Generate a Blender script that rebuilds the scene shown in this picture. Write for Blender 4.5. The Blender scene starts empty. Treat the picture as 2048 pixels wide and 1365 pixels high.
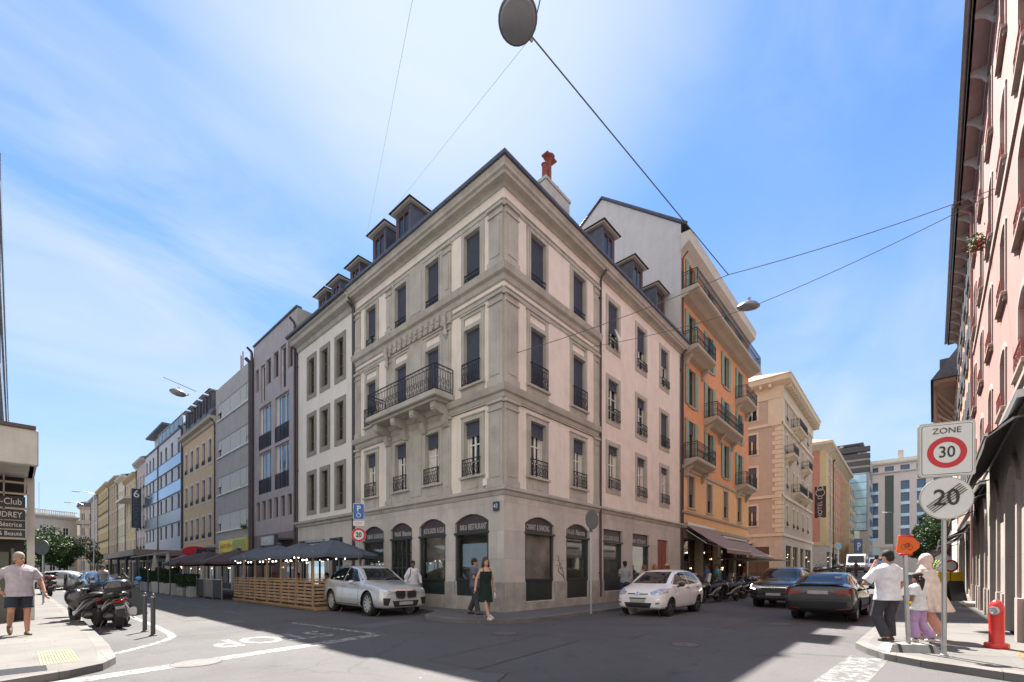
import bpy, bmesh, math, random
from math import sin, cos, pi, radians
from mathutils import Matrix, Vector
random.seed(7)
scn = bpy.context.scene
COL = scn.collection
# ---------------------------------------------------------------- camera
CAMX, CAMY, CAMZ = -10.852, -10.063, 1.45
cam = bpy.data.cameras.new('camera'); camo = bpy.data.objects.new('camera', cam); COL.objects.link(camo)
cam.sensor_width = 36.0; cam.lens = 36.0*890/2048; cam.shift_y = 462.5/2048
cam.clip_start = 0.1; cam.clip_end = 3000
camo.location = (CAMX, CAMY, CAMZ); camo.rotation_euler = (radians(90), 0, math.atan2(.6663, .7454)-pi/2)
scn.camera = camo
# ---------------------------------------------------------------- world + sun
SUN_EL, SUN_AZ = radians(56), radians(51.3)      # azimuth measured from +X
world = bpy.data.worlds.new('World'); scn.world = world; world.use_nodes = True
nt = world.node_tree; N = nt.nodes; K = nt.links
bg = N['Background']; sky = N.new('ShaderNodeTexSky'); sky.sky_type = 'NISHITA'; sky.sun_disc = False
sky.sun_elevation = SUN_EL; sky.sun_rotation = pi/2-SUN_AZ
sky.altitude = 400; sky.air_density = 1.0; sky.dust_density = 0.35; sky.ozone_density = 2.5
tc = N.new('ShaderNodeTexCoord')
mp = N.new('ShaderNodeMapping'); mp.inputs['Rotation'].default_value = (0.0, 0.35, 0.9); mp.inputs['Scale'].default_value = (1.1, 4.2, 5.0)
n1 = N.new('ShaderNodeTexNoise'); n1.inputs['Scale'].default_value = 1.15; n1.inputs['Detail'].default_value = 9; n1.inputs['Roughness'].default_value = .58; n1.inputs['Distortion'].default_value = .5
n2 = N.new('ShaderNodeTexNoise'); n2.inputs['Scale'].default_value = 1.3; n2.inputs['Detail'].default_value = 3
r1 = N.new('ShaderNodeMapRange'); r1.inputs['From Min'].default_value = .40; r1.inputs['From Max'].default_value = .74
r2 = N.new('ShaderNodeMapRange'); r2.inputs['From Min'].default_value = .38; r2.inputs['From Max'].default_value = .62
mu = N.new('ShaderNodeMath'); mu.operation = 'MULTIPLY'
mu2 = N.new('ShaderNodeMath'); mu2.operation = 'MULTIPLY'; mu2.inputs[1].default_value = .75
K.new(tc.outputs['Generated'], mp.inputs['Vector']); K.new(mp.outputs[0], n1.inputs['Vector']); K.new(tc.outputs['Generated'], n2.inputs['Vector'])
K.new(n1.outputs['Fac'], r1.inputs['Value']); K.new(n2.outputs['Fac'], r2.inputs['Value'])
K.new(r1.outputs[0], mu.inputs[0]); K.new(r2.outputs[0], mu.inputs[1]); K.new(mu.outputs[0], mu2.inputs[0])
# haze band near the horizon: brighter, whiter air low in the sky
sx = N.new('ShaderNodeSeparateXYZ'); K.new(tc.outputs['Generated'], sx.inputs[0])
hz = N.new('ShaderNodeMapRange'); hz.inputs['From Min'].default_value = .0; hz.inputs['From Max'].default_value = .62; hz.inputs['To Min'].default_value = .62; hz.inputs['To Max'].default_value = 0
K.new(sx.outputs['Z'], hz.inputs['Value'])
SKYM = N.new('ShaderNodeMix'); SKYM.data_type = 'RGBA'; SKYM.blend_type = 'MULTIPLY'; SKYM.inputs[0].default_value = 1
K.new(sky.outputs[0], SKYM.inputs[6]); SKYM.inputs[7].default_value = (.80, .98, 1.22, 1)
gm = N.new('ShaderNodeGamma'); gm.inputs[1].default_value = .62
K.new(SKYM.outputs[2], gm.inputs[0])
m1 = N.new('ShaderNodeMix'); m1.data_type = 'RGBA'; m1.inputs[7].default_value = (1.75, 2.2, 2.5, 1)
tn = N.new('ShaderNodeMix'); tn.data_type = 'RGBA'; tn.blend_type = 'MULTIPLY'; tn.inputs[0].default_value = 1; tn.inputs[7].default_value = (.50, .70, .92, 1)
K.new(gm.outputs[0], tn.inputs[6]); K.new(hz.outputs[0], m1.inputs[0]); K.new(tn.outputs[2], m1.inputs[6])
m2 = N.new('ShaderNodeMix'); m2.data_type = 'RGBA'; m2.inputs[7].default_value = (2.0, 2.25, 2.5, 1)
K.new(mu2.outputs[0], m2.inputs[0]); K.new(m1.outputs[2], m2.inputs[6])
def dirnode(v, lo, hi, a, b):                      # 0..1 by direction in the sky
    d = N.new('ShaderNodeVectorMath'); d.operation = 'DOT_PRODUCT'; d.inputs[1].default_value = v; K.new(tc.outputs['Generated'], d.inputs[0])
    r = N.new('ShaderNodeMapRange'); r.interpolation_type = 'SMOOTHSTEP'; r.inputs['From Min'].default_value = lo; r.inputs['From Max'].default_value = hi; r.inputs['To Min'].default_value = a; r.inputs['To Max'].default_value = b
    K.new(d.outputs['Value'], r.inputs['Value']); return r.outputs[0]
SV = (cos(SUN_AZ)*cos(SUN_EL), sin(SUN_AZ)*cos(SUN_EL), sin(SUN_EL))
# bright aureole of thin cloud round the sun
m3 = N.new('ShaderNodeMix'); m3.data_type = 'RGBA'; m3.inputs[7].default_value = (2.55, 2.62, 2.75, 1); K.new(dirnode(SV, .90, 1.0, 0, .62), m3.inputs[0]); K.new(m2.outputs[2], m3.inputs[6])
# unseen bright cloud bank, added behind the camera to lift the shaded facades
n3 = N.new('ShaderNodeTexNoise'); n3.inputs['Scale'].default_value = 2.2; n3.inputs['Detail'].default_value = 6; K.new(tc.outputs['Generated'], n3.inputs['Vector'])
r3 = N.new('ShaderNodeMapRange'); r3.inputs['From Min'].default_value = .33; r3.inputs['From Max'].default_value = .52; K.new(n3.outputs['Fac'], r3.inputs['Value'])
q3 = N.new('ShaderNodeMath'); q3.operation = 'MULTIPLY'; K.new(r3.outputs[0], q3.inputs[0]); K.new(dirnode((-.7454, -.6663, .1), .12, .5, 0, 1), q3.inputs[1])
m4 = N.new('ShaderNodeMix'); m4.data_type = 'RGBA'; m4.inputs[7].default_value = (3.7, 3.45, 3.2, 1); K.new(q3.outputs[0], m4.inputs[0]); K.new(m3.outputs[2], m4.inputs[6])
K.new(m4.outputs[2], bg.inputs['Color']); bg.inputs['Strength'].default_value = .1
sl = bpy.data.lights.new('sun', 'SUN'); sl.energy = 4.3; sl.angle = radians(.53); sl.color = (1, .945, .86)
so = bpy.data.objects.new('sun', sl); COL.objects.link(so)
sd = Vector((cos(SUN_AZ)*cos(SUN_EL), sin(SUN_AZ)*cos(SUN_EL), sin(SUN_EL)))
so.rotation_euler = sd.to_track_quat('Z', 'Y').to_euler(); so.location = (0, 0, 60)
vs = scn.view_settings; vs.view_transform = 'Standard'; vs.look = 'None'; vs.gamma = 1; vs.use_curve_mapping = False
vs.exposure = 1.98
scn.cycles.max_bounces = 7; scn.cycles.diffuse_bounces = 4; scn.cycles.glossy_bounces = 3; scn.cycles.transparent_max_bounces = 8
scn.cycles.caustics_reflective = False; scn.cycles.caustics_refractive = False; scn.cycles.sample_clamp_indirect = 4
# ---------------------------------------------------------------- helpers
def T(x=0, y=0, z=0): return Matrix.Translation((x, y, z))
def RZ(a): return Matrix.Rotation(a, 4, 'Z')
def RX(a): return Matrix.Rotation(a, 4, 'X')
def RY(a): return Matrix.Rotation(a, 4, 'Y')
def SC(x, y, z): return Matrix.Diagonal((x, y, z, 1))
def smooth01(t): t = max(0., min(1., t)); return t*t*(3-2*t)
def gz(x): return 1.5*smooth01((x-11)/62.)         # the right-hand street climbs gently
class MB:
    def __init__(s): s.v = []; s.f = []; s.m = []; s.M = None
    def P(s, pts, m=0):
        b = len(s.v)
        s.v += [tuple(s.M @ Vector(p)) for p in pts] if s.M else [tuple(p) for p in pts]
        s.f.append(tuple(range(b, b+len(pts)))); s.m.append(m)
    def mesh(s, vs_, fs, m=0):
        b = len(s.v)
        s.v += [tuple(s.M @ Vector(p)) for p in vs_] if s.M else [tuple(p) for p in vs_]
        for f in fs: s.f.append(tuple(i+b for i in f)); s.m.append(m)
    def box(s, x0, x1, y0, y1, z0, z1, m=0):
        v = [(x, y, z) for z in (z0, z1) for y in (y0, y1) for x in (x0, x1)]
        s.mesh(v, [(0, 2, 3, 1), (4, 5, 7, 6), (0, 1, 5, 4), (1, 3, 7, 5), (3, 2, 6, 7), (2, 0, 4, 6)], m)
    def bev(s, x0, x1, y0, y1, z0, z1, b=.01, m=0):
        v = []
        for z, i in ((z0, b), (z0+b, 0), (z1-b, 0), (z1, b)):
            X0, X1, Y0, Y1 = x0+i, x1-i, y0+i, y1-i; c = b
            v += [(X0+c, Y0, z), (X1-c, Y0, z), (X1, Y0+c, z), (X1, Y1-c, z), (X1-c, Y1, z), (X0+c, Y1, z), (X0, Y1-c, z), (X0, Y0+c, z)]
        f = [tuple(range(7, -1, -1)), tuple(range(24, 32))]
        for k in range(3):
            for i in range(8): f.append((k*8+i, k*8+(i+1) % 8, k*8+8+(i+1) % 8, k*8+8+i))
        s.mesh(v, f, m)
    def extr(s, prof, x0, x1, m=0, cap=True):      # profile (y,z) swept along x
        n = len(prof); v = [(x0, y, z) for y, z in prof]+[(x1, y, z) for y, z in prof]
        f = [(i, (i+1) % n, n+(i+1) % n, n+i) for i in range(n)]
        if cap: f += [tuple(range(n-1, -1, -1)), tuple(range(n, 2*n))]
        s.mesh(v, f, m)
    def slab(s, pts, z0, z1, m=0):                 # polygon (x,y) extruded in z
        n = len(pts); v = [(x, y, z0) for x, y in pts]+[(x, y, z1) for x, y in pts]
        s.mesh(v, [(i, (i+1) % n, n+(i+1) % n, n+i) for i in range(n)]+[tuple(range(n-1, -1, -1)), tuple(range(n, 2*n))], m)
    def plate(s, pts, y0, y1, m=0):                # polygon (x,z) extruded in y
        n = len(pts); v = [(x, y0, z) for x, z in pts]+[(x, y1, z) for x, z in pts]
        s.mesh(v, [(i, (i+1) % n, n+(i+1) % n, n+i) for i in range(n)]+[tuple(range(n-1, -1, -1)), tuple(range(n, 2*n))], m)
    def tube(s, pts, r, n=6, m=0, cap=True, closed=False):
        pts = [Vector(p) for p in pts]; N_ = len(pts); R = r if isinstance(r, (list, tuple)) else [r]*N_
        v = []; up = None
        for i, p in enumerate(pts):
            a = pts[i-1] if (i > 0 or closed) else p; b = pts[(i+1) % N_] if (i < N_-1 or closed) else p
            d = (b-a)
            d = d.normalized() if d.length > 1e-9 else Vector((0, 0, 1))
            if up is None: up = Vector((0, 0, 1)) if abs(d.z) < .9 else Vector((1, 0, 0))
            sx_ = d.cross(up)
            if sx_.length < 1e-6: sx_ = d.cross(Vector((1, .3, .2)))
            sx_.normalize(); up = sx_.cross(d).normalized()
            for k in range(n):
                a_ = 2*pi*(k+.5)/n; v.append(p+(sx_*cos(a_)+up*sin(a_))*R[i])
        f = []
        for i in range(N_-1+(1 if closed else 0)):
            j = (i+1) % N_
            for k in range(n): f.append((i*n+k, i*n+(k+1) % n, j*n+(k+1) % n, j*n+k))
        if cap and not closed: f += [tuple(range(n-1, -1, -1)), tuple((N_-1)*n+k for k in range(n))]
        s.mesh(v, f, m)
    def lathe(s, prof, n=16, m=0, axis='z', o=(0, 0, 0), cap=True):   # profile (r,h)
        v = []
        for r, h in prof:
            for k in range(n):
                a = 2*pi*k/n; c, d = r*cos(a), r*sin(a)
                v.append((o[0]+c, o[1]+d, o[2]+h) if axis == 'z' else ((o[0]+c, o[1]+h, o[2]+d) if axis == 'y' else (o[0]+h, o[1]+c, o[2]+d)))
        L_ = len(prof); f = [(i*n+k, i*n+(k+1) % n, (i+1)*n+(k+1) % n, (i+1)*n+k) for i in range(L_-1) for k in range(n)]
        if cap: f += [tuple(range(n-1, -1, -1)), tuple((L_-1)*n+k for k in range(n))]
        s.mesh(v, f, m)
    def ell(s, c, r, n=12, k=8, m=0):
        v = []; f = []
        for i in range(k+1):
            a = -pi/2+pi*i/k
            for j in range(n):
                b = 2*pi*j/n; v.append((c[0]+r[0]*cos(a)*cos(b), c[1]+r[1]*cos(a)*sin(b), c[2]+r[2]*sin(a)))
        for i in range(k):
            for j in range(n): f.append((i*n+j, i*n+(j+1) % n, (i+1)*n+(j+1) % n, (i+1)*n+j))
        s.mesh(v, f, m)
    def rings(s, rs, n=14, m=0, cap=True):          # list of (center, rx, ry[, Matrix3 or None]) stacked rings
        v = []
        for R_ in rs:
            c, rx, ry = R_[:3]; q = R_[3] if len(R_) > 3 else None
            for k in range(n):
                a = 2*pi*k/n; p = Vector((rx*cos(a), ry*sin(a), 0))
                if q is not None: p = q @ p
                v.append(Vector(c)+p)
        L_ = len(rs); f = [(i*n+k, i*n+(k+1) % n, (i+1)*n+(k+1) % n, (i+1)*n+k) for i in range(L_-1) for k in range(n)]
        if cap: f += [tuple(range(n-1, -1, -1)), tuple((L_-1)*n+k for k in range(n))]
        s.mesh(v, f, m)
    def me(s, name, mats, sm=False, fix=False):
        me = bpy.data.meshes.new(name); me.from_pydata(s.v, [], s.f)
        if not isinstance(mats, (list, tuple)): mats = [mats]
        for m in mats: me.materials.append(m)
        if len(mats) > 1: me.polygons.foreach_set('material_index', s.m)
        if fix:
            b = bmesh.new(); b.from_mesh(me); bmesh.ops.recalc_face_normals(b, faces=b.faces); b.to_mesh(me); b.free()
        if sm:
            me.polygons.foreach_set('use_smooth', [True]*len(me.polygons))
            if sm is not True: me.set_sharp_from_angle(angle=radians(sm))
        me.update(); return me
def ob(name, mesh, parent=None, M=None):
    o = bpy.data.objects.new(name, mesh); COL.objects.link(o)
    if parent: o.parent = parent
    if M is not None: o.matrix_local = M
    return o
def tag(o, label=None, cat=None, group=None, kind=None):
    if label: o['label'] = label
    if cat: o['category'] = cat
    if group: o['group'] = group
    if kind: o['kind'] = kind
    return o
def thing(name, label, cat, M=None, group=None):
    o = ob(name, None, None, M if M is not None else Matrix()); o.empty_display_size = .1
    return tag(o, label, cat, group)
def copy_tree(o, parent=None, M=None):
    c = o.copy(); COL.objects.link(c)
    if parent is not None: c.parent = parent
    if M is not None: c.matrix_local = M
    for ch in list(o.children):
        if ch is not c: copy_tree(ch, c)
    return c
def put(spec, parent, M):                            # spec = (name, mesh, [child specs])
    o = ob(spec[0], spec[1], parent, M)
    for s in spec[2]: ob(s[0], s[1], o, None)
    return o
# ---------------------------------------------------------------- materials
MATS = {}
def mat(name, col, rough=.85, var=.12, scale=1.5, bump=0., bsc=40., metal=0., streak=0., spec=.5, coat=0., speck=0., grime=0.):
    if name in MATS: return MATS[name]
    m = bpy.data.materials.new(name); m.use_nodes = True; t = m.node_tree; n = t.nodes; k = t.links
    b = n['Principled BSDF']; b.inputs['Base Color'].default_value = (*col, 1); b.inputs['Roughness'].default_value = rough
    b.inputs['Metallic'].default_value = metal; b.inputs['Specular IOR Level'].default_value = spec
    if coat: b.inputs['Coat Weight'].default_value = coat; b.inputs['Coat Roughness'].default_value = .03
    c = n.new('ShaderNodeTexCoord').outputs['Object']; cur = None
    def mixc(fac, a, bcol, mode='MIX'):
        x = n.new('ShaderNodeMix'); x.data_type = 'RGBA'; x.blend_type = mode
        k.new(fac, x.inputs[0])
        if isinstance(a, tuple): x.inputs[6].default_value = (*a, 1)
        else: k.new(a, x.inputs[6])
        if isinstance(bcol, tuple): x.inputs[7].default_value = (*bcol, 1)
        else: k.new(bcol, x.inputs[7])
        return x.outputs[2]
    def noise(sc, det=4, vec=None, rg=None, ro=.55):
        x = n.new('ShaderNodeTexNoise'); x.inputs['Scale'].default_value = sc; x.inputs['Detail'].default_value = det; x.inputs['Roughness'].default_value = ro
        k.new(vec or c, x.inputs['Vector'])
        if rg:
            r = n.new('ShaderNodeMapRange'); r.inputs['From Min'].default_value, r.inputs['From Max'].default_value = rg
            k.new(x.outputs['Fac'], r.inputs['Value']); return r.outputs[0]
        return x.outputs['Fac']
    if var:
        cur = mixc(noise(scale, 5, rg=(.3, .7)), tuple(min(1, x*(1-var)) for x in col), tuple(min(1, x*(1+var)) for x in col))
    if speck:
        cur = mixc(noise(160, 2, rg=(.35, .65)), cur or col, mixc(noise(90, 1, rg=(.4, .6)), tuple(x*(1-speck) for x in col), tuple(min(1, x*(1+speck)) for x in col)))
    if streak:
        q = n.new('ShaderNodeMapping'); q.inputs['Scale'].default_value = (2.2, 2.2, .16); k.new(c, q.inputs['Vector'])
        f = noise(1.6, 6, q.outputs[0], (.5, .8), .65)
        a = n.new('ShaderNodeMath'); a.operation = 'MULTIPLY'; a.inputs[1].default_value = streak; k.new(f, a.inputs[0])
        cur = mixc(a.outputs[0], cur or col, tuple(x*.45 for x in col))
    if grime:
        f = noise(.9, 8, rg=(.52, .75), ro=.7)
        a = n.new('ShaderNodeMath'); a.operation = 'MULTIPLY'; a.inputs[1].default_value = grime; k.new(f, a.inputs[0])
        cur = mixc(a.outputs[0], cur or col, tuple(x*.4 for x in col))
    if cur: k.new(cur, b.inputs['Base Color'])
    if bump:
        bp = n.new('ShaderNodeBump'); bp.inputs['Strength'].default_value = bump; bp.inputs['Distance'].default_value = .02
        k.new(noise(bsc, 5), bp.inputs['Height']); k.new(bp.outputs[0], b.inputs['Normal'])
    MATS[name] = m; return m
def emit(name, col, st):
    if name in MATS: return MATS[name]
    m = bpy.data.materials.new(name); m.use_nodes = True; b = m.node_tree.nodes['Principled BSDF']
    b.inputs['Base Color'].default_value = (*col, 1); b.inputs['Emission Color'].default_value = (*col, 1); b.inputs['Emission Strength'].default_value = st
    MATS[name] = m; return m
def blocks(name, col, bw=1.1, bh=.42, mortar=.006, dark=.55, var=.1, off=.5, rough=.85, plane='xz', streak=.0):
    """masonry / slab pattern laid out on the surface itself"""
    m = mat(name, col, rough, var, 1.2, .25, 35, streak=streak, grime=.35); t = m.node_tree; n = t.nodes; k = t.links
    b = n['Principled BSDF']; src = b.inputs['Base Color'].links[0].from_socket
    c = n.new('ShaderNodeTexCoord'); s_ = n.new('ShaderNodeSeparateXYZ'); k.new(c.outputs['Object'], s_.inputs[0])
    cb = n.new('ShaderNodeCombineXYZ'); k.new(s_.outputs[0 if plane[0] == 'x' else 1], cb.inputs[0]); k.new(s_.outputs[{'x': 0, 'y': 1, 'z': 2}[plane[1]]], cb.inputs[1])
    br = n.new('ShaderNodeTexBrick'); br.inputs['Scale'].default_value = 1; br.inputs['Brick Width'].default_value = bw; br.inputs['Row Height'].default_value = bh
    br.inputs['Mortar Size'].default_value = mortar; br.inputs['Color1'].default_value = (1, 1, 1, 1); br.inputs['Color2'].default_value = (.84, .85, .86, 1)
    br.inputs['Mortar'].default_value = (dark, dark, dark, 1); br.offset = off
    k.new(cb.outputs[0], br.inputs['Vector'])
    x = n.new('ShaderNodeMix'); x.data_type = 'RGBA'; x.blend_type = 'MULTIPLY'; x.inputs[0].default_value = 1
    k.new(src, x.inputs[6]); k.new(br.outputs['Color'], x.inputs[7]); k.new(x.outputs[2], b.inputs['Base Color'])
    return m
def glass_dark(name, col=(.02, .025, .03), rough=.03, wav=.02):
    m = mat(name, col, rough, 0, spec=.5); t = m.node_tree; n = t.nodes; k = t.links; b = n['Principled BSDF']; b.inputs['IOR'].default_value = 1.5
    no = n.new('ShaderNodeTexNoise'); no.inputs['Scale'].default_value = .9; bp = n.new('ShaderNodeBump'); bp.inputs['Strength'].default_value = wav; bp.inputs['Distance'].default_value = .3
    k.new(n.new('ShaderNodeTexCoord').outputs['Object'], no.inputs['Vector']); k.new(no.outputs['Fac'], bp.inputs['Height']); k.new(bp.outputs[0], b.inputs['Normal'])
    return m
def glass_clear(name, refl=.22, tint=(.75, .8, .78)):
    if name in MATS: return MATS[name]
    m = bpy.data.materials.new(name); m.use_nodes = True; t = m.node_tree; n = t.nodes; k = t.links
    n.remove(n['Principled BSDF']); tr = n.new('ShaderNodeBsdfTransparent'); tr.inputs[0].default_value = (*tint, 1)
    gl = n.new('ShaderNodeBsdfGlossy'); gl.inputs['Roughness'].default_value = .02
    fr = n.new('ShaderNodeFresnel'); fr.inputs[0].default_value = 1.5; ad = n.new('ShaderNodeMath'); ad.operation = 'ADD'; ad.use_clamp = True; ad.inputs[1].default_value = refl
    mx = n.new('ShaderNodeMixShader'); k.new(fr.outputs[0], ad.inputs[0]); k.new(ad.outputs[0], mx.inputs[0]); k.new(tr.outputs[0], mx.inputs[1]); k.new(gl.outputs[0], mx.inputs[2])
    k.new(mx.outputs[0], n['Material Output'].inputs[0]); MATS[name] = m; return m
PLASTER = mat('cream_plaster', (.76, .685, .615), var=.07, bump=.15, bsc=40, streak=.3, grime=.16)
STONE = mat('grey_green_sandstone', (.43, .41, .365), var=.14, bump=.3, bsc=40, streak=.4, grime=.35)
BASE = blocks('limestone_base', (.56, .52, .475), 1.25, .95, .005, .6, streak=.3)
SLATE = mat('slate_roof', (.07, .07, .085), .6, .25, 6, .3, 20)
ZINC = mat('dark_zinc', (.085, .09, .115), .5, .2, 3, metal=.3)
ZINCL = mat('grey_zinc', (.26, .28, .30), .45, .15, 3, metal=.4)
IRON = mat('wrought_iron', (.022, .022, .028), .5, .1, spec=.4)
PIPE = mat('brown_drainpipe', (.06, .045, .05), .5, .2, 2)
WHITE = mat('white_paint', (.72, .71, .68), .5, .05, 3)
BLIND = mat('blue_grey_blind', (.066, .074, .11), .7, .08, 8)
BLINDL = mat('pale_blind', (.55, .55, .53), .6, .08, 5)
GL = glass_dark('window_glass'); GLB = glass_dark('bluish_glass', (.05, .13, .26)); DARK = mat('dark_interior', (.02, .02, .022), .9, 0)
SHOPG = glass_clear('shop_glass', .14); CLR = glass_clear('clear_glass', .08, (.92, .94, .95))
GREENBLK = mat('dark_green_paint', (.022, .03, .03), .35, .15, 3)
METAL = mat('galvanised_metal', (.42, .43, .43), .35, .12, 5, metal=.8)
BLACK = mat('black_plastic', (.02, .02, .022), .45, .1); CHROME = mat('chrome', (.75, .75, .76), .12, 0, metal=1.)
RED = mat('red_paint', (.62, .025, .02), .35, .08, 4, coat=.3); YEL = mat('yellow_paint', (.72, .46, .02), .45, .05)
WOOD = mat('pale_timber', (.36, .22, .12), .7, .25, 5, .2, 30)
SLATM = mat('anthracite_metal', (.05, .052, .06), .45, .08)
# ---------------------------------------------------------------- text
def text_mesh(s, size, depth=.004, mat_=None, align='CENTER', shear=0, bold=0):
    cu = bpy.data.curves.new('t', 'FONT'); cu.body = s; cu.size = size; cu.extrude = depth; cu.align_x = align; cu.align_y = 'CENTER'
    cu.shear = shear; cu.offset = bold; cu.resolution_u = 3
    o = bpy.data.objects.new('t', cu); COL.objects.link(o); dg = bpy.context.evaluated_depsgraph_get()
    me = bpy.data.meshes.new_from_object(o.evaluated_get(dg)); bpy.data.objects.remove(o); bpy.data.curves.remove(cu)
    me.materials.clear(); me.materials.append(mat_ or WHITE); return me
TXT = RX(pi/2)                                        # stands text up, facing -Y
def lettering(parent, s, x, y, z, size, m=None, sx=1, name='lettering', **kw):
    return ob(name, text_mesh(s, size, mat_=m, **kw), parent, T(x, y, z) @ TXT @ SC(sx, 1, 1))
# ---------------------------------------------------------------- walls with openings (facade-local: x right, y inward, z up)
def wall(W, z0, z1, ops, mt, dep=.22, th=.3, x0=0., segs=6):
    mb = MB(); xs = sorted({x0, W, *[o[0] for o in ops], *[o[1] for o in ops]}); zs = sorted({z0, z1, *[o[2] for o in ops], *[o[3] for o in ops]})
    xs = [a for a in xs if x0 <= a <= W]; zs = [a for a in zs if z0 <= a <= z1]
    for i in range(len(xs)-1):
        zc = None
        for j in range(len(zs)-1):
            cx, cz = (xs[i]+xs[i+1])/2, (zs[j]+zs[j+1])/2
            if any(o[0] < cx < o[1] and o[2] < cz < o[3] for o in ops): continue
            mb.P([(xs[i], 0, zs[j]), (xs[i+1], 0, zs[j]), (xs[i+1], 0, zs[j+1]), (xs[i], 0, zs[j+1])])
    for o in ops:
        a, b, c, d = o[:4]; r = o[4] if len(o) > 4 else 0; e = d-r
        mb.P([(a, 0, c), (a, dep, c), (a, dep, e), (a, 0, e)]); mb.P([(b, 0, c), (b, 0, e), (b, dep, e), (b, dep, c)])
        mb.P([(a, 0, c), (b, 0, c), (b, dep, c), (a, dep, c)])
        pts = [(a+(b-a)*i/segs, e+r*(1-((2*i/segs-1)**2))) for i in range(segs+1)] if r else [(a, d), (b, d)]
        for p, q in zip(pts, pts[1:]):
            mb.P([(p[0], 0, p[1]), (p[0], dep, p[1]), (q[0], dep, q[1]), (q[0], 0, q[1])])
            if r: mb.P([(p[0], 0, p[1]), (q[0], 0, q[1]), (q[0], 0, d), (p[0], 0, d)])
    return mb.me('wall', mt)
def ring(mb, a, b, c, d, t, y0, y1, m=0, bottom=True, top=True):   # rectangular surround
    if top: mb.box(a-t, b+t, y0, y1, d, d+t, m)
    if bottom: mb.box(a-t, b+t, y0, y1, c-t, c, m)
    mb.box(a-t, a, y0, y1, c, d, m); mb.box(b, b+t, y0, y1, c, d, m)
_rc = {}
def railing(w, h, dens=.1, proj=.0, style='curl', m=None, r=.012):
    key = (round(w, 2), round(h, 2), dens, proj, style)
    if key in _rc: return _rc[key]
    mb = MB(); a, b = -w/2, w/2; y = -proj
    mb.box(a, b, y-.02, y+.012, h-.03, h); mb.box(a, b, y-.01, y+.01, .05, .075)
    if style == 'curl': mb.box(a, b, y-.008, y+.008, h-.16, h-.14)
    n = max(2, int(w/dens))
    for i in range(n+1):
        x = a+w*i/n
        if style == 'curl' and 0 < i < n:
            bu = .05 if proj > .02 else .02
            mb.tube([(x, y, .06), (x, y-bu, .2*h+.05), (x, y-bu, .4*h), (x, y, .62*h), (x, y, h-.15)], r*.8, 4, cap=False)
            if i % 2:
                cx = x; rr = min(dens*.75, .09)
                mb.tube([(cx+rr*cos(t*pi/3), y-bu*.6, .42*h+rr*1.3*sin(t*pi/3)) for t in range(6)], r*.7, 4, closed=True)
                mb.tube([(cx+rr*.8*cos(t*pi/3), y, h-.08+.05*sin(t*pi/3)) for t in range(6)], r*.6, 4, closed=True)
            else:
                rr = min(dens*.6, .06)
                mb.tube([(x+rr*cos(t*pi/3), y-bu, .16*h+rr*sin(t*pi/3)) for t in range(6)], r*.7, 4, closed=True)
        else: mb.box(x-r, x+r, y-r, y+r, .0, h)
    if proj > .03:
        for x in (a, b): mb.box(x-.012, x+.012, y, .05, h-.03, h); mb.box(x-.01, x+.01, y, .05, .05, .075)
    me = mb.me('railing', m or IRON); _rc[key] = me; return me
_wc = {}
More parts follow.
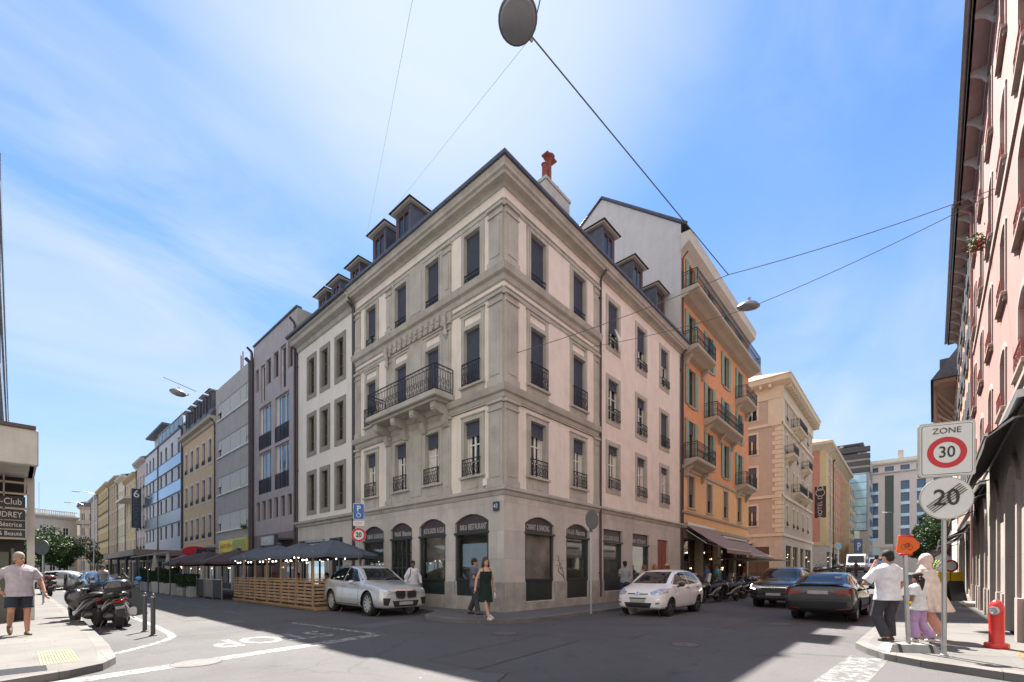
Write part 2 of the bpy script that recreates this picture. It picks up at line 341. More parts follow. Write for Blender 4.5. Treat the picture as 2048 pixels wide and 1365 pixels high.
def win(w, h, blind=0., rail=0., sur=0., sill=.0, frame=None, glass=None, dep=.2, surm=None, shut=0., shutm=None, mull=1, trans=.3, blindm=None, rproj=.03, curt=0, top=False, box=True, sproj=.03, style='curl', sy=.06):
    """window spec, local origin = middle of the sill line on the wall plane"""
    key = (round(w, 2), round(h, 2), round(blind, 2), rail, sur, sill, id(frame), id(glass), dep, id(surm), shut, id(shutm), mull, trans, id(blindm), rproj, curt, top, box, sproj, style)
    if key in _wc: return _wc[key]
    a, b = -w/2, w/2; fr = frame or WHITE; y = dep-.04; t = .055
    mb = MB(); mb.box(a, a+t, y-.04, y+.03, 0, h); mb.box(b-t, b, y-.04, y+.03, 0, h); mb.box(a+t, b-t, y-.04, y+.03, h-t, h); mb.box(a+t, b-t, y-.04, y+.03, 0, t)
    for i in range(1, mull+1):
        x = a+w*i/(mull+1); mb.box(x-.04, x+.04, y-.045, y+.025, t, h-t)
    if trans:
        for q in ((trans,) if isinstance(trans, float) else trans): mb.box(a+t, b-t, y-.035, y+.02, h*(1-q)-.02, h*(1-q)+.02)
    frame_me = mb.me('window', fr)
    ch = []
    p = MB(); p.P([(a, y, 0), (b, y, 0), (b, y, h), (a, y, h)]); ch.append(('pane', p.me('pane', glass or GL)))
    if curt:
        c = MB()
        for s_ in (-1, 1):
            xs = [s_*(w/2-.06-i*.03) for i in range(int(w*curt/.03)+2)]
            for i in range(len(xs)-1): c.P([(xs[i], y-.003-.006*(i % 2), t), (xs[i+1], y-.003-.006*((i+1) % 2), t), (xs[i+1], y-.003-.006*((i+1) % 2), h-t), (xs[i], y-.003-.006*(i % 2), h-t)])
        ch.append(('curtain', c.me('curtain', mat('net_curtain', (.62, .6, .55), .9, .1, 6))))
    if blind > 0:
        q = MB(); z0 = h*(1-blind); n = max(2, int((h-z0)/.055)); yb = y-.075
        for i in range(n):
            za = z0+(h-z0)*i/n; zb = z0+(h-z0)*(i+1)/n
            q.P([(a+.01, yb-.012, za), (b-.01, yb-.012, za), (b-.01, yb, zb), (a+.01, yb, zb)]); q.P([(a+.01, yb, zb), (b-.01, yb, zb), (b-.01, yb-.012, zb), (a+.01, yb-.012, zb)])
        q.box(a+.01, b-.01, yb-.02, yb+.01, z0-.03, z0); ch.append(('blind', q.me('blind', blindm or BLIND)))
    if surm:
        q = MB(); e_ = .012; q.box(a, a+e_, -.0, y-.041, .0, h); q.box(b-e_, b, -.0, y-.041, .0, h); q.box(a+e_, b-e_, -.0, y-.041, h-e_, h); ch.append(('reveal', q.me('reveal', surm)))
    if sur:
        q = MB(); ring(q, a, b, 0, h, sur, -.03, .012, bottom=not sill, top=True)
        ch.append(('surround', q.me('surround', surm or STONE)))
    if sill:
        q = MB(); e = sur+.05; q.bev(a-e, b+e, -sproj-.06, .04, -.09, 0.0, .008); ch.append(('sill', q.me('sill', surm or STONE)))
    if shut:
        for s_ in (-1, 1):
            q = MB(); x0 = a-shut if s_ < 0 else b; x1 = x0+shut
            q.box(x0, x1, -.075, -.035, 0, h)
            for z in [h*i/14 for i in range(1, 14)]: q.box(x0+.05, x1-.05, -.085, -.075, z, z+h/28)
            ch.append(('shutter', q.me('shutter', shutm)))
    if rail: ch.append(('railing', railing(w+(.06 if rproj > .02 else -.01), rail, .1, rproj, style)))
    s = ('window', frame_me, ch); _wc[key] = s; return s
def cornice(parent, x0, x1, prof, mt, name='cornice', M=None, mit0=0, mit1=0):
    """profile [(projection, z)...] swept along x, with mitred ends (mit * projection)"""
    mb = MB(); n = len(prof); A = [(x0-mit0*p, -p, z) for p, z in prof]; B = [(x1+mit1*p, -p, z) for p, z in prof]
    mb.mesh(A+B, [(i, i+1, n+i+1, n+i) for i in range(n-1)]+[tuple(range(n-1, -1, -1)), tuple(range(n, 2*n))])
    return ob(name, mb.me(name, mt, fix=False), parent, M)
def drainpipe(parent, x, z0, z1, M=None, m=None, y=-.07, r=.05):
    mb = MB(); mb.tube([(x, y, z0), (x, y, z1-.25), (x, y-.05, z1-.1), (x, y-.3, z1+.1)], r, 8)
    for z in (z0+1, (z0+z1)/2, z1-1): mb.box(x-r-.02, x+r+.02, y-.03, y+.07, z, z+.05)
    return ob('drainpipe', mb.me('drainpipe', m or PIPE, 60), parent, M)
def dormer(parent, w, h, roofd=1.7, M=None, small=False):
    mb = MB(); a, b = -w/2, w/2
    mb.box(a, a+.12, 0, roofd, -.6, h); mb.box(b-.12, b, 0, roofd, -.6, h); mb.box(a+.12, b-.12, .0, .1, h-.16, h); mb.box(a+.12, b-.12, 0, roofd, -.6, .05)
    d = ob('dormer', mb.me('dormer', ZINC), parent, M)
    r = MB(); e = .26; k = .0
    r.box(a-e+.10, b+e-.10, -e+.10, roofd, h, h+.07, 1)
    r.mesh([(a-e, -e, h+.07), (b+e, -e, h+.07), (b+e, roofd, h+.07), (a-e, roofd, h+.07), (0, .35, h+.07+k+.08), (0, roofd, h+.07+k+.08)], [(0, 1, 4), (1, 2, 5, 4), (0, 4, 5, 3), (2, 3, 5)], 0)
    ob('roof', r.me('roof', [SLATE, mat('pale_eave_paint', (.5, .47, .42), .7, .05)]), d)
    f = MB(); ring(f, a+.2, b-.2, .13, h-.24, .08, .02, .08); f.box(-.03, .03, .03, .07, .13, h-.24); ob('frame', f.me('frame', mat('brown_window_paint', (.12, .06, .05), .6, .1)), d)
    g = MB(); g.P([(a+.12, .06, .05), (b-.12, .06, .05), (b-.12, .06, h-.16), (a+.12, .06, h-.16)]); ob('pane', g.me('pane', GL), d)
    return d
def roof_slab(parent, pts, name='roof', mt=None, M=None):
    mb = MB(); 
    for p in pts: mb.P(p)
    return ob(name, mb.me(name, mt or SLATE), parent, M)
def awning(parent, x0, x1, z0, z1, proj, mt, M=None, val=.22, label=None):
    mb = MB(); n = 12
    def sag(t): return z0+(z1-z0)*t-.05*sin(pi*t)
    for i in range(n):
        for j in range(4):
            t0, t1 = j/4, (j+1)/4; xa, xb = x0+(x1-x0)*i/n, x0+(x1-x0)*(i+1)/n
            mb.P([(xa, -.08-proj*t0, sag(t0)), (xb, -.08-proj*t0, sag(t0)), (xb, -.08-proj*t1, sag(t1)), (xa, -.08-proj*t1, sag(t1))])
        xa, xb = x0+(x1-x0)*i/n, x0+(x1-x0)*(i+1)/n; y = -.08-proj
        mb.P([(xa, y, z1), (xb, y, z1), (xb, y-.02, z1-val+.02*(i % 2)), (xa, y-.02, z1-val+.02*((i+1) % 2))])
    aw = ob('awning', mb.me('awning', mt), parent, M)
    b = MB(); b.box(x0, x1, -.2, 0, z0, z0+.14); b.box(x0, x1, -.1-proj, -.05-proj, z1, z1+.05)
    for x in (x0+.15, x1-.15): b.tube([(x, -.05, z0-.3), (x+.3, -.5*proj, z1+.1+.5*(z0-z1)*.4), (x, -.05-proj, z1+.02)], .02, 5)
    ob('frame', b.me('frame', METAL), aw); 
    if label: aw['label'] = label
    return aw
# ================================================================ corner building
cb = thing('corner_building', 'cream and grey-green stone corner house with arched dark shopfronts and long iron balcony', 'building', Matrix())
WM = T(0, 9.66, 0) @ RZ(-pi/2)                         # west facade frame (x = 9.66 - Y)
Z1, Z2, Z3 = 4.86, 8.10, 11.58                         # sill levels
wcols = [1.48, 3.81, 5.92, 8.17]; WW = 9.66
scols = [1.78, 4.45]; pcols = [7.31, 10.13, 12.95]; SW = 15.38
ops = []
for x in wcols: ops += [(x-.41, x+.41, Z1, 6.83), (x-.41, x+.41, Z2, 10.1), (x-.41, x+.41, Z3, 13.49)]
wshop = [(.80, 2.50), (3.04, 4.58), (5.07, 6.70), (7.24, 8.98)]
ops += [(a, b, .42, 3.52, .28) for a, b in wshop]
ob('wall', wall(WW, 4.0, 14.5, [o for o in ops if o[2] > 4.3], PLASTER), cb, WM)
ob('wall', wall(WW+.04, -.2, 4.05, [o for o in ops if o[2] < 4], BASE, dep=.28), cb, WM @ T(0, -.04, 0))
ops = []
for x in scols: ops += [(x-.44, x+.44, Z1, 6.83), (x-.44, x+.44, Z2, 10.15), (x-.44, x+.44, Z3, 13.5)]
for x in pcols: ops += [(x-.46, x+.46, 5.2, 7.16), (x-.46, x+.46, 8.3, 10.13), (x-.46, x+.46, 11.6, 13.63)]
sshop = [(1.05, 2.75, .42, 3.45, .26), (3.55, 5.20, .42, 3.40, .26), (6.38, 8.10, .62, 3.36), (9.14, 10.95, .62, 3.34), (12.0, 13.35, .12, 3.2)]
ob('wall', wall(SW, 4.0, 14.5, ops, PLASTER), cb, None)
ob('wall', wall(SW, -.2, 4.05, sshop, BASE, dep=.28, x0=-.04), cb, T(0, -.04, 0))
# ---- stone dressings
def pil(mb, x0, x1, z0, z1, cap=True, y=-.06):
    mb.box(x0, x1, y, .0, z0, z1)
    if x1-x0 > .3: mb.box(x0+.1, x1-.1, y-.02, y, z0+.35, z1-.55)
    if cap: mb.box(x0-.03, x1+.03, y-.04, y, z1-.34, z1-.28); mb.box(x0-.05, x1+.05, y-.07, .0, z1-.10, z1); mb.box(x0-.04, x1+.04, y-.04, 0., z0, z0+.22)
def dress(W, cols, side, hw):
    mb = MB(); L3 = ((4.3, 7.22), (7.72, 10.80), (11.68, 13.72))
    for k, (za, zb) in enumerate(L3):
        edges = ((0.0, .50), (W-.62, W-.0)) if side == 'w' else ((0.0, .62), (W-.36, W-.06))
        for e in edges: pil(mb, e[0], e[1], za, zb, y=-.10 if e[1]-e[0] > .5 else -.06)
        for x in cols:
            zs = (Z1, Z2, Z3)[k]; zt = (6.83, 10.1 if side == 'w' else 10.15, 13.49)[k]
            a, b = x-hw, x+hw; t = .17
            mb.box(a-t, a, -.05, .0, za if k < 2 else zs-.02, zt); mb.box(b, b+t, -.05, .0, za if k < 2 else zs-.02, zt); mb.box(a-t, b+t, -.05, 0, zt, zt+.17)
            mb.box(a-.05, a, -.075, -.05, zs, zt); mb.box(b, b+.05, -.075, -.05, zs, zt); mb.box(a-.05, b+.05, -.075, -.05, zt, zt+.05)
            if k < 2:
                mb.box(a, b, -.045, 0, za, zs-.08); mb.box(a+.12, b-.12, -.06, -.045, za+.12, zs-.2)
                mb.box(a-t-.04, b+t+.04, -.14, .03, zs-.08, zs)
            if k == 1: mb.box(a-t, b+t, -.05, 0, zt+.45, zt+.56); mb.box(a-t, a-.02, -.045, 0, zt+.17, zt+.45); mb.box(b+.02, b+t, -.045, 0, zt+.17, zt+.45); mb.box(a-t-.05, b+t+.05, -.09, -.0, zt+.56, zt+.61)
            if k == 0: mb.box(a-t-.03, b+t+.03, -.085, 0, zt+.17, zt+.22)
        mb.box(0, W, -.035, 0, zb, zb+(.05 if k == 0 else .15)); mb.box(0, W, -.065, 0, zb+.15 if k else zb+.0, zb+.19 if k else zb+.04)
    if side == 'w':                                   # framed centre bays
        for k, (za, zb) in enumerate(L3):
            pil(mb, 2.72, 3.10, za, zb); pil(mb, 6.62, 7.0, za, zb)
            a, b = 4.40, 5.33; zs = (Z1, Z2, Z3)[k]
            mb.box(a, b, -.045, 0, za, zb); mb.box(a+.1, b-.1, -.065, -.045, za+.2, zb-.25)
            for u, v in ((3.10, 3.22), (6.51, 6.62)): mb.box(u, v, -.04, 0, za, zb)
            if k == 0:
                for u, v in ((3.1, 4.4), (5.33, 6.62)): mb.box(u, v, -.05, 0, 7.05, 7.25)
        mb.box(2.66, 7.06, -.1, 0, 10.78, 11.12)       # frieze with modillions
        for i in range(12):
            x = 2.86+i*.355; mb.box(x-.08, x+.08, -.2, -.10, 10.94, 11.14); mb.box(x-.06, x+.06, -.17, -.1, 10.84, 10.94); mb.ell((x, -.14, 10.82), (.05, .05, .05), 8, 5)
        for x in (2.91, 6.81):                          # scroll brackets
            mb.tube([(x, -.1, 10.2), (x, -.16, 10.3), (x, -.14, 10.5), (x, -.2, 10.75), (x, -.24, 10.95)], [.05, .09, .06, .09, .1], 8)
    return mb.me('stone_trim', STONE)
ob('stone_trim', dress(WW, wcols, 'w', .41), cb, WM)
ob('stone_trim', dress(6.0, scols, 's', .44), cb, None)
# string courses round the corner, mitred
for (pr) in ([(0, 4.02), (.07, 4.04), (.1, 4.12), (.1, 4.16), (.17, 4.2), (.17, 4.27), (.05, 4.34), (0, 4.36)],
             [(0, 7.26), (.05, 7.30), (.08, 7.44), (.16, 7.48), (.2, 7.60), (.22, 7.68), (.06, 7.76), (0, 7.78)],
             [(0, 11.16), (.06, 11.2), (.09, 11.36), (.2, 11.42), (.24, 11.56), (.26, 11.62), (.08, 11.7), (0, 11.74)]):
    ob_w = cornice(cb, 0, WW, pr, STONE, 'string_course', WM, 0, 1)
    cornice(cb, 0, 6.0 if pr[0][1] > 5 else SW, pr, STONE, 'string_course', None, 1, 0)
CP = [(0, 14.26), (.05, 14.28), (.07, 14.35), (.12, 14.38), (.31, 14.40), (.33, 14.48), (.40, 14.52), (.41, 14.62), (.46, 14.70), (.47, 14.76), (.3, 14.8), (-.3, 14.82)]
cornice(cb, 0, WW, CP, STONE, 'cornice', WM, 0, 1); cornice(cb, 0, SW, CP, STONE, 'cornice', None, 1, 0)
for M_, W_, m0, m1 in ((WM, WW, 0, 1), (None, SW, 1, 0)):
    g = [(.475, 14.72), (.53, 14.74), (.55, 14.81), (.53, 14.87), (.475, 14.84)]
    cornice(cb, 0, W_, g+[g[0]], ZINC, 'gutter', M_, m0, m1)
# mansard roof (hipped at the corner) and flat top
z0, z1, s = 14.82, 17.5, 2.5
roof_slab(cb, [[(-.3, -.3, z0), (SW, -.3, z0), (SW, s, z1), (s, s, z1)], [(-.3, 9.66, z0), (-.3, -.3, z0), (s, s, z1), (s, 9.66, z1)], [(s, s, z1), (SW, s, z1), (SW, 12, z1+.8), (s+4, 12, z1+.8), (s, 9.66, z1)], [(SW, 0, 14), (SW, 12, 14), (SW, 12, z1+.8), (SW, s, z1), (SW, -.3, z0)]])
for x in (9.66-7.05, 9.66-9.05): dormer(cb, 1.15, 2.1, M=WM @ T(x, .9, 15.8))
for x in (8.5, 11.65, 14.55): dormer(cb, 1.15, 2.2, M=T(x, .9, 15.9))
ch = MB(); ch.bev(7.0, 9.1, 3.6, 4.4, 15, 21.3, .02); ch.box(6.95, 9.15, 3.55, 4.45, 21.3, 21.45)
c1 = ob('chimney', ch.me('chimney', mat('chimney_render', (.42, .40, .38), streak=.6, grime=.3)), cb)
po = MB()
for x, h, r in ((7.4, 1.0, .17), (7.8, 1.6, .15), (8.4, .45, .14)): po.lathe([(r, 21.4), (r*.85, 21.6), (r*.8, 21.45+h), (r*1.05, 21.5+h), (r*.7, 21.55+h)], 10, o=(x, 4, 0))
po.box(7.4, 8.2, 3.8, 4.2, 23.05, 23.12); po.lathe([(.08, 22.9), (.3, 23.15), (.05, 23.35)], 10, o=(7.8, 4, 0))
ob('chimney_pot', po.me('chimney_pot', mat('terracotta', (.20, .05, .035), .8, .2)), c1)
ch = MB(); ch.bev(9.5, 10.2, 1.9, 2.5, 15, 18.15, .02)
for i in range(3): ch.lathe([(.1, 18.15), (.08, 18.45)], 8, o=(9.6+i*.22, 2.2, 0))
ob('chimney', ch.me('chimney', mat('chimney_brick', (.2, .12, .1))), cb)
# windows
for i, x in enumerate(wcols):
    put(win(.82, surm=STONE, h=1.97, blind=.26, rail=.62, rproj=.12, curt=.18 if i != 2 else .3, trans=(.42, .72)), cb, WM @ T(x, 0, Z1))
    put(win(.82, surm=STONE, h=2.0, blind=1. if i else .62, rail=.0 if i in (1, 2) else .78, rproj=.14), cb, WM @ T(x, 0, Z2))
    put(win(.82, surm=STONE, h=1.91, blind=1. if i else .62, rail=.5, rproj=.05), cb, WM @ T(x, 0, Z3))
for i, x in enumerate(scols):
    put(win(.88, surm=STONE, h=1.97, blind=.24, rail=.62, rproj=.12, curt=.2, trans=(.42, .72)), cb, T(x, 0, Z1))
    put(win(.88, surm=STONE, h=2.05, blind=1., rail=.78, rproj=.14), cb, T(x, 0, Z2)); put(win(.88, surm=STONE, h=1.92, blind=1., rail=.5, rproj=.05), cb, T(x, 0, Z3))
bl = [[.62, .5, .4], [.2, .2, 1.], [.15, .15, .12]]
for i, x in enumerate(pcols):
    kw = dict(surm=STONE, sur=.2, rproj=.1, trans=(.42, .72))
    put(win(.92, 1.96, bl[2][i], .5, curt=.2, **kw), cb, T(x, 0, 5.2)); put(win(.92, 1.83, bl[1][i], .55, **kw), cb, T(x, 0, 8.3)); put(win(.92, 2.03, bl[0][i], .4, **kw), cb, T(x, 0, 11.6))
# long balcony on the west side
bm_ = MB(); bm_.bev(2.55, 7.2, -.95, 0, 7.76, 7.98, .03); bm_.box(2.7, 7.05, -.8, 0, 7.66, 7.76)
bal = ob('balcony', bm_.me('balcony', STONE), cb, WM)
r1_ = railing(4.5, .95, .115, .0); ob('railing', r1_, bal, T(4.875, -.88, 7.98))
for x in (2.63, 7.12): ob('railing', railing(.82, .95, .115, .0), bal, T(x, -.45, 7.98) @ RZ(pi/2))
br = MB()
for x in (2.95, 4.22, 5.50, 6.80):
    br.plate([(0, 0)]*0 or [(0., 7.66), (-.0, 6.95), (-.14, 6.98), (-.24, 7.12), (-.28, 7.3), (-.62, 7.36), (-.72, 7.46), (-.72, 7.66)], x-.13, x+.13)
# plate() works in x-z, so rotate the profile to y-z by hand
br2 = MB(); pr_ = [(0., 6.85), (-.14, 6.9), (-.24, 7.05), (-.28, 7.28), (-.6, 7.34), (-.74, 7.46), (-.74, 7.66), (0, 7.66)]
for x in (2.95, 4.22, 5.50, 6.80): br2 = MB(); br2.extr(pr_, x-.13, x+.13); br2.lathe([(.1, -.15), (.1, .15)], 10, axis='x', o=(x, -.62, 7.46)); ob('bracket', br2.me('bracket', STONE), bal)

# shopfronts
SIGNM = mat('tarnished_silver_letters', (.38, .38, .38), .5, .15); SIGNV = mat('violet_letters', (.30, .28, .55), .5, .05)
def shopfront(M, a, b, z0, z1, rise, word, door=False, it=None):
    cx = (a+b)/2; w = b-a; zs = z1-rise; zt = 2.80 if rise else 2.76
    mb = MB(); mb.box(a, b, .10, .2, z0, z0+.72); mb.box(a+.15, b-.15, .08, .10, z0+.14, z0+.6); mb.box(a-.03, b+.03, .05, .2, z0+.72, z0+.80)
    mb.box(a, a+.12, .06, .2, z0+.8, zt); mb.box(b-.12, b, .06, .2, z0+.8, zt); mb.box(a-.04, b+.04, -.02, .2, zt, zt+.08)
    if door:
        for i in range(1, 4): x = a+.12+(w-.24)*i/4; mb.box(x-.04, x+.04, .07, .2, z0+.2, zt)
        for z in (1.6, 2.2): mb.box(a, b, .09, .2, z, z+.07)
    f = ob('shopfront', mb.me('shopfront', GREENBLK), cb, M)
    s_ = MB(); n = 8; pts = [(a, zt+.08), (b, zt+.08)]+[(a+w*i/n, (zs+rise*(1-(2*i/n-1)**2))) for i in range(n, -1, -1)]
    s_.plate(pts, .1, .14); sg = ob('sign_board', s_.me('sign_board', mat('sign_board_paint', (.05, .04, .045), .5, .1)), f)
    g = MB(); g.P([(a+.12, .17, z0+.8), (b-.12, .17, z0+.8), (b-.12, .17, zt), (a+.12, .17, zt)]); ob('pane', g.me('pane', SHOPG), f)
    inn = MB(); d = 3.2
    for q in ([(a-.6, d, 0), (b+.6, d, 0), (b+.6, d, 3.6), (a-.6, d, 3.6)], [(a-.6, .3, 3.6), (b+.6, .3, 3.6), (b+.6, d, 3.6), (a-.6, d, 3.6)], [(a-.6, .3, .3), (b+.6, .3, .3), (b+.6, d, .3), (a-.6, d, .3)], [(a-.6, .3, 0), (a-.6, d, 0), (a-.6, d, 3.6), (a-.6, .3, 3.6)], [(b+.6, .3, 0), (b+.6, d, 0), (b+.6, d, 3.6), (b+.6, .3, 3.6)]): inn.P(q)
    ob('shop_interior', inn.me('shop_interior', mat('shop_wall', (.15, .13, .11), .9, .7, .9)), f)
    tb = MB(); rr = random.Random(str(word))
    for k in range(3):
        x = a+.2+rr.random()*(w-.6); tb.box(x, x+.5, 1+rr.random()*.6, 1.6, .3, .95+rr.random()*.2)
    ob('counter', tb.me('counter', mat('brown_counter', (.20, .09, .05), .6, .6, 2)), f)
    lt = MB(); x = a+.3; lt.box(x, x+w*.6, 1.3, 1.36, 2.45, 2.49)
    ob('tube_light', lt.me('tube_light', emit('tube_glow', (1, .95, .85), 9)), f)
    W1, W2 = word; me = text_mesh(W1, .27, .006, SIGNM, bold=.004); wd = max(v.co.x for v in me.vertices)-min(v.co.x for v in me.vertices)
    me2 = text_mesh(W2, .30, .006, SIGNM, bold=.004, shear=.25 if W2 == 'Mascotte' else 0); wd2 = max(v.co.x for v in me2.vertices)-min(v.co.x for v in me2.vertices)
    k = (w-.40)/(wd+wd2+.08); zl = zt+.26 if rise else zt+.22
    x1 = a+.18+wd*k/2; x2 = b-.18-wd2*k/2
    ob('lettering', me, f, T(x1, .09, zl) @ TXT @ SC(k, 1.0, 1)); ob('lettering', me2, f, T(x2, .09, zl) @ TXT @ SC(k, 1.0, 1))
    return f
WD = [('CABARET', '& DANCING'), ('PALAIS', 'Mascotte'), ('JAZZ & ZAZOU', '& CLUB'), ('BAR &', 'RESTAURANT')]
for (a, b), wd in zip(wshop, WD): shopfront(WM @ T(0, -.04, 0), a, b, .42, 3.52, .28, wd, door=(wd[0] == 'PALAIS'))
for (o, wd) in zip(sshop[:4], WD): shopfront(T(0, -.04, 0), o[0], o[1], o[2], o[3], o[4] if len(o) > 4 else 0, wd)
for M_, sh_, W_ in ((WM, wshop, WW), (None, sshop, SW)):       # rough plinth stones between the openings
    xs_ = [-.04 if M_ is None else 0.0]+[v for o in sh_ for v in o[:2]]+[W_+(.04 if M_ is not None else 0)]
    PLM = mat('stained_plinth_stone', (.36, .335, .30), .9, .2, 2.5, .4, 25, streak=.4, grime=.5)
    for a_, b_ in zip(xs_[::2], xs_[1::2]): pb = MB(); pb.bev(a_+.0, b_, -.09, -.045, -.1, 1.12, .015); ob('plinth', pb.me('plinth', PLM), cb, M_)
    for o in sh_[:4]: pb = MB(); pb.box(o[0], o[1], -.085, .2, -.1, .4 if len(o) > 4 else .6); ob('threshold', pb.me('threshold', PLM), cb, M_)
d_ = MB(); d_.box(12.0, 13.35, .1, .18, .12, 3.2)
for x0_, x1_, za, zb in ((12.12, 12.62, .3, 1.1), (12.73, 13.23, .3, 1.1), (12.12, 12.62, 1.2, 2.3), (12.73, 13.23, 1.2, 2.3), (12.12, 13.23, 2.45, 3.1)): d_.box(x0_, x1_, .075, .1, za, zb)
dd = ob('door', d_.me('door', mat('red_brown_door', (.24, .045, .03), .5, .15, 4)), cb, T(0, -.04, 0))
h_ = MB(); h_.tube([(12.72, .03, 1.1), (12.72, .03, 1.35)], .015, 6); ob('handle', h_.me('handle', METAL), dd)
drainpipe(cb, 6.05, .4, 14.3, None, y=-.10); drainpipe(cb, 15.2, .4, 14.3, None, y=-.08); drainpipe(cb, -.0+.02, .4, 14.3, WM, y=-.1)
pl = MB(); pl.box(9.25, 9.5, -.1, -.045, 3.52, 3.82); np_ = ob('house_number', pl.me('house_number', mat('plate_blue', (.03, .05, .12), .4)), cb, WM)
lettering(np_, '43', 9.375, -.103, 3.67, .2, WHITE)
vt = MB()
for x in (5.6, ): vt.box(x, x+.6, -.06, -.03, .12, .36)
ob('vent', vt.me('vent', BLACK), cb, WM @ T(.0, 0, 0)); vt = MB(); vt.box(1.7, 2.3, -.06, -.03, .12, .34); ob('vent', vt.me('vent', BLACK), cb)
gr = MB(); rr = random.Random(3)                      # scribbled tag on the pier between two shop windows
p = [(2.95+.09*i*0+.05*math.sin(i*2.1)+i*.05, -.046, 2.1-.09*i+.12*math.sin(i*3.3)) for i in range(10)]
gr.tube(p, .012, 4); gr.tube([(2.85, -.046, 1.7), (3.1, -.046, 1.75), (3.0, -.046, 1.5), (3.4, -.046, 1.25), (3.45, -.046, .9)], .012, 4)
ob('graffiti', gr.me('graffiti', BLACK), cb)
bx = MB(); bx.box(8.78, 8.98, -.12, 0, 4.42, 4.66); ob('alarm_box', bx.me('alarm_box', WHITE), cb, WM)
la = MB(); la.tube([(7.3, -.1, 12.45), (7.42, -.25, 12.0), (7.38, -.3, 11.4)], [.03, .09, .05], 6); ob('hanging_cloth', la.me('hanging_cloth', WHITE, True), cb)
# ================================================================ the row going up the left street (west facades, local x = Ytop - Y)
def west(name, label, cat, ytop, x=0.): return thing(name, label, cat, T(x, ytop, 0) @ RZ(-pi/2))
def flat_wall(par, W, z0, z1, ops, m, **k): return ob('wall', wall(W, z0, z1, ops, m, **k), par)
def body(par, W, z0, z1, D, m, roof=None):           # side, back and top faces behind a facade wall
    mb = MB(); mb.P([(0, 0, z0), (0, D, z0), (0, D, z1), (0, 0, z1)]); mb.P([(W, 0, z0), (W, 0, z1), (W, D, z1), (W, D, z0)]); mb.P([(0, D, z0), (W, D, z0), (W, D, z1), (0, D, z1)])
    mb.P([(0, 0, z1), (W, 0, z1), (W, D, z1), (0, D, z1)]); return ob('side_wall', mb.me('side_wall', m), par)
def shop_bay(par, a, b, z0, z1, frame=None, gl=None, n=2, lit=None, M=None, band=.0, bandm=None):
    mb = MB(); y = .2; t = .07
    ring(mb, a+t, b-t, z0+t, z1-t, t, y-.05, y+.05)
    for i in range(1, n): x = a+(b-a)*i/n; mb.box(x-.035, x+.035, y-.04, y+.04, z0+t, z1-t)
    mb.box(a+t, b-t, y-.04, y+.04, z1-.65, z1-.6); mb.box(a+t, b-t, y-.03, y+.04, z0+t, z0+.45)
    f = ob('shop_window', mb.me('shop_window', frame or GREENBLK), par, M)
    g = MB(); g.P([(a, y, z0), (b, y, z0), (b, y, z1), (a, y, z1)]); ob('pane', g.me('pane', gl or GL), f)
    if lit:
        l = MB(); rr = random.Random(a*7+b)
        for i in range(2):
            x = a+.3+rr.random()*(b-a-.6); z = z0+1.5+rr.random()*(z1-z0-2.2); l.ell((x, y-.05, z), (.035, .02, .045), 8, 6)
        ob('lamp', l.me('lamp', emit('warm_bulb', (1, .72, .36), 2.2)), f)
    return f
# --- plain house
b = west('plain_house', 'plain pale plaster house with deep grey stone window surrounds left of the corner house', 'building', 16.19); W = 16.19-9.66
M_PL2 = mat('pale_plaster', (.69, .655, .60), var=.05, bump=.1, bsc=60, streak=.22)
cols = [1.86, 3.42, 5.06]; zz = [(4.83, 6.78), (8.05, 9.95), (11.2, 13.12)]; ops = [(x-.34, x+.34, a, c) for x in cols for a, c in zz]
flat_wall(b, W, 4.0, 14.5, ops, M_PL2, dep=.2)
gops = [(.55, 3.4, .3, 3.2), (3.9, 5.35, .12, 3.2)]; ob('wall', wall(W, -.2, 4.0, gops, BASE, dep=.25), b, T(0, -.03, 0))
M_WD = mat('brown_timber_casement', (.10, .075, .055), .7, .15)
for x in cols:
    for a, c in zz: put(win(.68, c-a, sur=.24, surm=mat('worn_grey_stone', (.24, .225, .195), streak=.3, var=.15), frame=M_WD, dep=.2, trans=(.35, .68)), b, T(x, 0, a))
cornice(b, 0, W, [(0, 3.95), (.1, 4.0), (.12, 4.12), (.22, 4.16), (.24, 4.28), (0, 4.34)], STONE, 'string_course'); cornice(b, 0, W, [(0, 13.95), (.08, 14.0), (.12, 14.2), (.38, 14.28), (.42, 14.45), (.52, 14.5), (.54, 14.62), (0, 14.66)], STONE)
g = [(.54, 14.58), (.66, 14.6), (.68, 14.7), (.54, 14.74)]; cornice(b, 0, W, g+[g[0]], ZINC, 'gutter')
roof_slab(b, [[(0, -.3, 14.7), (W, -.3, 14.7), (W, 2.4, 17.0), (0, 2.4, 17.0)], [(0, 2.4, 17.0), (W, 2.4, 17.0), (W, 12, 17.6), (0, 12, 17.6)], [(0, -.3, 14.7), (0, 2.4, 17), (0, 12, 17.6), (0, 12, 14.7)]])
for x in (1.3, 2.9, 4.95): dormer(b, 1.0, 1.75, M=T(x, .85, 15.5), small=True)
shop_bay(b, .55, 3.4, .3, 3.2, n=3, gl=SHOPG, lit=9, M=T(0, -.03, 0)); shop_bay(b, 3.9, 5.35, .12, 3.2, mat('grey_green_door', (.22, .26, .24), .5), n=2, M=T(0, -.03, 0))
awning(b, .5, 3.5, 3.05, 2.85, .5, mat('grey_shop_awning', (.2, .2, .22)))
gr = MB(); rr = random.Random(9)
for k in range(6):
    z = .8+k*.3; pts = [(5.6+i*.11, -.035, z+.1*math.sin(i*2+k)+rr.random()*.06) for i in range(7)]; gr.tube(pts, .012, 4)
ob('graffiti', gr.me('graffiti', BLACK), b); drainpipe(b, 6.42, .3, 14.2); drainpipe(b, .1, .3, 14.2)
